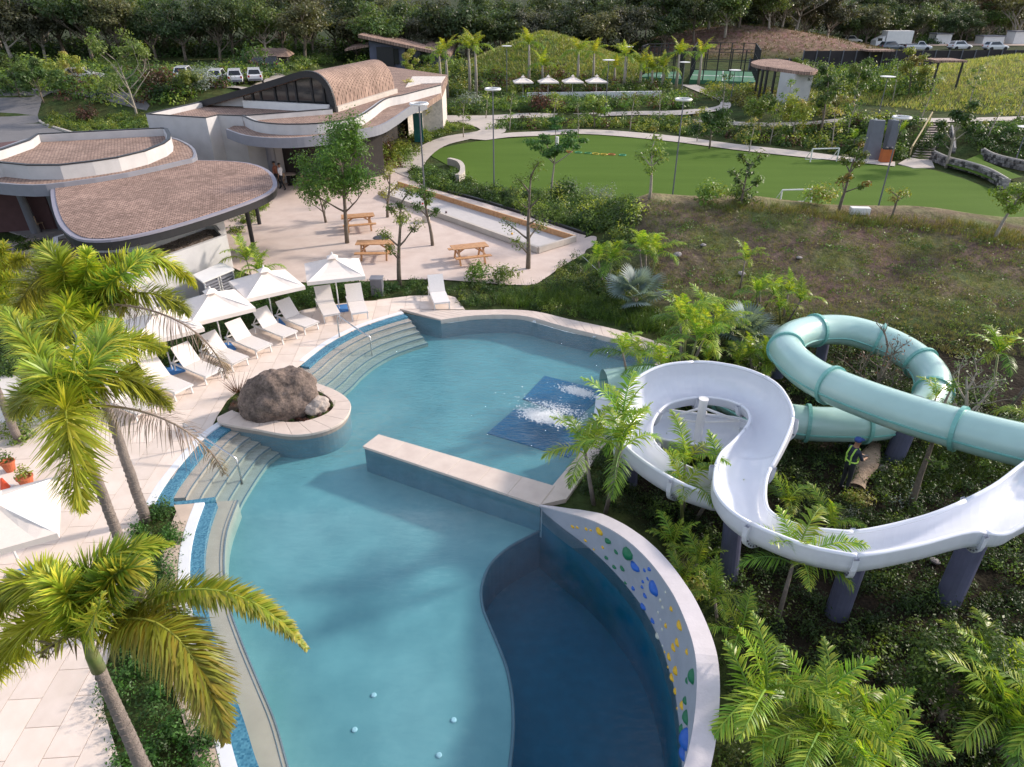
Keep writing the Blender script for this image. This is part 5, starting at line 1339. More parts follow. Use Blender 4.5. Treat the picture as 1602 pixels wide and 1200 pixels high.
for i, (x0, x1, xt0, xt1, l) in enumerate([(1352, 1375, 1362, 1372, 'left dark grey upright slab at the lawn edge among plants'), (1381, 1396, 1388, 1404, 'right dark grey upright slab above the orange bins')]):
    a, b = P(x0, 250, 0), P(x1, 251, 0); t = thing('grey_slab', l, 'slab'); mb = MB(); up_ = Vector((.15, .5, 2.9))
    n_ = Vector((0, .5, 0)); mb.add([a, b, b + n_, a + n_, a + up_ + Vector((.15, 0, 0)), b + up_ - Vector((.15, 0, 0)), b + up_ + n_, a + up_ + n_], [(3, 2, 1, 0), (4, 5, 6, 7), (0, 1, 5, 4), (1, 2, 6, 5), (2, 3, 7, 6), (3, 0, 4, 7)]); mb.build('panel', M_grey, t)
    mb = MB(); mb.lathe([(.1, 0), (.1, .1)], (a + up_ + Vector((.3, .1, 0))), 8); mb.build('cap_light', M_white, t)
for i, x in enumerate([1380, 1388]):
    p = P(x, 254, 0); t = thing('litter_bin', ['left', 'right'][i] + ' orange wooden bin at the foot of the grey slabs', 'bin', p); obj('bin_body', MB().box((0, 0, .5), (.42, .5, 1.0)).mesh('bin_body', mat('orange_wood', (.45, .12, .03), .6)), t); obj('lid', MB().lathe([(.22, 1.0), (.2, 1.12), (.02, 1.2)], n=12).mesh('lid', M_black), t)
def goal(px, py, w, label, ang):
    p = P(px, py, 0); t = thing('football_goal', label, 'goal', p, ang)
    for sx in (-1, 1): obj('post', MB().tube([(sx * w / 2, 0, 0), (sx * w / 2, 0, 1.0)], .05, 6).mesh('post', M_white), t); obj('side_bar', MB().tube([(sx * w / 2, 0, 1.0), (sx * w / 2, .8, 0.05)], .03, 5).mesh('side_bar', M_white), t)
    obj('crossbar', MB().tube([(-w / 2, 0, 1.0), (w / 2, 0, 1.0)], .05, 6).mesh('crossbar', M_white), t); obj('base_bar', MB().tube([(-w / 2, .8, .05), (w / 2, .8, .05)], .03, 5).mesh('base_bar', M_white), t)
goal(1288, 253, 2.2, 'small white goal at the far edge of the lawn', .12); goal(1243, 322, 2.0, 'small white goal behind the dirt hill crest', .1)
p = PG(1344, 334); t = thing('white_crate', 'white box lying on the crest of the dirt hill', 'box'); mb = MB(); mb.box((p.x, p.y, p.z + .15), (.95, .4, .35), -.1); mb.build('crate_body', M_white, t)
for i, (x, y, c) in enumerate([(890, 238, (.5, .1, .03)), (905, 239, (.05, .3, .15)), (920, 240, (.05, .25, .1)), (932, 241, (.6, .45, .05)), (945, 242, (.6, .4, .04)), (957, 242, (.5, .12, .04)), (974, 243, (.05, .35, .2))]):
    p = P(x, y, 0); mb = MB(); mb.tube([(.28 * math.cos(a), .28 * math.sin(a), .03) for a in [2 * PI * k / 12 for k in range(12)]], .03, 5, closed=True)
    o = obj('game_ring', mb.mesh('game_ring', mat('ring_colour_%s' % 'abcdefg'[i], c, .6)), None, (p.x, p.y, 0)); tag(o, ['red ring at the left end of the row on the lawn', 'dark green ring second in the lawn row', 'green ring third in the lawn row', 'yellow ring fourth in the lawn row', 'yellow orange ring fifth in the lawn row', 'red ring sixth in the lawn row', 'green ring at the right end of the lawn row'][i], 'ring')
p = P(871, 231, 0); t = thing('white_post', 'short white post standing near the top edge of the lawn', 'post', p); obj('post_body', MB().tube([(0, 0, 0), (0, 0, .9)], .16, 10).mesh('post_body', M_white), t)
# courts and fences
M_court = mat('green_court', (.05, .17, .09), .8, var=.05)
for i, q in enumerate([[(1078, 131), (1182, 131), (1176, 113), (1086, 112)], [(1000, 130), (1066, 131), (1062, 116), (1010, 115)]]):
    g = GL(q); zc = max(p.z for p in g) + .05; cr = thing('ball_court', ['right green ball court inside dark mesh fencing', 'left green ball court behind the palm trunks'][i], 'court')
    mb = MB(); mb.prism([(p.x, p.y) for p in g], zc - 1.2, zc); mb.build('surface', M_court, cr)
    mb = MB(); mb.prism([(p.x, p.y) for p in [g[0].lerp(g[3], .45), g[1].lerp(g[2], .45), g[1].lerp(g[2], .48), g[0].lerp(g[3], .48)]], zc, zc + .006); mb.prism([(p.x, p.y) for p in [g[0].lerp(g[1], .5), g[0].lerp(g[1], .515), g[3].lerp(g[2], .515), g[3].lerp(g[2], .5)]], zc, zc + .005); mb.build('line_marking', M_white, cr)
    for a, b in ((0, 1), (1, 2), (2, 3), (3, 0)):
        for k in range(5):
            p = g[a].lerp(g[b], k / 5); mb = MB(); mb.beam((p.x, p.y, zc), (p.x, p.y, zc + 3.6), .12, .12); mb.build('fence_post', M_black, cr)
        for h in (1.2, 2.4, 3.6): mb = MB(); mb.beam((g[a].x, g[a].y, zc + h), (g[b].x, g[b].y, zc + h), .07, .07); mb.build('fence_rail', M_black, cr)
tf = thing('windbreak_fence', 'long tall dark screen fence below the truck yard', 'fence')
L = [PY(x, 112, Y) for x, Y in [(1170 + 20.4 * k, 108 + .1 * k) for k in range(25)]]
for i in range(24):
    a, b = L[i].copy(), L[i + 1].copy(); zt_ = PY(1400, 80 if i > 3 else 92, 108).z; a.z = b.z = (zt_ + .8) / 2; hh = zt_ - .8
    mb = MB(); mb.beam(a, a.lerp(b, .985), .06, hh); mb.build('screen_panel', mat('shade_cloth', (.035, .03, .033), .9, var=.25, vs_=.8), tf)
    mb = MB(); mb.beam((a.x, a.y - .1, .8), (a.x, a.y - .1, zt_ + .1), .12, .12); mb.build('post', M_grey, tf)
# ================================================================ VEGETATION
def frond_arrays(curve, n_leaf, ll, w, plume=.6, droop=.35, col=(.15, .22, .03), col2=None, fwd=.55, bare=.12, vlift=.15, seed=0, tip_dry=0.0):
    """curve: list of points; returns V,F(tri/quads as quads),C"""
    rg = np.random.default_rng(seed)
    cu = np.array([[p[0], p[1], p[2]] for p in curve]); m = len(cu)
    seg = np.linalg.norm(np.diff(cu, axis=0), axis=1); L = np.concatenate([[0], np.cumsum(seg)]); T = L[-1]
    n = n_leaf * 2
    t = bare + (1 - bare) * (np.repeat(np.arange(n_leaf), 2) + rg.uniform(0, .8, n)) / n_leaf
    t = np.clip(t, 0, .999); s = t * T
    pos = np.stack([np.interp(s, L, cu[:, k]) for k in range(3)], 1)
    p2 = np.stack([np.interp(np.minimum(s + .03 * T, T * 1.0), L, cu[:, k]) for k in range(3)], 1)
    p1 = np.stack([np.interp(s - .03 * T, L, cu[:, k]) for k in range(3)], 1)
    Tn = unit(p2 - p1); up = np.array([0, 0, 1.0])
    S = np.cross(Tn, up); bad = np.linalg.norm(S, axis=1) < .15
    S[bad] = np.array([1.0, 0, 0]); S = unit(S); N = np.cross(S, Tn)
    sg = np.where(np.arange(n) % 2 == 0, 1.0, -1.0)[:, None]
    phi = (vlift + rg.normal(0, 1, n) * plume)[:, None]
    D = unit(S * sg * np.cos(phi) + N * np.sin(phi) + Tn * fwd * (0.6 + .9 * t[:, None]))
    prof = np.clip(np.sin(PI * np.clip(t * .93 + .10, 0, 1)) ** .45, .25, 1) * (1 - .35 * t ** 3)
    l = (ll * prof * rg.uniform(.75, 1.15, n))[:, None]
    W = unit(np.cross(D, N + .3 * S * sg)) * (w / 2)
    dr = np.array([0, 0, -1.0]) * l * droop * rg.uniform(.6, 1.4, (n, 1))
    a = pos; b = pos + D * l * .5 + dr * .22; c = pos + D * l + dr
    V = np.stack([a - W * .5, a + W * .5, b + W, b - W, c + W * .12, c - W * .12], 1).reshape(-1, 3)
    i = np.arange(n)[:, None] * 6
    F = np.concatenate([i + np.array([[0, 1, 2, 3]]), i + np.array([[3, 2, 4, 5]])], 0)
    base = np.array(col)[None] * rg.uniform(.65, 1.25, (n, 1))
    if col2 is not None:
        k = (rg.uniform(0, 1, (n, 1)) < (.15 + .35 * t[:, None])); base = np.where(k, np.array(col2)[None] * rg.uniform(.8, 1.2, (n, 1)), base)
    CC = np.repeat(base, 6, 0).reshape(n, 6, 3)
    if tip_dry: CC[:, 4:, :] = CC[:, 4:, :] * (1 - tip_dry) + np.array([.30, .22, .14]) * tip_dry
    else: CC[:, 4:, :] *= 1.2
    Vs, Fs, Cs = [V], [F], [CC.reshape(-1, 3)]
    # rachis
    mb = MB(); rr = [.022 * (1 - .8 * k / (m - 1)) + .004 for k in range(m)]; mb.tube([Vector(p) for p in cu], rr, 5, capends=False)
    v = np.array([tuple(x) for x in mb.v]); f = np.array(mb.f) + len(V); Vs.append(v); Fs.append(f); Cs.append(np.tile(np.array(col) * 1.2 + .03, (len(v), 1)))
    return np.concatenate(Vs), np.concatenate(Fs), np.concatenate(Cs)
def arch(L, e0, e1, n=14):
    """curve along +X starting at elevation e0 ending at e1"""
    p = Vector((0, 0, 0)); o = [p.copy()]
    for k in range(n):
        t = (k + .5) / n; e = e0 + (e1 - e0) * t ** 1.2; p = p + Vector((math.cos(e), 0, math.sin(e))) * (L / n); o.append(p.copy())
    return o
R_ = math.radians
def bez(a, m, b, n=14):
    # quadratic through m at t=.5
    c = m * 2 - (a + b) / 2; return [a * (1 - t) ** 2 + c * 2 * t * (1 - t) + b * t * t for t in [k / n for k in range(n + 1)]]
GRN = (.27, .37, .04); YEL = (.50, .50, .06); DGR = (.16, .28, .035); DRY = (.30, .23, .20)
def big_palm(label, base, crown_px_y, fr, r0=.15, shaft=1.0, group='foxtail palms on the pool deck side'):
    b = P(*base, 0); d_ = [(abs(proj((b.x, b.y, k * .05))[1] - crown_px_y), k * .05) for k in range(20, 200)]; zc = min(d_)[1]
    t = thing('foxtail_palm', label, 'palm tree', b, group=group)
    mb = MB(); n = 10; H_ = zc - shaft
    mb.tube([(random.uniform(-.015, .015), random.uniform(-.015, .015), H_ * k / n) for k in range(n + 1)], [r0 * (1.25 - .4 * (k / n)) for k in range(n + 1)], 14)
    obj('trunk', mb.mesh('trunk', M_palmtrunk, True), t)
    mb = MB()
    for k in range(1, int(H_ / .16)): mb.tube([(0, 0, k * .16), (0, 0, k * .16 + .02)], r0 * (1.25 - .4 * k * .16 / H_) + .006, 14)
    obj('leaf_scars', mb.mesh('leaf_scars', M_palmtrunk), t)['kind'] = 'stuff'
    mb = MB(); mb.tube([(0, 0, H_ - .02), (0, 0, H_ + shaft * .4), (0, 0, zc)], [r0 * 1.05, r0 * .95, r0 * .4], 14); obj('crownshaft', mb.mesh('crownshaft', M_shaft, True), t)
    cw = b + Vector((0, 0, zc))
    for i, f in enumerate(fr):
        mid = P(f[0], f[1], zc + f[2]) - cw; tip = P(f[3], f[4], zc + f[5]) - cw
        o = f[6] if len(f) > 6 else {}
        cu = bez(Vector((0, 0, -.05)), mid, tip)
        kw = dict(n_leaf=420, ll=.40, w=.034, plume=1.0, droop=.2, col=GRN, col2=YEL, bare=.16, seed=i + int(base[0])); kw.update(o)
        V, F, c = frond_arrays(cu, **kw)
        ob = obj('frond', quads_mesh('frond', V, F, c, M_frond), t, (0, 0, zc))
        if o.get('col') == DRY: ob['label'] = 'withered grey brown frond'
    return t
dry = dict(col=DRY, col2=(.2, .14, .13), n_leaf=170, ll=.5, w=.014, plume=.5, droop=.6)
big_palm('foreground palm with yellow green plumes leaning over the planting bed', (240, 1236), 995, [
    (138, 893, 1.05, 268, 850, .85, dict(ll=.45)), (60, 905, .9, -30, 985, .1, dict(col=(.33, .40, .03), ll=.46)), (320, 922, .75, 480, 1015, -.1, dict(col2=YEL, tip_dry=.5, ll=.36, plume=.4)), (262, 985, .55, 352, 1160, -.9, dict(col=(.33, .36, .04), ll=.55, plume=.45, droop=.5, tip_dry=.3, col2=(.33, .28, .03))),
    (70, 965, .5, -40, 1090, -.9, dict(col=(.38, .42, .03), ll=.46)), (180, 900, 1.2, 235, 905, .9, dict(col=DGR, ll=.5)), (95, 1000, .4, 62, 1030, .1, dict(n_leaf=50, ll=.3, col=(.25, .2, .1))), (150, 960, 1.6, 160, 925, 1.9, dict(ll=.35, n_leaf=60)), (105, 930, 1.0, 60, 900, 1.0, dict(ll=.45))], r0=.095, shaft=.7)
big_palm('middle palm whose bottlebrush frond hangs straight down over the deck', (235, 972), 632, [
    (62, 560, .85, 0, 478, 1.1, dict(ll=.45, droop=.3)), (104, 655, .85, 128, 800, -.9, dict(ll=.66, n_leaf=430, col=(.31, .38, .04))), (150, 548, 1.05, 262, 545, .3, dict(ll=.52)), (182, 588, .75, 268, 640, -.4, dict(ll=.48, col=(.28, .32, .04))),
    (140, 575, 1.2, 185, 500, .9, dict(col=DGR, ll=.5)), (85, 590, 1.0, 40, 590, .5, dict(ll=.5)), (255, 655, .62, 352, 742, -.75, dry), (115, 560, 1.6, 125, 520, 2.0, dict(ll=.4, n_leaf=70)), (70, 610, .6, 15, 650, -.3, dict(ll=.5, col=(.28, .34, .04)))], r0=.095, shaft=1.1)
big_palm('tallest looking palm behind the middle one, trunk rising from the top of the bed', (229, 815), 478, [
    (136, 420, 1.2, 128, 388, 1.5, dict(ll=.45)), (215, 402, 1.1, 306, 448, .1, dict(ll=.48, droop=.4)), (226, 458, .75, 295, 492, -.3, dict(ll=.48, col=(.28, .32, .04))), (268, 497, .7, 354, 592, -1.2, dry),
    (75, 425, .9, 20, 500, -.3, dict(ll=.5, col=(.28, .32, .05))), (165, 440, .9, 190, 492, .1, dict(ll=.48, col=(.37, .37, .04))), (100, 490, .8, 60, 560, -.3, dict(ll=.5)), (95, 415, 1.2, 62, 395, 1.1, dict(ll=.5)), (190, 430, 1.2, 225, 395, 1.1, dict(ll=.45, col=DGR)), (150, 500, .6, 165, 545, -.3, dict(ll=.5))], r0=.10, shaft=1.1)
big_palm('palm at the frame edge by the entry path, fronds crossing the white apron', (30, 690), 452, [
    (35, 405, 1.0, 85, 420, .6, dict(ll=.45, col=(.3, .34, .05))), (60, 440, .8, 110, 490, 0, dict(ll=.45)), (-20, 420, .9, -80, 440, .3, {}), (0, 400, 1.3, -10, 380, 1.5, {}), (20, 470, .7, 35, 520, .1, {}), (-10, 480, .6, -50, 540, -.2, {})], r0=.09, shaft=1.0)
big_palm('slender palm behind the lounger row beside the white planter box', (112, 640), 500, [
    (60, 480, .8, 20, 530, .1, {}), (100, 450, 1.2, 110, 430, 1.3, {}), (150, 470, 1.0, 190, 500, .3, {}), (90, 530, .5, 70, 570, 0, {})], r0=.09, shaft=.9)

# areca style clumps with broad leaflets
def frond_proto(L, e0, e1, n, ll, w, col, col2, seed, plume=.18, droop=.3, vlift=.35, bare=.15):
    V, F, c = frond_arrays(arch(L, e0, e1), n, ll, w, plume, droop, col, col2, fwd=.7, bare=bare, vlift=vlift, seed=seed); return quads_mesh('frond', V, F, c, M_frond)
AG = (.19, .33, .04); AY = (.36, .44, .06); AD = (.11, .21, .035)
ARP = [frond_proto(1.6, R_(82), R_(15), 34, .40, .036, AG, AY, 1, plume=.28), frond_proto(1.7, R_(68), R_(-25), 36, .42, .036, AG, AY, 2, plume=.28, droop=.45), frond_proto(1.5, R_(50), R_(-55), 34, .40, .034, AY, AG, 3, plume=.3, droop=.5), frond_proto(1.4, R_(85), R_(45), 30, .36, .036, AY, AG, 4, plume=.28), frond_proto(1.6, R_(30), R_(-65), 32, .40, .034, AD, AG, 5, plume=.3, droop=.5)]
def areca(px, py, h, label, n_stem=3, nf=7, sc=1.0, spread=.5, group='feather leaved garden palms', lean=0, z=None, dark=0):
    b = PG(px, py)
    t = thing('areca_palm', label, 'palm tree', b, random.uniform(0, 6), group)
    for s in range(n_stem):
        a = 2 * PI * s / n_stem + random.random(); r = spread * (0 if n_stem == 1 else 1) * random.uniform(.5, 1); hh = h * random.uniform(.65, 1.0) if s else h
        x, y = math.cos(a) * r, math.sin(a) * r; tx, ty = x * 1.4, y * 1.4
        mb = MB(); mb.tube([(x * .5, y * .5, -.1), (x, y, hh * .5), (tx, ty, hh)], [.06 * sc, .05 * sc, .035 * sc], 8); obj('stem', mb.mesh('stem', M_shaft if s % 2 else M_palmtrunk, True), t)
        for k in range(nf):
            me = ARP[[0, 1, 2, 3, 1, 4, 2, 0, 1][k % 9]]; az = 2.4 * k + random.random() * .6; q = sc * random.uniform(.8, 1.1)
            obj('frond', me, t, (tx, ty, hh - .05), (random.uniform(-.1, .1), random.uniform(-.15, .15), az), q)
    return t
AR = [(940, 790, 2.2, 'feather palm in front of the pool corner with foam behind it', 3, 8, 1.0), (1075, 812, 1.5, 'feather palm at the lower rim of the white bowl', 3, 6, .9), (1000, 612, 1.5, 'feather palm between the far pool edge and the bowl', 3, 7, .85), (1072, 575, 1.8, 'feather palm behind the top of the white bowl', 4, 7, .95),
      (1190, 480, .8, 'yellowing feather palm right of the silver fan palm', 3, 6, .75), (1158, 450, 1.3, 'small feather palm alone on the dirt hill slope', 1, 7, .7), (1110, 540, 1.2, 'upright feather palm left of the second silver palm', 3, 7, .85), (1225, 500, 1.0, 'feather palm above the left turn of the green tube', 3, 6, .75), (1165, 515, .5, 'low feather palm at the edge of the bare dirt', 2, 6, .7), (950, 445, 1.2, 'left feather palm of the pair at the foot of the hill', 3, 7, .85),
      (1012, 440, 1.6, 'right feather palm of the pair at the foot of the hill', 3, 7, .9), (1185, 590, .9, 'feather palm squeezed between the bowl and the green tube', 3, 7, .8), (1130, 590, .7, 'low feather palm touching the bowl rim behind', 2, 7, .75), (1215, 975, 1.8, 'tall feather palm rising in front of the white flume', 1, 9, .95),
      (1215, 1210, 1.7, 'large feather palm cluster beside the climbing wall', 4, 7, .95), (1300, 1240, 1.2, 'feather palm right of the large cluster', 3, 8, .95), (1535, 1160, 1.5, 'feather palm under the right end of the flume', 3, 8, .9), (1250, 838, .8, 'low feather palm inside the bend of the white flume', 2, 6, .75), (1130, 985, .5, 'low fan of fronds beside the climbing wall cap', 2, 5, .7),
      (1065, 895, .25, 'yellow green low palm between the wall and the flume', 3, 6, .6), (1562, 640, 2.0, 'palm with orange tinged fronds at the frame edge', 2, 8, .85), (1440, 690, 1.6, 'thin feather palm in front of the tube loop', 1, 6, .6), (404, 462, 1.5, 'feather palm between the plaza and the parasols', 2, 8, .85), (1585, 700, 1.2, 'feather palm right of the tube near the frame edge', 2, 7, .7),
      (1370, 232, 1.4, 'bright feather palm behind the grey slabs', 4, 6, .9), (1400, 225, 1.2, 'feather palm between the grey slabs and the stairs', 3, 6, .8), (1345, 235, 1.2, 'feather palm left of the grey slabs', 3, 6, .8), (100, 462, .6, 'low feather palm beside the pebble box', 2, 6, .8), (1600, 1210, 1.0, 'feather palm in the bottom corner below the flume', 3, 7, .9)]
for a in AR: areca(*a[:4], n_stem=a[4], nf=a[5], sc=a[6])
# silver fan palms
def fan_mesh():
    Vs = []; Fs = []; Cs = []; n = 26
    for k in range(n):
        a = R_(-125 + 250 * k / (n - 1)); L = .72 * (1 - .12 * abs(k - n / 2) / n * 2); d = np.array([math.cos(a), math.sin(a), .12 * math.cos(a * 2)])
        s = np.array([-math.sin(a), math.cos(a), 0]); V = np.array([d * .05 - s * .012, d * .05 + s * .012, d * L * .6 + s * .035, d * L * .6 - s * .035, d * L + s * .004 - np.array([0, 0, .08]), d * L - s * .004 - np.array([0, 0, .08])])
        Fs += [np.array([[0, 1, 2, 3], [3, 2, 4, 5]]) + len(Vs) * 6]; Vs.append(V); Cs.append(np.tile(np.array([.20, .27, .28]) * random.uniform(.8, 1.2), (6, 1)))
    return quads_mesh('fan_leaf', np.concatenate(Vs), np.concatenate(Fs), np.concatenate(Cs), M_leaf)
FAN = fan_mesh()
for px, py, l in [(992, 482, 'silver blue fan palm at the foot of the dirt hill'), (1160, 545, 'silver blue fan palm behind the green tube bend')]:
    b = PG(px, py); t = thing('silver_fan_palm', l, 'palm tree', b, group='silver fan palms')
    obj('trunk', MB().tube([(0, 0, -.1), (0, 0, .5)], [.16, .12], 10).mesh('trunk', M_palmtrunk), t)
    for k in range(16):
        az = 2.4 * k; el = R_(80 - 70 * (k / 15)); Ls = .75; p = Vector((math.cos(az) * math.cos(el), math.sin(az) * math.cos(el), math.sin(el))) * Ls + Vector((0, 0, .45))
        st_ = obj('leaf_stalk', MB().tube([(0, 0, .45), p], [.02, .012], 5).mesh('leaf_stalk', M_shaft), t); obj('fan_leaf', FAN, t, p, (random.uniform(-.3, .3), -el * .75, az), random.uniform(.95, 1.25))
# royal palms in the background
RPF = [frond_proto(2.3, R_(70), R_(-20), 40, .5, .05, GRN, YEL, 11, plume=.5, vlift=0), frond_proto(2.4, R_(35), R_(-75), 40, .5, .05, DGR, GRN, 12, plume=.5, vlift=0), frond_proto(2.2, R_(85), R_(20), 40, .45, .05, YEL, GRN, 13, plume=.5, vlift=0)]
RP = [(700, 152, 70, 'royal palm left of the twin trunks, by the restaurant end wall'), (690, 148, 78, 'royal palm tucked behind its taller neighbour near the restaurant'), (735, 150, 66, 'left palm of the twin trunked pair with yellow fronds'), (745, 152, 62, 'right palm of the twin trunked pair with yellow fronds'), (827, 134, 60, 'royal palm directly in front of the cone mound peak'),
      (848, 134, 92, 'short royal palm beside the tall one on the mound'), (903, 134, 70, 'royal palm at the right flank of the cone mound'), (927, 130, 74, 'orange tinged royal palm right of the mound'), (975, 142, 78, 'royal palm beside the tall lamp post'), (1000, 140, 90, 'low royal palm in the grove by the courts'), (1018, 140, 100, 'yellowish royal palm in the grove by the courts'),
      (1057, 138, 75, 'royal palm in front of the left court'), (1092, 132, 75, 'royal palm in front of the white canopy'), (960, 138, 96, 'small royal palm behind the lamp post'), (1035, 140, 96, 'thin royal palm beside the footpath bend')]
for i, (bx, by, ty, l) in enumerate(RP):
    b = PG(bx, by); h = min(range(15, 120), key=lambda k: abs(proj((b.x, b.y, b.z + k * .1))[1] - (ty + 10))) * .1
    t = thing('royal_palm', l, 'palm tree', b, group='royal palms in the far gardens')
    mb = MB(); mb.tube([(0, 0, -.2), (.05, 0, h * .5), (0, 0, h)], [.2, .17, .1], 8); obj('trunk', mb.mesh('trunk', M_wbark, True), t)
    for k in range(9): obj('frond', RPF[[2, 0, 1, 0, 1, 0, 1, 2, 0][k]], t, (0, 0, h - .1), (0, random.uniform(-.1, .1), 2.4 * k + i), random.uniform(1.0, 1.25))

# ---------------- broadleaf trees
def branchy(h, spread, nb, seed, r0, lean=0.1, first=.3, levels=2, kids=3):
    rg = random.Random(seed); tubes = []; tips = []
    def grow(p, d, L, r, lv):
        n = 4; pts = [p.copy()]; q = p.copy(); dd = d.copy()
        for k in range(n):
            dd = (dd + Vector((rg.uniform(-.18, .18), rg.uniform(-.18, .18), rg.uniform(-.04, .12)))).normalized(); q = q + dd * (L / n); pts.append(q.copy())
            if lv < levels and k >= 1: pass
        tubes.append((pts, [r * (1 - .55 * k / n) for k in range(n + 1)]))
        if lv >= levels: tips.append(pts[-1]); tips.append(pts[-2]); return
        for c in range(kids):
            az = rg.uniform(0, 2 * PI); up = rg.uniform(.35, 1.0); nd_ = (dd * .7 + Vector((math.cos(az), math.sin(az), up * .5)) * .8).normalized(); j = rg.choice([2, 3, 4])
            grow(pts[j], nd_, L * rg.uniform(.55, .8), r * .5, lv + 1)
    trunk = [Vector((0, 0, -.15))]; q = Vector((0, 0, 0)); dd = Vector((rg.uniform(-lean, lean), rg.uniform(-lean, lean), 1)).normalized(); m = 6
    for k in range(m):
        q = q + dd * (h * .8 / m); dd = (dd + Vector((rg.uniform(-.08, .08), rg.uniform(-.08, .08), 0))).normalized(); trunk.append(q.copy())
    tubes.append((trunk, [r0 * (1.1 - .8 * k / m) for k in range(m + 1)]))
    for b in range(nb):
        f = first + (1 - first) * b / max(1, nb - 1); i = min(m, max(1, int(f * m))); az = b * 2.4 + rg.uniform(-.5, .5)
        d = Vector((math.cos(az), math.sin(az), rg.uniform(.5, 1.1))).normalized(); grow(trunk[i], d, spread * (1.15 - .5 * f) * rg.uniform(.7, 1.1), r0 * .45, 0 if levels > 1 else 1)
    tips.append(trunk[-1]); return tubes, tips
def wood_mesh(tubes, m, n=6):
    mb = MB()
    for pts, rs in tubes: mb.tube(pts, rs, n)
    return mb.mesh('trunk', m, True)
def crown_mesh(tips, nl, size, rad, cols, flat=.7, asp=.42, seed=0):
    T = np.array([tuple(t) for t in tips]); K = len(T); n = max(1, nl // K); cen = np.repeat(T, n, 0); N_ = len(cen)
    d = unit(RNG.normal(0, 1, (N_, 3))); rr = RNG.uniform(.1, 1, (N_, 1)) ** .6 * rad * np.repeat(RNG.uniform(.6, 1.2, (K, 1)), n, 0); pts = cen + d * rr * np.array([1, 1, flat])
    cc = np.repeat(palette(K, cols), n, 0)
    V, F, c = leaf_arrays(pts, RNG.uniform(.6, 1.3, N_) * size, d + np.array([0, 0, .5]), cc, asp); return quads_mesh('crown', V, F, c, M_leaf)
def tree_at(px, py, h, label, kind, name='garden_tree', cat='tree', group=None, seed=0, z=None, rot=None, pt=None):
    b = pt if pt is not None else PG(px, py); t = thing(name, label, cat, b, rot if rot is not None else random.uniform(0, 6), group)
    K = dict(spread=h * .32, nb=7, r0=.045 + h * .012, first=.35, levels=1, kids=3, nl=900, size=.07, rad=h * .11, cols=MIDG, flat=.7, bark=M_bark); K.update(kind)
    tb_, tips = branchy(h, K['spread'], K['nb'], seed, K['r0'], first=K['first'], levels=K['levels'], kids=K['kids'])
    obj('trunk', wood_mesh(tb_, K['bark']), t)
    if K['nl']: obj('crown', crown_mesh(tips, K['nl'], K['size'], K['rad'], K['cols'], K['flat']), t)
    return t
def th(bx, by, ty):
    b = PG(bx, by); return min(range(8, 200), key=lambda k: abs(proj((b.x, b.y, b.z + k * .1))[1] - ty)) * .1
def T_(bx, by, ty, label, kind, **kw): return tree_at(bx, by, th(bx, by, ty) * .93, label, kind, **kw)
T_(543, 380, 168, 'dense bushy green tree in the middle of the gravel plaza', dict(nl=14000, size=.075, rad=.75, spread=1.7, nb=12, first=.38, levels=2, kids=3, cols=[(.05, .12, .02), (.07, .15, .025), (.10, .19, .03)], flat=.9), seed=3)
T_(625, 447, 262, 'slim open branched tree behind the inner parasol', dict(nl=1500, size=.06, rad=.4, spread=1.4, nb=7, first=.4, cols=MIDG, levels=1), seed=5)
T_(677, 384, 262, 'small leafy tree beside the bocce court kerb', dict(nl=1700, size=.065, rad=.42, spread=1.1, nb=7, first=.5, cols=[(.06, .13, .02), (.1, .16, .03)]), seed=8)
T_(826, 420, 225, 'airy sapling at the near corner of the bocce court', dict(nl=1500, size=.06, rad=.5, spread=1.5, nb=9, first=.3, cols=[(.14, .20, .03), (.10, .16, .03)]), seed=12)
T_(510, 348, 282, 'low forked tree with few leaves left of the dense tree', dict(nl=450, size=.07, rad=.35, spread=1.4, nb=5, first=.15, cols=MIDG), seed=14)
T_(606, 340, 240, 'thin tree with yellow lichen trunk behind the plaza tables', dict(nl=900, size=.065, rad=.4, nb=6, cols=YELG), seed=15)
T_(862, 302, 208, 'flat topped tree in front of the lawn', dict(nl=2200, size=.12, rad=.6, spread=3.0, nb=8, first=.75, flat=.35, cols=[(.04, .10, .02), (.06, .13, .025)], bark=M_wbark), seed=21)
T_(1016, 310, 205, 'slender leaning sapling at the lawn edge', dict(nl=500, size=.1, rad=.5, spread=1.2, nb=5, first=.6, cols=MIDG, bark=M_wbark), seed=23)
T_(1158, 322, 232, 'thin tree with drooping leaves behind the dirt hill', dict(nl=500, size=.1, rad=.4, spread=1.6, nb=6, cols=DARKG), seed=25)
T_(1312, 330, 205, 'young tree with orange tipped leaves on the hill crest', dict(nl=900, size=.09, rad=.4, spread=1.2, nb=7, cols=[(.09, .15, .03), (.16, .19, .04), (.25, .18, .04)]), seed=27)
T_(1395, 340, 288, 'delicate bush with a few bright leaves on the crest', dict(nl=260, size=.07, rad=.3, spread=.8, nb=5, cols=YELG), seed=29)
T_(1556, 372, 262, 'bright lime tree at the near end of the lawn', dict(nl=1600, size=.09, rad=.5, spread=1.2, nb=8, first=.6, cols=[(.15, .22, .03), (.22, .27, .05)], bark=M_wbark), seed=31)
T_(215, 184, 62, 'tall pale branched tree beside the car park road', dict(nl=2600, size=.16, rad=.9, spread=3.2, nb=9, first=.25, levels=2, kids=2, cols=[(.10, .16, .04), (.15, .20, .05)], bark=M_wbark), seed=33)
T_(68, 160, 100, 'low spreading tree at the road bend', dict(nl=3000, size=.16, rad=.9, spread=3, nb=8, first=.2, cols=[(.05, .10, .025), (.08, .13, .03)]), seed=35)
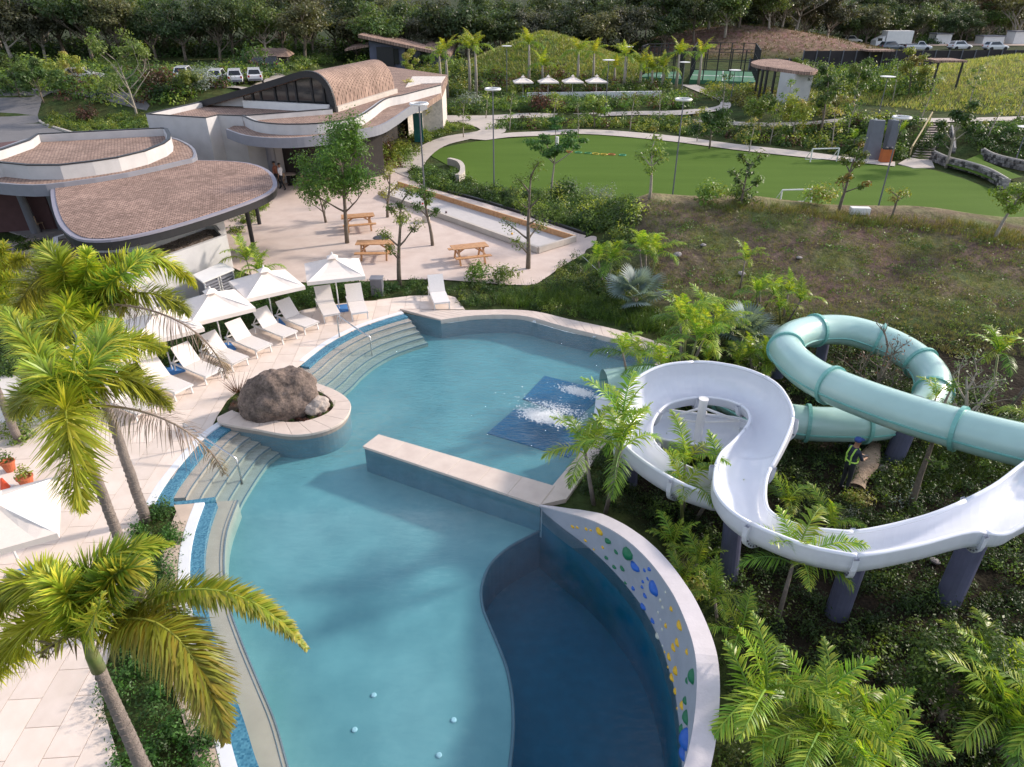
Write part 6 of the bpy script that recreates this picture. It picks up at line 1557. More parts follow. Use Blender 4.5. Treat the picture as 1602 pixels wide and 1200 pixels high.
T_(352, 252, 196, 'bare brown twiggy tree between the two pavilions', dict(nl=500, size=.07, rad=.5, spread=2.2, nb=9, first=.15, levels=2, kids=3, cols=REDB + MIDG, bark=M_wbark), seed=37)
T_(1360, 640, 500, 'leafless reddish shrub tree inside the tube loop', dict(nl=320, size=.05, rad=.35, spread=1.1, nb=9, first=.1, levels=2, cols=REDB), seed=41)
T_(1425, 790, 600, 'thin dark stemmed tree in front of the green tube', dict(nl=260, size=.06, rad=.3, spread=1.0, nb=5, first=.55, cols=MIDG), seed=43)
T_(1500, 700, 560, 'pale stemmed open tree right of the tube loop', dict(nl=500, size=.05, rad=.35, spread=1.1, nb=7, first=.3, levels=2, cols=[(.14, .2, .08), (.10, .16, .05)], bark=M_wbark), seed=45)
T_(530, 168, 160, 'x', dict(nl=0), seed=1) if False else None
tree_at(1470, 1130, 1.7, 'bushy fine leaved shrub tree below the flume', dict(nl=6500, size=.045, rad=.35, spread=.9, nb=12, first=.1, levels=2, cols=[(.06, .12, .02), (.09, .15, .03)]), seed=47)
tree_at(515, 205, 3.2, 'dry straw coloured twiggy tree in front of the wavy parapet', dict(nl=700, size=.08, rad=.4, spread=1.8, nb=9, first=.3, levels=2, cols=[(.35, .28, .16), (.28, .22, .12)], bark=M_wbark), seed=48, pt=P(515, 268, 0))
for i, (x, y, ty, l) in enumerate([(1185, 205, 148, 'sapling above the lawn, left of the twin trunks'), (1240, 215, 150, 'slim tree behind the dirt hill on the bank'), (1283, 210, 90, 'tall yellow green tree beside the oval shelter'), (1335, 165, 88, 'rounded light green tree below the fence canopy'), (1420, 150, 70, 'tree between the fence and the grassy mound'), (1480, 262, 150, 'young tree beside the wooden stairs'), (930, 200, 150, 'small tree on the bank above the lawn path'),
        (650, 205, 120, 'blossoming pale tree beside the restaurant end wall'), (1110, 232, 170, 'thin tree on the lawn path verge'), (1250, 140, 92, 'yellow tree overlapping the oval shelter wall'), (640, 120, 76, 'bushy yellow green tree behind the barrel roof'), (665, 118, 80, 'dark bushy tree behind the barrel roof end'), (300, 150, 112, 'feathery tree beside the parked cars'), (118, 130, 85, 'lime green tree in front of the hidden car'), (30, 150, 80, 'yellow green tree at the frame edge by the road')]):
    T_(x, y, ty, l, dict(nl=1500, size=.14, rad=.7, spread=1.9, nb=7, first=.4 if i < 9 else .15, cols=[MIDG, YELG, DARKG][i % 3], bark=M_wbark if i % 2 else M_bark), seed=60 + i, group='young trees in the far gardens')

# ---------------- shrubs, hedges and ground cover
def bed(name, poly_px, dens, n, rad, hgt, size, cols, label=None, pts=None, g=True, asp=.45, avoid=(), cat='ground cover', poly=None, jit=.35, zoff=0):
    pl = poly or (GL(poly_px) if g else PL(poly_px)); A = area(pl); K = max(3, int(A * dens)); c = sample_poly(pl, K, avoid); K = len(c); c[:, 2] += zoff
    r = rad * RNG.uniform(1 - jit, 1 + jit, K); h = hgt * RNG.uniform(1 - jit, 1 + jit, K)
    V, F, cc = clumps(c, r, h, n, np.full(K, size), palette(K, cols), asp); o = obj(name, quads_mesh(name, V, F, cc, M_leaf))
    stuff(o); o['label'] = label or 'low planting'; o['category'] = cat
    return len(F)
def grassbed(name, poly_px, dens, n, h, w, cols, label, poly=None, lean=.5, avoid=(), g=True):
    pl = poly or (GL(poly_px) if g else PL(poly_px)); K = int(area(pl) * dens); c = sample_poly(pl, K, avoid); K = len(c)
    V, F, cc = blades(c, n, np.full(K, h) * RNG.uniform(.6, 1.3, K), w, palette(K, cols), lean, .9); o = obj(name, quads_mesh(name, V, F, cc, M_leaf)); stuff(o); o['label'] = label; o['category'] = 'grass'; return len(F)
for i, (x, y, ty) in enumerate([(797, 205, 120), (865, 190, 130), (905, 215, 140), (985, 205, 128), (1030, 195, 118), (1090, 222, 150), (1130, 175, 95), (1205, 225, 140), (1225, 190, 100), (1300, 235, 150), (1325, 215, 110), (1440, 190, 96), (1515, 170, 80), (1545, 215, 120), (1590, 190, 90), (760, 185, 110), (725, 215, 130), (1172, 240, 168), (1262, 165, 70), (1395, 160, 75), (585, 262, 190), (565, 255, 180)]):
    T_(x, y, ty, 'slender young tree ' + ['behind the flat topped tree', 'below the left white parasol', 'at the top edge of the lawn near the game rings', 'on the bank right of the disc lamp', 'beside the left court palms', 'on the path verge above the lawn, middle', 'in front of the green court', 'on the bank above the near white goal', 'left of the oval shelter posts', 'above the far white goal', 'left of the grey slabs', 'above the wooden stairs', 'on the crest side of the yellow mound', 'above the upper stone wall', 'at the frame edge on the yellow mound', 'at the bend of the upper path', 'on the verge by the restaurant path', 'on the lawn path opposite the hill shoulder', 'poking above the oval shelter', 'before the dark screen fence', 'first of the bare twiggy pair by the canopy', 'second of the bare twiggy pair by the canopy'][i],
        dict(nl=260 if i < 20 else 90, size=.11, rad=.45, spread=1.0, nb=7, first=.3, cols=[MIDG, YELG, DARKG, MIDG][i % 4], bark=M_wbark, r0=.05), seed=200 + i, group='young trees in the far gardens')
# ---------------- forest behind
FT = []
for i in range(7):
    h = 10.0; tb_, tips = branchy(h * .62, 3.9, 10, 100 + i, .28, first=.45, levels=2, kids=3)
    cols = [[(.045, .08, .03), (.06, .10, .035)], [(.07, .11, .032), (.09, .14, .04)], [(.085, .09, .055), (.07, .075, .042)], [(.045, .07, .027), (.075, .095, .038)], [(.09, .15, .042), (.13, .175, .05)], [(.05, .085, .03), (.075, .11, .033)], [(.11, .125, .055), (.14, .14, .065)]][i]
    FT.append((wood_mesh(tb_, M_wbark if i in (2, 4) else M_bark, 5), crown_mesh(tips, 5200, .24, 1.5, cols, .62, .5)))
def forest():
    n = 0; rg = random.Random(5)
    for row, (Y0, dens) in enumerate([(128, 5.2), (135, 5.5), (143, 6), (153, 6.5), (165, 7.5), (180, 9)]):
        x = -118 - row * 6
        while x < 150 + row * 8:
            y = Y0 + rg.uniform(-2.5, 2.5) + max(0, (x - 25)) * .55 * (1 if x < 80 else 1)
            if x < -30: y -= 10
            xx = x + rg.uniform(-1.5, 1.5)
            x += dens * rg.uniform(.8, 1.25)
            k = rg.randrange(7); s = rg.uniform(.78, 1.12) * (1.0 if row < 3 else 1.08)
            if xx > 55: s *= .84
            kd = ['deep green', 'mid green round crowned', 'brownish grey leaved', 'dark olive', 'fresh green', 'dark dense', 'yellow olive'][k]
            rgn = 'beyond the car park' if xx < -45 else 'behind the shingled kiosk' if xx < -22 else 'behind the angular house' if xx < -8 else 'behind the cone shaped mound' if xx < 18 else 'behind the brown mound' if xx < 62 else 'behind the truck yard'
            t = thing('forest_tree', kd + ' tree ' + ['at the edge', 'just inside', 'in the middle', 'in the middle', 'deep inside', 'at the back'][row] + ' of the wood ' + rgn, 'tree', (xx, y, hz1(xx, y) - .2), rg.uniform(0, 6), 'trees of the wood behind the grounds')
            obj('trunk', FT[k][0], t, sc=(s, s, s)); obj('crown', FT[k][1], t, sc=(s, s, s * rg.uniform(.9, 1.1))); n += 1
    print('forest', n)
forest()
for yy, hgt in ((122, 1.8), (131, 2.6)):
    bed('forest_undergrowth', None, .12, 130, 2.4, hgt, .3, DARKG[:3] + [(.06, .07, .035)], 'dark undergrowth along the edge of the wood', poly=[Vector((-150, yy, 0)), Vector((-22, yy, 0)), Vector((-10, yy + 7, 0)), Vector((20, yy + 8, 0)), Vector((60, yy + 34, 0)), Vector((170, yy + 60, 0)), Vector((170, yy + 70, 0)), Vector((60, yy + 44, 0)), Vector((20, yy + 16, 0)), Vector((-150, yy + 8, 0))])
# spreading acacia trees by the truck yard
for i, (x, y, w, l) in enumerate([(1428, 62, 1.3, 'wide fan shaped tree behind the round white pickup'), (1530, 70, 1.1, 'orange tinted spreading tree at the yard edge'), (1350, 60, 1.0, 'wide green tree behind the box truck'), (1585, 74, 1.0, 'spreading tree in front of the tall white shed')]):
    p = PY(x, y, 178 if i != 3 else 168); b = Vector((p.x, p.y, 1.0))
    tree_at(0, 0, 7.5, l, dict(nl=5200, size=.3, rad=1.5, spread=6.0 * w, nb=10, first=.3, levels=2, kids=3, flat=.35, r0=.4, cols=[[(.07, .08, .03), (.06, .075, .03)], [(.14, .10, .035), (.09, .09, .03)], [(.05, .08, .025)], [(.10, .10, .035)]][i], bark=M_wbark), pt=b, seed=80 + i)

tot = 0
pool_av = [[(p[0], p[1]) for p in pool_outline], [(p[0], p[1]) for p in deck_poly], [(p[0], p[1]) for p in plaza_poly]] if 'plaza_poly' in globals() else [[(p[0], p[1]) for p in pool_outline], [(p[0], p[1]) for p in deck_poly]]
plz = [(p.x, p.y) for p in smooth_line(PL(plaza_px), 3, True)]; lwn = [(p.x, p.y) for p in smooth_line(PL(lawn_px), 3, True)]
pool_av = pool_av[:2] + [plz, lwn]
# garden under the slides (right, near)
rim_o = [(890, 790), (930, 799), (968, 815), (1006, 838), (1040, 870), (1066, 902), (1088, 938), (1106, 969), (1119, 1007), (1127, 1046), (1129, 1084), (1128, 1123), (1122, 1165), (1117, 1200), (1100, 1290)]
gp = [P(x, y, -.45) for x, y in rim_o] + [P(1800, 1290, -.45), P(1800, 720, -.45), P(1602, 660, -.45), P(1450, 560, -.3), P(1240, 520, -.2), P(1060, 560, -.2), P(905, 770, -.45)]
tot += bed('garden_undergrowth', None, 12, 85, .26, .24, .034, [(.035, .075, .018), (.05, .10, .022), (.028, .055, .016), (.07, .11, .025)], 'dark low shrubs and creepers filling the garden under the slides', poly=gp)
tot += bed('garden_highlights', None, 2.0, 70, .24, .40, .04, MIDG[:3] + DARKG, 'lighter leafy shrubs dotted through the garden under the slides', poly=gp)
tot += grassbed('garden_grass', [(1390, 770), (1560, 760), (1600, 700), (1480, 690), (1400, 730)], 40, 10, .28, .012, [(.05, .10, .02), (.08, .13, .02)], 'grass patch in front of the green tube')
tot += bed('silver_shrubs', [(1290, 800), (1345, 790), (1350, 830), (1300, 830)], 2.2, 110, .28, .35, .03, SILV, 'silver grey leaved shrubs beside the worker')
tot += bed('silver_shrubs', [(1370, 770), (1480, 760), (1490, 790), (1400, 800)], 2.0, 110, .26, .34, .03, SILV, 'silver grey leaved shrubs below the thin dark tree')
tot += bed('silver_shrubs', [(1400, 900), (1540, 870), (1560, 920), (1430, 950)], 1.0, 90, .22, .25, .03, SILV + DARKG, 'silvery creeper below the flume columns')
# pool bed on the left
bedp = [(224, 802), (245, 790), (268, 798), (280, 826), (270, 880), (270, 925), (290, 965), (300, 1050), (322, 1120), (338, 1200), (360, 1300), (200, 1300), (184, 1200), (166, 1110), (166, 1060), (196, 960), (212, 850)]
tot += bed('bed_shrubs', bedp, 14, 120, .24, .34, .036, [(.05, .12, .02), (.07, .15, .03), (.045, .09, .02)], 'leafy green shrubs in the bed between deck and pool', g=False)
# hedge behind the loungers
tot += bed('deck_hedge', [(112, 596), (200, 612), (250, 587), (300, 557), (350, 530), (420, 500), (470, 483), (540, 471), (600, 465), (640, 459), (655, 445), (600, 443), (540, 443), (470, 445), (410, 455), (372, 470), (300, 505), (200, 560), (120, 585)], 5.5, 150, .34, .42, .045, DARKG + [(.07, .12, .02)], 'dense dark hedge behind the row of loungers', g=False, avoid=[plz])
tot += bed('plaza_shrubs', [(655, 462), (700, 458), (725, 478), (790, 482), (850, 484), (905, 496), (975, 510), (1040, 530), (1060, 520), (1010, 470), (960, 440), (900, 440), (860, 442), (820, 452), (740, 445), (650, 442)], 6, 120, .3, .28, .045, DARKG + MIDG, 'mixed shrubs between the plaza and the far pool edge', avoid=pool_av[:3])
tot += grassbed('soft_grass', [(770, 478), (850, 482), (905, 494), (975, 508), (1045, 532), (1060, 505), (1000, 480), (920, 462), (840, 455), (790, 462)], 14, 26, .42, .014, [(.06, .12, .02), (.09, .15, .03)], 'soft clumping grass along the far pool edge', avoid=pool_av[:2])
tot += bed('lawn_hedge', [(640, 268), (700, 268), (722, 284), (760, 296), (830, 306), (930, 315), (1010, 322), (990, 385), (945, 390), (935, 372), (860, 345), (760, 314), (690, 298), (650, 290)], 3.2, 150, .48, .55, .075, DARKG + [(.06, .11, .02)], 'deep green hedge between the bocce court and the lawn', avoid=[plz])
tot += bed('lawn_hedge_tips', [(760, 300), (930, 318), (1010, 330), (960, 385), (860, 345)], .7, 110, .5, .95, .08, MIDG + YELG[:1], 'lighter shrubs standing out of the lawn hedge', avoid=[plz])
tot += bed('silver_hedge', [(868, 300), (960, 304), (962, 312), (870, 308)], 1.6, 110, .45, .9, .07, SILV, 'silver leaved shrubs along the lawn edge')
tot += bed('crest_plants', [(880, 400), (960, 400), (1000, 470), (930, 480), (860, 440)], 3, 110, .35, .35, .05, MIDG + DARKG, 'leafy shrubs at the plaza corner below the palms', avoid=[plz])
# dirt hill
hp = [(1010, 318), (1150, 322), (1300, 335), (1450, 350), (1640, 380), (1700, 470), (1640, 560), (1500, 560), (1300, 500), (1150, 500), (1040, 470), (1010, 400)]
tot += grassbed('hill_grass', hp, 34, 8, .13, .014, [(.14, .19, .05), (.20, .20, .08), (.10, .15, .035), (.2, .17, .1)], 'sparse weeds over the bare dirt hill')
tot += bed('hill_weeds', hp, 1.1, 60, .5, .16, .05, [(.10, .17, .035), (.14, .19, .05), (.17, .17, .07), (.07, .12, .03)], 'weed patches on the dirt hill')
tot += grassbed('crest_grass', [(1100, 318), (1300, 328), (1450, 342), (1640, 372), (1640, 400), (1450, 362), (1300, 345), (1120, 332)], 20, 12, .28, .02, DRYG + [(.14, .19, .05)], 'dry grass fringe along the hill crest')
# banks above the lawn, far gardens
tot += bed('bank_shrubs', [(760, 203), (850, 201), (895, 198), (960, 200), (1060, 209), (1150, 220), (1260, 232), (1340, 243), (1405, 250), (1425, 225), (1440, 190), (1300, 196), (1215, 202), (1085, 196), (1060, 184), (900, 189), (800, 194)], 1.5, 95, .75, .75, .12, DARKG + MIDG, 'dense shrubs on the bank above the lawn')
tot += bed('bank_grass_tufts', [(760, 203), (960, 200), (1150, 220), (1340, 243), (1440, 190), (1215, 202), (1060, 184), (800, 194)], .5, 60, .7, .9, .13, YELG + REDB[:1], 'yellow and reddish shrubs scattered on the bank')
tot += bed('mid_garden', [(690, 178), (840, 174), (1010, 171), (1070, 168), (1095, 158), (1050, 150), (1030, 156), (830, 158), (730, 160)], 1.4, 95, .8, .8, .13, DARKG + MIDG + REDB[:1], 'dark shrub belt below the white parasols')
tot += bed('mound_foot', [(720, 150), (815, 150), (935, 152), (1040, 148), (1050, 135), (990, 138), (930, 128), (700, 128), (640, 120), (690, 150)], .9, 90, 1.1, 1.2, .17, MIDG + DARKG + REDB[:2], 'mixed shrubs around the foot of the cone mound')
tot += bed('court_garden', [(1100, 150), (1150, 165), (1290, 185), (1340, 182), (1320, 150), (1250, 148), (1180, 140), (1110, 136)], .9, 80, .9, .7, .14, MIDG + DRYG + YELG, 'sunlit garden in front of the ball courts')
tot += bed('fence_garden', [(1240, 140), (1330, 150), (1420, 158), (1460, 130), (1420, 118), (1300, 116), (1235, 118)], .8, 90, 1.2, 1.5, .17, DARKG + MIDG, 'shrubs below the dark fence')
tot += bed('stair_garden', [(1330, 243), (1405, 250), (1428, 240), (1455, 196), (1400, 196), (1330, 200)], 2.0, 100, .6, .8, .1, DARKG + YELG[:1], 'leafy shrubs around the grey slabs')
tot += bed('terrace_bank', [(1500, 240), (1560, 242), (1640, 255), (1700, 215), (1600, 192), (1510, 198)], 1.8, 90, .7, .5, .1, DARKG + MIDG[:1], 'dark planting on the bank right of the small steps')
tot += bed('path_garden', [(640, 215), (655, 195), (690, 193), (745, 200), (720, 205), (690, 212), (660, 228)], 2.2, 90, .5, .45, .09, MIDG + YELG[:1], 'bright low planting between the restaurant and the path')
tot += bed('restaurant_garden', [(560, 268), (640, 262), (655, 238), (640, 228), (590, 236), (540, 258)], 2.0, 80, .5, .7, .09, MIDG + REDB[:1], 'shrubs in front of the restaurant canopy')
tot += bed('canopy_planting', [(520, 262), (560, 255), (630, 222), (655, 205), (640, 200), (560, 225), (510, 240)], 1.2, 60, .45, 1.5, .07, [(.30, .22, .15), (.22, .16, .1), (.12, .18, .04)], 'tall dry stems and bushes in front of the canopy')
tot += bed('court_hedge_left', [(645, 268), (672, 262), (715, 296), (690, 300), (650, 288)], 3, 110, .4, .5, .07, DARKG + MIDG, 'bushes at the corner where path and lawn meet', avoid=[plz, lwn])
# left: car park gardens
tot += bed('road_island', [(75, 182), (180, 180), (230, 185), (235, 200), (120, 208), (70, 194)], 1.6, 90, .7, .5, .12, MIDG + YELG[:2], 'bright shrubs on the road island')
tot += bed('carpark_shrubs', [(-60, 145), (60, 152), (180, 166), (235, 172), (330, 148), (450, 118), (440, 105), (300, 112), (150, 108), (0, 100), (-60, 105)], .55, 95, 1.3, 1.2, .18, MIDG + DARKG + YELG[:1] + REDB[:1], 'shrub belt in front of the car park')
tot += bed('carpark_silver', [(300, 140), (340, 128), (345, 120), (300, 124)], .9, 110, 1.0, 1.3, .16, SILV, 'silvery shrubs beside the parked cars')
tot += bed('house_garden', [(455, 110), (560, 100), (640, 112), (740, 125), (700, 100), (560, 88), (450, 95)], .5, 100, 1.2, .8, .17, DARKG + MIDG, 'shrubs around the angular house')
tot += bed('house_garden', [(640, 135), (700, 150), (740, 150), (740, 120), (690, 112), (640, 118)], .8, 100, 1.1, 1.5, .17, YELG + MIDG, 'yellow green bushes behind the barrel roof')
tot += bed('pavilion_garden', [(306, 258), (395, 262), (400, 240), (372, 225), (310, 232)], 2.2, 90, .6, .5, .09, MIDG + DARKG + REDB[:1], 'shrubs between the two pavilions')
tot += bed('pavilion_garden', [(366, 372), (430, 312), (440, 290), (425, 310), (360, 350)], 4, 90, .35, .3, .06, MIDG, 'low plants along the plaza edge beside the oval roof')
tot += bed('bar_garden', [(-40, 420), (30, 372), (60, 380), (20, 410), (-30, 440)], 4, 90, .4, .35, .06, DARKG + MIDG, 'dark plants below the leaning pillar')
tot += bed('bar_garden', [(55, 385), (85, 372), (84, 388), (62, 394)], 4, 90, .35, .35, .06, DARKG, 'low plants beside the white planter box')
tot += bed('lower_garden', [(-150, 590), (0, 585), (110, 588), (130, 560), (90, 470), (0, 440), (-150, 460)], 3.2, 110, .45, .5, .06, DARKG + MIDG, 'garden behind the palms beside the white apron')
tot += bed('corner_bed', [(-40, 668), (58, 663), (30, 700), (-40, 702)], 6, 110, .3, .35, .05, MIDG, 'leafy bed cut into the deck beside the pots', g=False)
# mounds
def mound_grass(cx, cy, rx, ry, n, h, w, cols, label, front=True):
    a = RNG.uniform(0, 2 * PI, n); r = np.sqrt(RNG.uniform(0, 1, n)); x = cx + np.cos(a) * r * rx; y = cy + np.sin(a) * r * ry
    k = y < cy + ry * .35; x, y = x[k], y[k]; c = np.stack([x, y, hz(x, y)], 1)
    V, F, cc = blades(c, 3, np.full(len(c), h), w, palette(len(c), cols), .6, .8); o = obj('mound_grass', quads_mesh('mound_grass', V, F, cc, M_leaf)); stuff(o, label, 'grass'); return len(F)
tot += mound_grass(4.6, 110, 18, 15, 16000, .35, .09, [(.2, .27, .06), (.27, .30, .08), (.15, .22, .05), (.3, .28, .12)], 'rough grass over the cone shaped mound')
tot += mound_grass(63, 84, 31, 21, 30000, .3, .055, [(.36, .36, .11), (.42, .37, .15), (.26, .31, .07), (.17, .2, .06)], 'long yellowish grass over the big mound')
tot += mound_grass(40, 140, 34, 18, 4000, .3, .1, [(.16, .12, .07), (.12, .13, .05)], 'sparse dry grass on the brown mound')
# planter greenery
tot += bed('planter_creeper', None, 30, 60, .12, .09, .022, DARKG + REDB[:2] + [(.12, .13, .03)], 'creeping plants round the boulders', poly=[Vector((p.x, p.y, 0)) for p in plant_poly], zoff=.08)
tb2 = P(372, 612, .1); t = thing('spiky_shrub', 'reddish spiky plant at the dry end of the boulder planter', 'plant', tb2); V, F, c = blades(np.array([[0, 0, 0.]]), 60, np.array([.6]), .02, palette(1, REDB), .7, .3); obj('leaf_tuft', quads_mesh('leaf_tuft', V, F, c, M_leaf), t)
print('ground cover quads', tot)
# shrubs one can tell apart
SHR = []
for i, (cols, sz) in enumerate([(MIDG, .09), (YELG, .09), (DARKG, .08), (SILV, .07), (REDB, .08)]):
    cen = np.array([[random.uniform(-.4, .4), random.uniform(-.4, .4), random.uniform(0, .3)] for _ in range(7)]); V, F, c = clumps(cen, np.full(7, .45), np.full(7, .6), 110, np.full(7, sz * .8), palette(7, cols)); SHR.append(quads_mesh('foliage', V, F, c, M_leaf))
for i, (x, y, s, k, l) in enumerate([(755, 438, 1.0, 0, 'leafy bush at the plaza edge behind the lone lounger'), (790, 442, .9, 0, 'round bush at the plaza edge, nearest the airy sapling'), (880, 310, 1.5, 2, 'dark bush before the silver lawn shrubs'), (1110, 318, 1.3, 0, 'bright bush on the hill shoulder beside the lawn'), (1282, 318, 1.3, 1, 'lime bush behind the white goal'), (1160, 318, 1.2, 2, 'dark bush behind the crest, below the thin tree'),
        (735, 170, 2.2, 3, 'silver grey bush beside the path below the cone mound'), (850, 172, 2.2, 4, 'dark red bush under the left white parasols'), (140, 190, 1.8, 4, 'dark red bush on the road island'), (60, 130, 3.5, 0, 'large green bush beside the road kerb'), (320, 138, 2.6, 3, 'silver bush in front of the parked white cars'), (248, 140, 3.0, 4, 'reddish bush behind the restaurant wing'),
        (405, 105, 3.8, 2, 'dark round bush right of the parked cars'), (560, 118, 3.2, 0, 'green bush left of the angular house'), (1450, 235, 1.4, 2, 'dark bush at the top side of the stairs'), (1400, 245, 1.3, 0, 'bush at the foot of the stairs'), (1150, 600, .7, 1, 'yellow bush at the back of the bowl'), (1340, 790, .55, 1, 'lime bush by the worker feet'), (1090, 930, .5, 1, 'lime shrub between wall cap and column'), (30, 420, 1.0, 1, 'yellow green bush beside the entry path')]):
    p = PG(x, y); t = thing('shrub', l, 'shrub', p, random.uniform(0, 6), 'separate shrubs in the gardens'); obj('foliage', SHR[k], t, sc=s)
# ================================================================ VEHICLES
def car_build(name, label, cat, px, py, rz, col, dark=False, kind='suv', grp=None, Y=None):
    p = PG(px, py) if Y is None else PY(px, py, Y)
    t = thing(name, label, cat, (p.x, p.y, p.z), rz, grp); m = mat('car_paint_' + col, {'white': (.72, .72, .73), 'grey': (.12, .14, .17), 'navy': (.03, .035, .05)}[col], .25, var=.02, coat=.8)
    L, W = 4.5, .9
    prof = [(-2.2, .45, .85, .80), (-2.1, .32, 1.0, .86), (-1.2, .28, 1.02, .9), (0, .26, 1.02, .9), (1.1, .28, .98, .9), (1.9, .32, .86, .86), (2.22, .42, .7, .74)]
    mb = MB(); rows = []
    for x, z0, z1, w in prof: rows.append([Vector((x, -w * .9, z0)), Vector((x, -w, (z0 + z1) / 2)), Vector((x, -w * .95, z1 - .05)), Vector((x, -w * .82, z1)), Vector((x, w * .82, z1)), Vector((x, w * .95, z1 - .05)), Vector((x, w, (z0 + z1) / 2)), Vector((x, w * .9, z0))])
    n = 8
    vs = [v for r in rows for v in r]; fs = [(i * n + j, i * n + (j + 1) % n, (i + 1) * n + (j + 1) % n, (i + 1) * n + j) for i in range(len(rows) - 1) for j in range(n)] + [tuple(range(n))[::-1], tuple((len(rows) - 1) * n + j for j in range(n))]
    mb.add(vs, fs); obj('body', mb.mesh('body', m, False), t)
    cab = {'suv': [(-2.05, 1.0, .80, .80), (-1.7, 1.55, .68, .68), (.2, 1.62, .70, .70), (1.0, .99, .82, .8)], 'pickup': [(-.4, 1.0, .8, .8), (-.2, 1.6, .68, .68), (.6, 1.6, .7, .7), (1.25, .98, .82, .8)]}[kind]
    mb = MB(); vs = []; 
    for x, z, w, _ in cab: vs += [(x, -w, z), (x, w, z)]
    low = [(cab[0][0], -.84, .98), (cab[0][0], .84, .98), (cab[-1][0], -.84, .98), (cab[-1][0], .84, .98)]
    V = [Vector((cab[0][0], -.84, .97)), Vector((cab[0][0], .84, .97)), Vector((cab[1][0], -.66, cab[1][1])), Vector((cab[1][0], .66, cab[1][1])), Vector((cab[2][0], -.66, cab[2][1])), Vector((cab[2][0], .66, cab[2][1])), Vector((cab[3][0], -.82, .97)), Vector((cab[3][0], .82, .97))]
    mb.add(V, [(0, 2, 3, 1), (2, 4, 5, 3), (4, 6, 7, 5), (0, 6, 4, 2), (1, 3, 5, 7)]); obj('cabin', mb.mesh('cabin', m), t)
    def pane(ids, s=.82, out=.012):
        q = [V[i] for i in ids]; c = sum(q, Vector()) / len(q); nrm = (q[1] - q[0]).cross(q[2] - q[0]).normalized()
        if nrm.dot(c - Vector((0, 0, 1.0))) < 0: nrm = -nrm
        qq = [c + (v - c) * s + nrm * out for v in q]; w_ = MB(); w_.add(qq, [tuple(range(len(qq)))]); obj('window', w_.mesh('window', M_glassd), t)
    pane((0, 1, 3, 2)); pane((4, 5, 7, 6), .86); pane((0, 2, 4, 6), .8); pane((1, 7, 5, 3), .8)
    tyre = MB(); tyre.lathe([(.2, -.11), (.33, -.11), (.35, -.06), (.35, .06), (.33, .11), (.2, .11)], n=16); tm = tyre.mesh('tyre', mat('rubber', (.02, .02, .02), .8))
    rim = MB(); rim.lathe([(.21, -.09), (.21, .09), (.05, .105)], n=12); rm = rim.mesh('rim', M_steel)
    for x in (-1.38, 1.42):
        for s in (-1, 1):
            w_ = obj('tyre', tm, t, (x, s * .82, .35), (PI / 2, 0, 0)); obj('rim', rm, w_)
    for s in (-1, 1):
        obj('tail_light', MB().box((-2.2, s * .68, .82), (.08, .2, .22)).mesh('tail_light', mat('red_lens', (.4, .01, .01), .3)), t); obj('headlight', MB().box((2.15, s * .6, .66), (.1, .26, .12)).mesh('headlight', MATS['lamp_lens']), t)
        obj('mirror', MB().box((.75, s * .93, 1.0), (.12, .14, .1)).mesh('mirror', m), t)
    obj('bumper', MB().box((-2.24, 0, .45), (.12, 1.5, .2)).mesh('bumper', M_grey), t)
    if kind == 'pickup':
        obj('load_bed', MB().box((-1.3, 0, 1.06), (1.7, 1.6, .12)).mesh('load_bed', M_grey), t)
    return t
G = 'cars parked near the grounds'
car_build('parked_car', 'white car with its tailgate towards the road, left of the trio', 'car', 291, 125, 1.75, 'white', grp=G)
car_build('parked_car', 'left of the three white cars parked beside the barrel roof', 'car', 343, 130, 1.75, 'white', grp=G); car_build('parked_car', 'middle of the three white cars parked beside the barrel roof', 'car', 370, 130, 1.9, 'white', grp=G)
car_build('parked_car', 'right of the three white cars parked beside the barrel roof', 'car', 400, 128, 1.9, 'white', grp=G); car_build('parked_car', 'white car half hidden in the bushes behind the road', 'car', 135, 128, .3, 'white', grp=G)
car_build('parked_car', 'dark car in front of the shingled kiosk, nearer the white trio', 'car', 407, 108, 1.8, 'navy', grp=G); car_build('parked_car', 'dark car in front of the shingled kiosk, nearer the barrel roof', 'car', 428, 108, 1.8, 'navy', grp=G)
YY = 150
car_build('parked_car', 'grey car parked in front of the white box truck', 'car', 1393, 79, .1, 'grey', grp=G, Y=YY - 6); car_build('parked_car', 'rounded white pickup in the dirt yard', 'car', 1436, 79, -.4, 'white', kind='pickup', grp=G, Y=YY - 6)
car_build('parked_car', 'white car at the left end of the dirt yard', 'car', 1330, 69, .2, 'white', grp=G, Y=YY + 8); car_build('parked_car', 'white car in the row by the yard trees', 'car', 1556, 79, .1, 'white', grp=G, Y=YY - 4); car_build('parked_car', 'white car between the metal shed and the yard trees', 'car', 1500, 78, .2, 'white', grp=G, Y=YY - 2)
p = PY(1394, 76, YY); t = thing('box_truck', 'white box truck parked in the dirt yard under the trees', 'truck', p, .05)
obj('cargo_box', MB().box((.6, 0, 2.0), (5.2, 2.2, 2.3)).mesh('cargo_box', M_white), t); cab = MB(); cab.prism([(-3.9, -1.0), (-2.2, -1.0), (-2.2, 1.0), (-3.9, 1.0)], .6, [1.5, 2.3, 2.3, 1.5]); obj('cab', cab.mesh('cab', M_white), t)
obj('chassis', MB().box((-.2, 0, .65), (6.6, .9, .25)).mesh('chassis', M_black), t); obj('windscreen', MB().box((-3.2, -1.01, 1.65), (.9, .02, .5)).mesh('windscreen', M_glassd), t)
for x in (-3.0, 1.8):
    for s in (-1, 1): obj('wheel', MB().lathe([(.2, -.12), (.42, -.12), (.42, .12), (.2, .12)], n=14).mesh('wheel', MATS['rubber']), t, (x, s * .95, .42), (PI / 2, 0, 0))

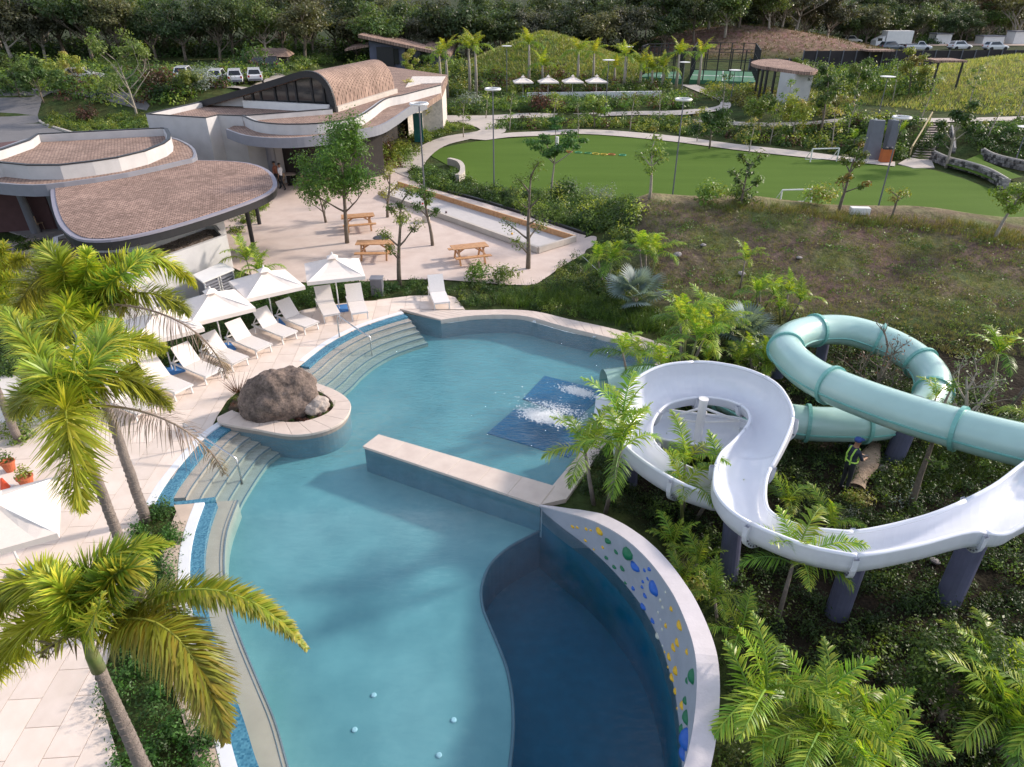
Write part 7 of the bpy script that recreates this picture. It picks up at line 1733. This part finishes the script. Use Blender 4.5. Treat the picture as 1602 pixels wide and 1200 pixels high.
# ================================================================ PEOPLE
def person(label, loc, rz, joints, edges, matmap, extras=None):
    """joints: name -> (x,y,z,r); skin grown round the skeleton; matmap name -> material index"""
    names = list(joints); idx = {n: i for i, n in enumerate(names)}
    me = bpy.data.meshes.new('person'); me.from_pydata([joints[n][:3] for n in names], [(idx[a], idx[b]) for a, b in edges], [])
    o = bpy.data.objects.new('person', me); C.objects.link(o)
    sk = o.modifiers.new('skin', 'SKIN'); sk.use_smooth_shade = True; sk.branch_smoothing = .3
    lay = me.skin_vertices[0] if len(me.skin_vertices) else None
    for i, n in enumerate(names):
        r = joints[n][3]; lay.data[i].radius = (r, r) if not hasattr(r, '__len__') else r; lay.data[i].use_root = (n == 'pelvis')
    ss = o.modifiers.new('sub', 'SUBSURF'); ss.levels = 1; ss.render_levels = 1
    dg = bpy.context.evaluated_depsgraph_get(); m2 = bpy.data.meshes.new_from_object(o.evaluated_get(dg)); o.modifiers.clear(); o.data = m2; m2.name = 'person'
    m2.materials.clear()
    for m in matmap[1]: m2.materials.append(m)
    # materials by nearest bone
    E_ = [(Vector(joints[a][:3]), Vector(joints[b][:3]), matmap[0].get(b, 0)) for a, b in edges]
    for f in m2.polygons:
        c = f.center; best = (9, 0)
        for a, b, mi in E_:
            d = b - a; t_ = max(0, min(1, (c - a).dot(d) / max(d.length_squared, 1e-9))); dd = (c - a - d * t_).length
            if dd < best[0]: best = (dd, mi)
        f.material_index = best[1]
    o.location = loc; o.rotation_euler = (0, 0, rz); tag(o, label, 'person'); return o
def human(pose='stand', arms=None, stride=.0):
    J = {'pelvis': (0, 0, .93, (.15, .11)), 'waist': (0, .0, 1.08, (.135, .10)), 'chest': (0, -.01, 1.28, (.165, .115)), 'upchest': (0, 0, 1.41, (.14, .10)), 'neck': (0, .01, 1.50, .055), 'headlow': (0, .03, 1.58, .072), 'head': (0, .03, 1.66, .092), 'crown': (0, .02, 1.73, .07)}
    E = [('pelvis', 'waist'), ('waist', 'chest'), ('chest', 'upchest'), ('upchest', 'neck'), ('neck', 'headlow'), ('headlow', 'head'), ('head', 'crown')]
    for s, k in ((-1, 'l'), (1, 'r')):
        st = stride * s
        J['hip' + k] = (.09 * s, 0, .88, .095); J['knee' + k] = (.10 * s, st * .5 + .02, .49, .06); J['ankle' + k] = (.10 * s, st - .02, .09, .042); J['toe' + k] = (.11 * s, st + .13, .035, (.045, .028))
        E += [('pelvis', 'hip' + k), ('hip' + k, 'knee' + k), ('knee' + k, 'ankle' + k), ('ankle' + k, 'toe' + k)]
        J['sh' + k] = (.17 * s, 0, 1.41, .062); el, wr = (arms or {}).get(k, ((.24 * s, -.02, 1.13), (.25 * s, .06, .90)))
        J['el' + k] = (*el, .043); J['wr' + k] = (*wr, .029); d = (Vector(wr) - Vector(el)).normalized(); w = Vector(wr); side = Vector((0, 0, 1)).cross(d); side = side.normalized() if side.length > .1 else Vector((0, 1, 0))
        pm = w + d * .07; J['palm' + k] = (*pm, (.036, .018)); E += [('upchest', 'sh' + k), ('sh' + k, 'el' + k), ('el' + k, 'wr' + k), ('wr' + k, 'palm' + k)]
        for q, (of, ln) in enumerate([(-.027, .062), (-.009, .075), (.009, .07), (.027, .055)]):
            a = pm + side * of + d * .03; b = a + d * ln * .55 + Vector((0, 0, -.008)); c = b + d * ln * .4 + Vector((0, 0, -.022)); J['f%d%s' % (q, k)] = (*b, .009); J['g%d%s' % (q, k)] = (*c, .0075); E += [('palm' + k, 'f%d%s' % (q, k)), ('f%d%s' % (q, k), 'g%d%s' % (q, k))]
        a = w + d * .03 - side * .04 + Vector((0, 0, .01)); J['th' + k] = (*(a + d * .035), .01); E += [('wr' + k, 'th' + k)]
    return J, E
M_skin = mat('skin', (.30, .16, .10), .6, var=.05); M_navy = mat('navy_cloth', (.025, .035, .06), .9, var=.15); M_trs = mat('black_trousers', (.02, .022, .028), .9); M_wshirt = mat('white_shirt', (.72, .72, .76), .9, var=.05); M_shoe = mat('shoe', (.03, .03, .03), .6); M_brn = mat('brown_shirt', (.30, .12, .08), .9, var=.1)
M_lime = mat('lime_band', (.45, .75, .12), .7, var=.05); M_capb = mat('blue_cap', (.03, .07, .25), .8)
def mm(top, bot):
    d = {'waist': 0, 'chest': 0, 'upchest': 0, 'shl': 0, 'shr': 0, 'ell': 0, 'elr': 0, 'neck': 2, 'headlow': 2, 'head': 2, 'crown': 2}
    for k in 'lr':
        for n in ('hip', 'knee', 'ankle'): d[n + k] = 1
        d['toe' + k] = 3
        for n in ('wr', 'palm', 'th', 'f0', 'f1', 'f2', 'f3', 'g0', 'g1', 'g2', 'g3'): d[n + k] = 2
    return d, [top, bot, M_skin, M_shoe]
def face_parts(o, hair, cap=None):
    obj('hair', MB().lathe([(.096, 0), (.10, .05), (.07, .10), (.0, .115)], (0, .015, 1.67), 14).mesh('hair', cap or hair, True), o)
    f = MB(); f.box((0, .125, 1.635), (.022, .035, .035)); f.box((-.085, .03, 1.635), (.02, .03, .055)); f.box((.085, .03, 1.635), (.02, .03, .055)); obj('nose_and_ears', f.mesh('nose_and_ears', M_skin), o)
    e = MB(); e.box((-.033, .115, 1.665), (.022, .012, .01)); e.box((.033, .115, 1.665), (.022, .012, .01)); obj('eyes', e.mesh('eyes', M_black), o); obj('mouth', MB().box((0, .113, 1.595), (.045, .01, .01)).mesh('mouth', M_terra), o)
J, E = human(arms={'l': ((-.22, .10, 1.16), (-.10, .33, 1.12)), 'r': ((.22, .12, 1.16), (.08, .35, 1.10))})
wp = PG(1318, 768)
w_ = person('worker in navy clothes, lime banded vest and blue cap standing in the garden', wp, -PI / 2 + .25, J, E, mm(M_navy, M_trs))
face_parts(w_, M_black, M_capb); obj('cap_peak', MB().box((0, .13, 1.70), (.13, .11, .012)).mesh('cap_peak', M_capb), w_)
vest = MB()
for s in (-1, 1): vest.tube([(s * .085, .115, .98), (s * .09, .125, 1.25), (s * .09, .06, 1.46), (s * .09, -.06, 1.46), (s * .09, -.135, 1.25), (s * .085, -.115, .98)], .022, 5)
vest.tube([(.175 * math.cos(a), .128 * math.sin(a), 1.06) for a in [2 * PI * k / 16 for k in range(16)]], .022, 5, closed=True); obj('vest_bands', vest.mesh('vest_bands', M_lime), w_)
t_ = obj('phone', MB().box((0, .42, 1.12), (.07, .14, .015)).mesh('phone', M_black), None, wp, (0, 0, -PI / 2 + .25)); tag(t_, 'small black device held in the worker\'s hands', 'device')
J, E = human(stride=.28, arms={'l': ((-.24, -.06, 1.14), (-.26, .02, .90)), 'r': ((.27, .05, 1.18), (.22, .25, 1.28))}); p = P(443, 297, .01)
a_ = person('person in a white shirt and dark trousers walking past the oval roof', p, 1.2, J, E, mm(M_wshirt, M_trs)); face_parts(a_, M_black)
J, E = human(stride=-.22); p = P(435, 294, .01); b_ = person('person in a brown top walking beside the white shirted one', p, 1.2, J, E, mm(M_brn, M_trs)); face_parts(b_, M_black)

# ================================================================ GARDEN ODDS AND ENDS
a, b = PG(1338, 770), PG(1368, 700); lg = thing('palm_log', 'long weathered split log lying beside the worker', 'log'); mb = MB()
d = (b - a); sd = Vector((d.y, -d.x, 0)).normalized(); L = []
for k in range(9):
    q = a.lerp(b, k / 8) + Vector((0, 0, .12)); w = .20 - .06 * math.sin(k); L.append([q + sd * math.cos(an) * w * 1.2 + Vector((0, 0, math.sin(an) * w * .8)) for an in [PI * j / 7 for j in range(8)]])
for r0, r1 in zip(L[:-1], L[1:]): mb.strip(r0, r1)
mb.strip([v[0] for v in L], [v[-1] for v in L]); mb.build('log_body', mat('split_wood', (.24, .17, .12), .95, vs_=5, col2=(.40, .30, .22), bump=.9, bs=14), lg)
rg = random.Random(9)
STN = [MB().lathe([(.05, 0), (.12, .02), (.13, .06), (.06, .1)], n=7).mesh('rock', M_stone)]
for i, (x, y, s) in enumerate([(1290, 845, 1.2), (1462, 880, 1.0), (1380, 735, 1.3), (1160, 430, 1.5), (1100, 385, 1.2), (1060, 400, 1.6), (1250, 405, 1.2)]):
    p = PG(x, y); o = obj('garden_stone', STN[0], None, p, (rg.uniform(-.3, .3), 0, rg.uniform(0, 6)), s); tag(o, ['loose stone inside the flume bend', 'loose stone behind the flume column', 'loose stone beside the split log', 'stone on the bare dirt slope beside the lone feather palm', 'stone high on the bare dirt slope', 'stone at the dark foot of the dirt slope', 'stone on the weedy middle of the dirt hill'][i], 'stone')
# guy wires by the plaza corner
p0, p1 = P(905, 395, .4), PG(950, 440); o = MB().tube([p0, p1 + Vector((0, 0, .1))], .012, 4).build('guy_wire', M_white); tag(o, 'thin pale wire stretched down from the plaza corner', 'wire')
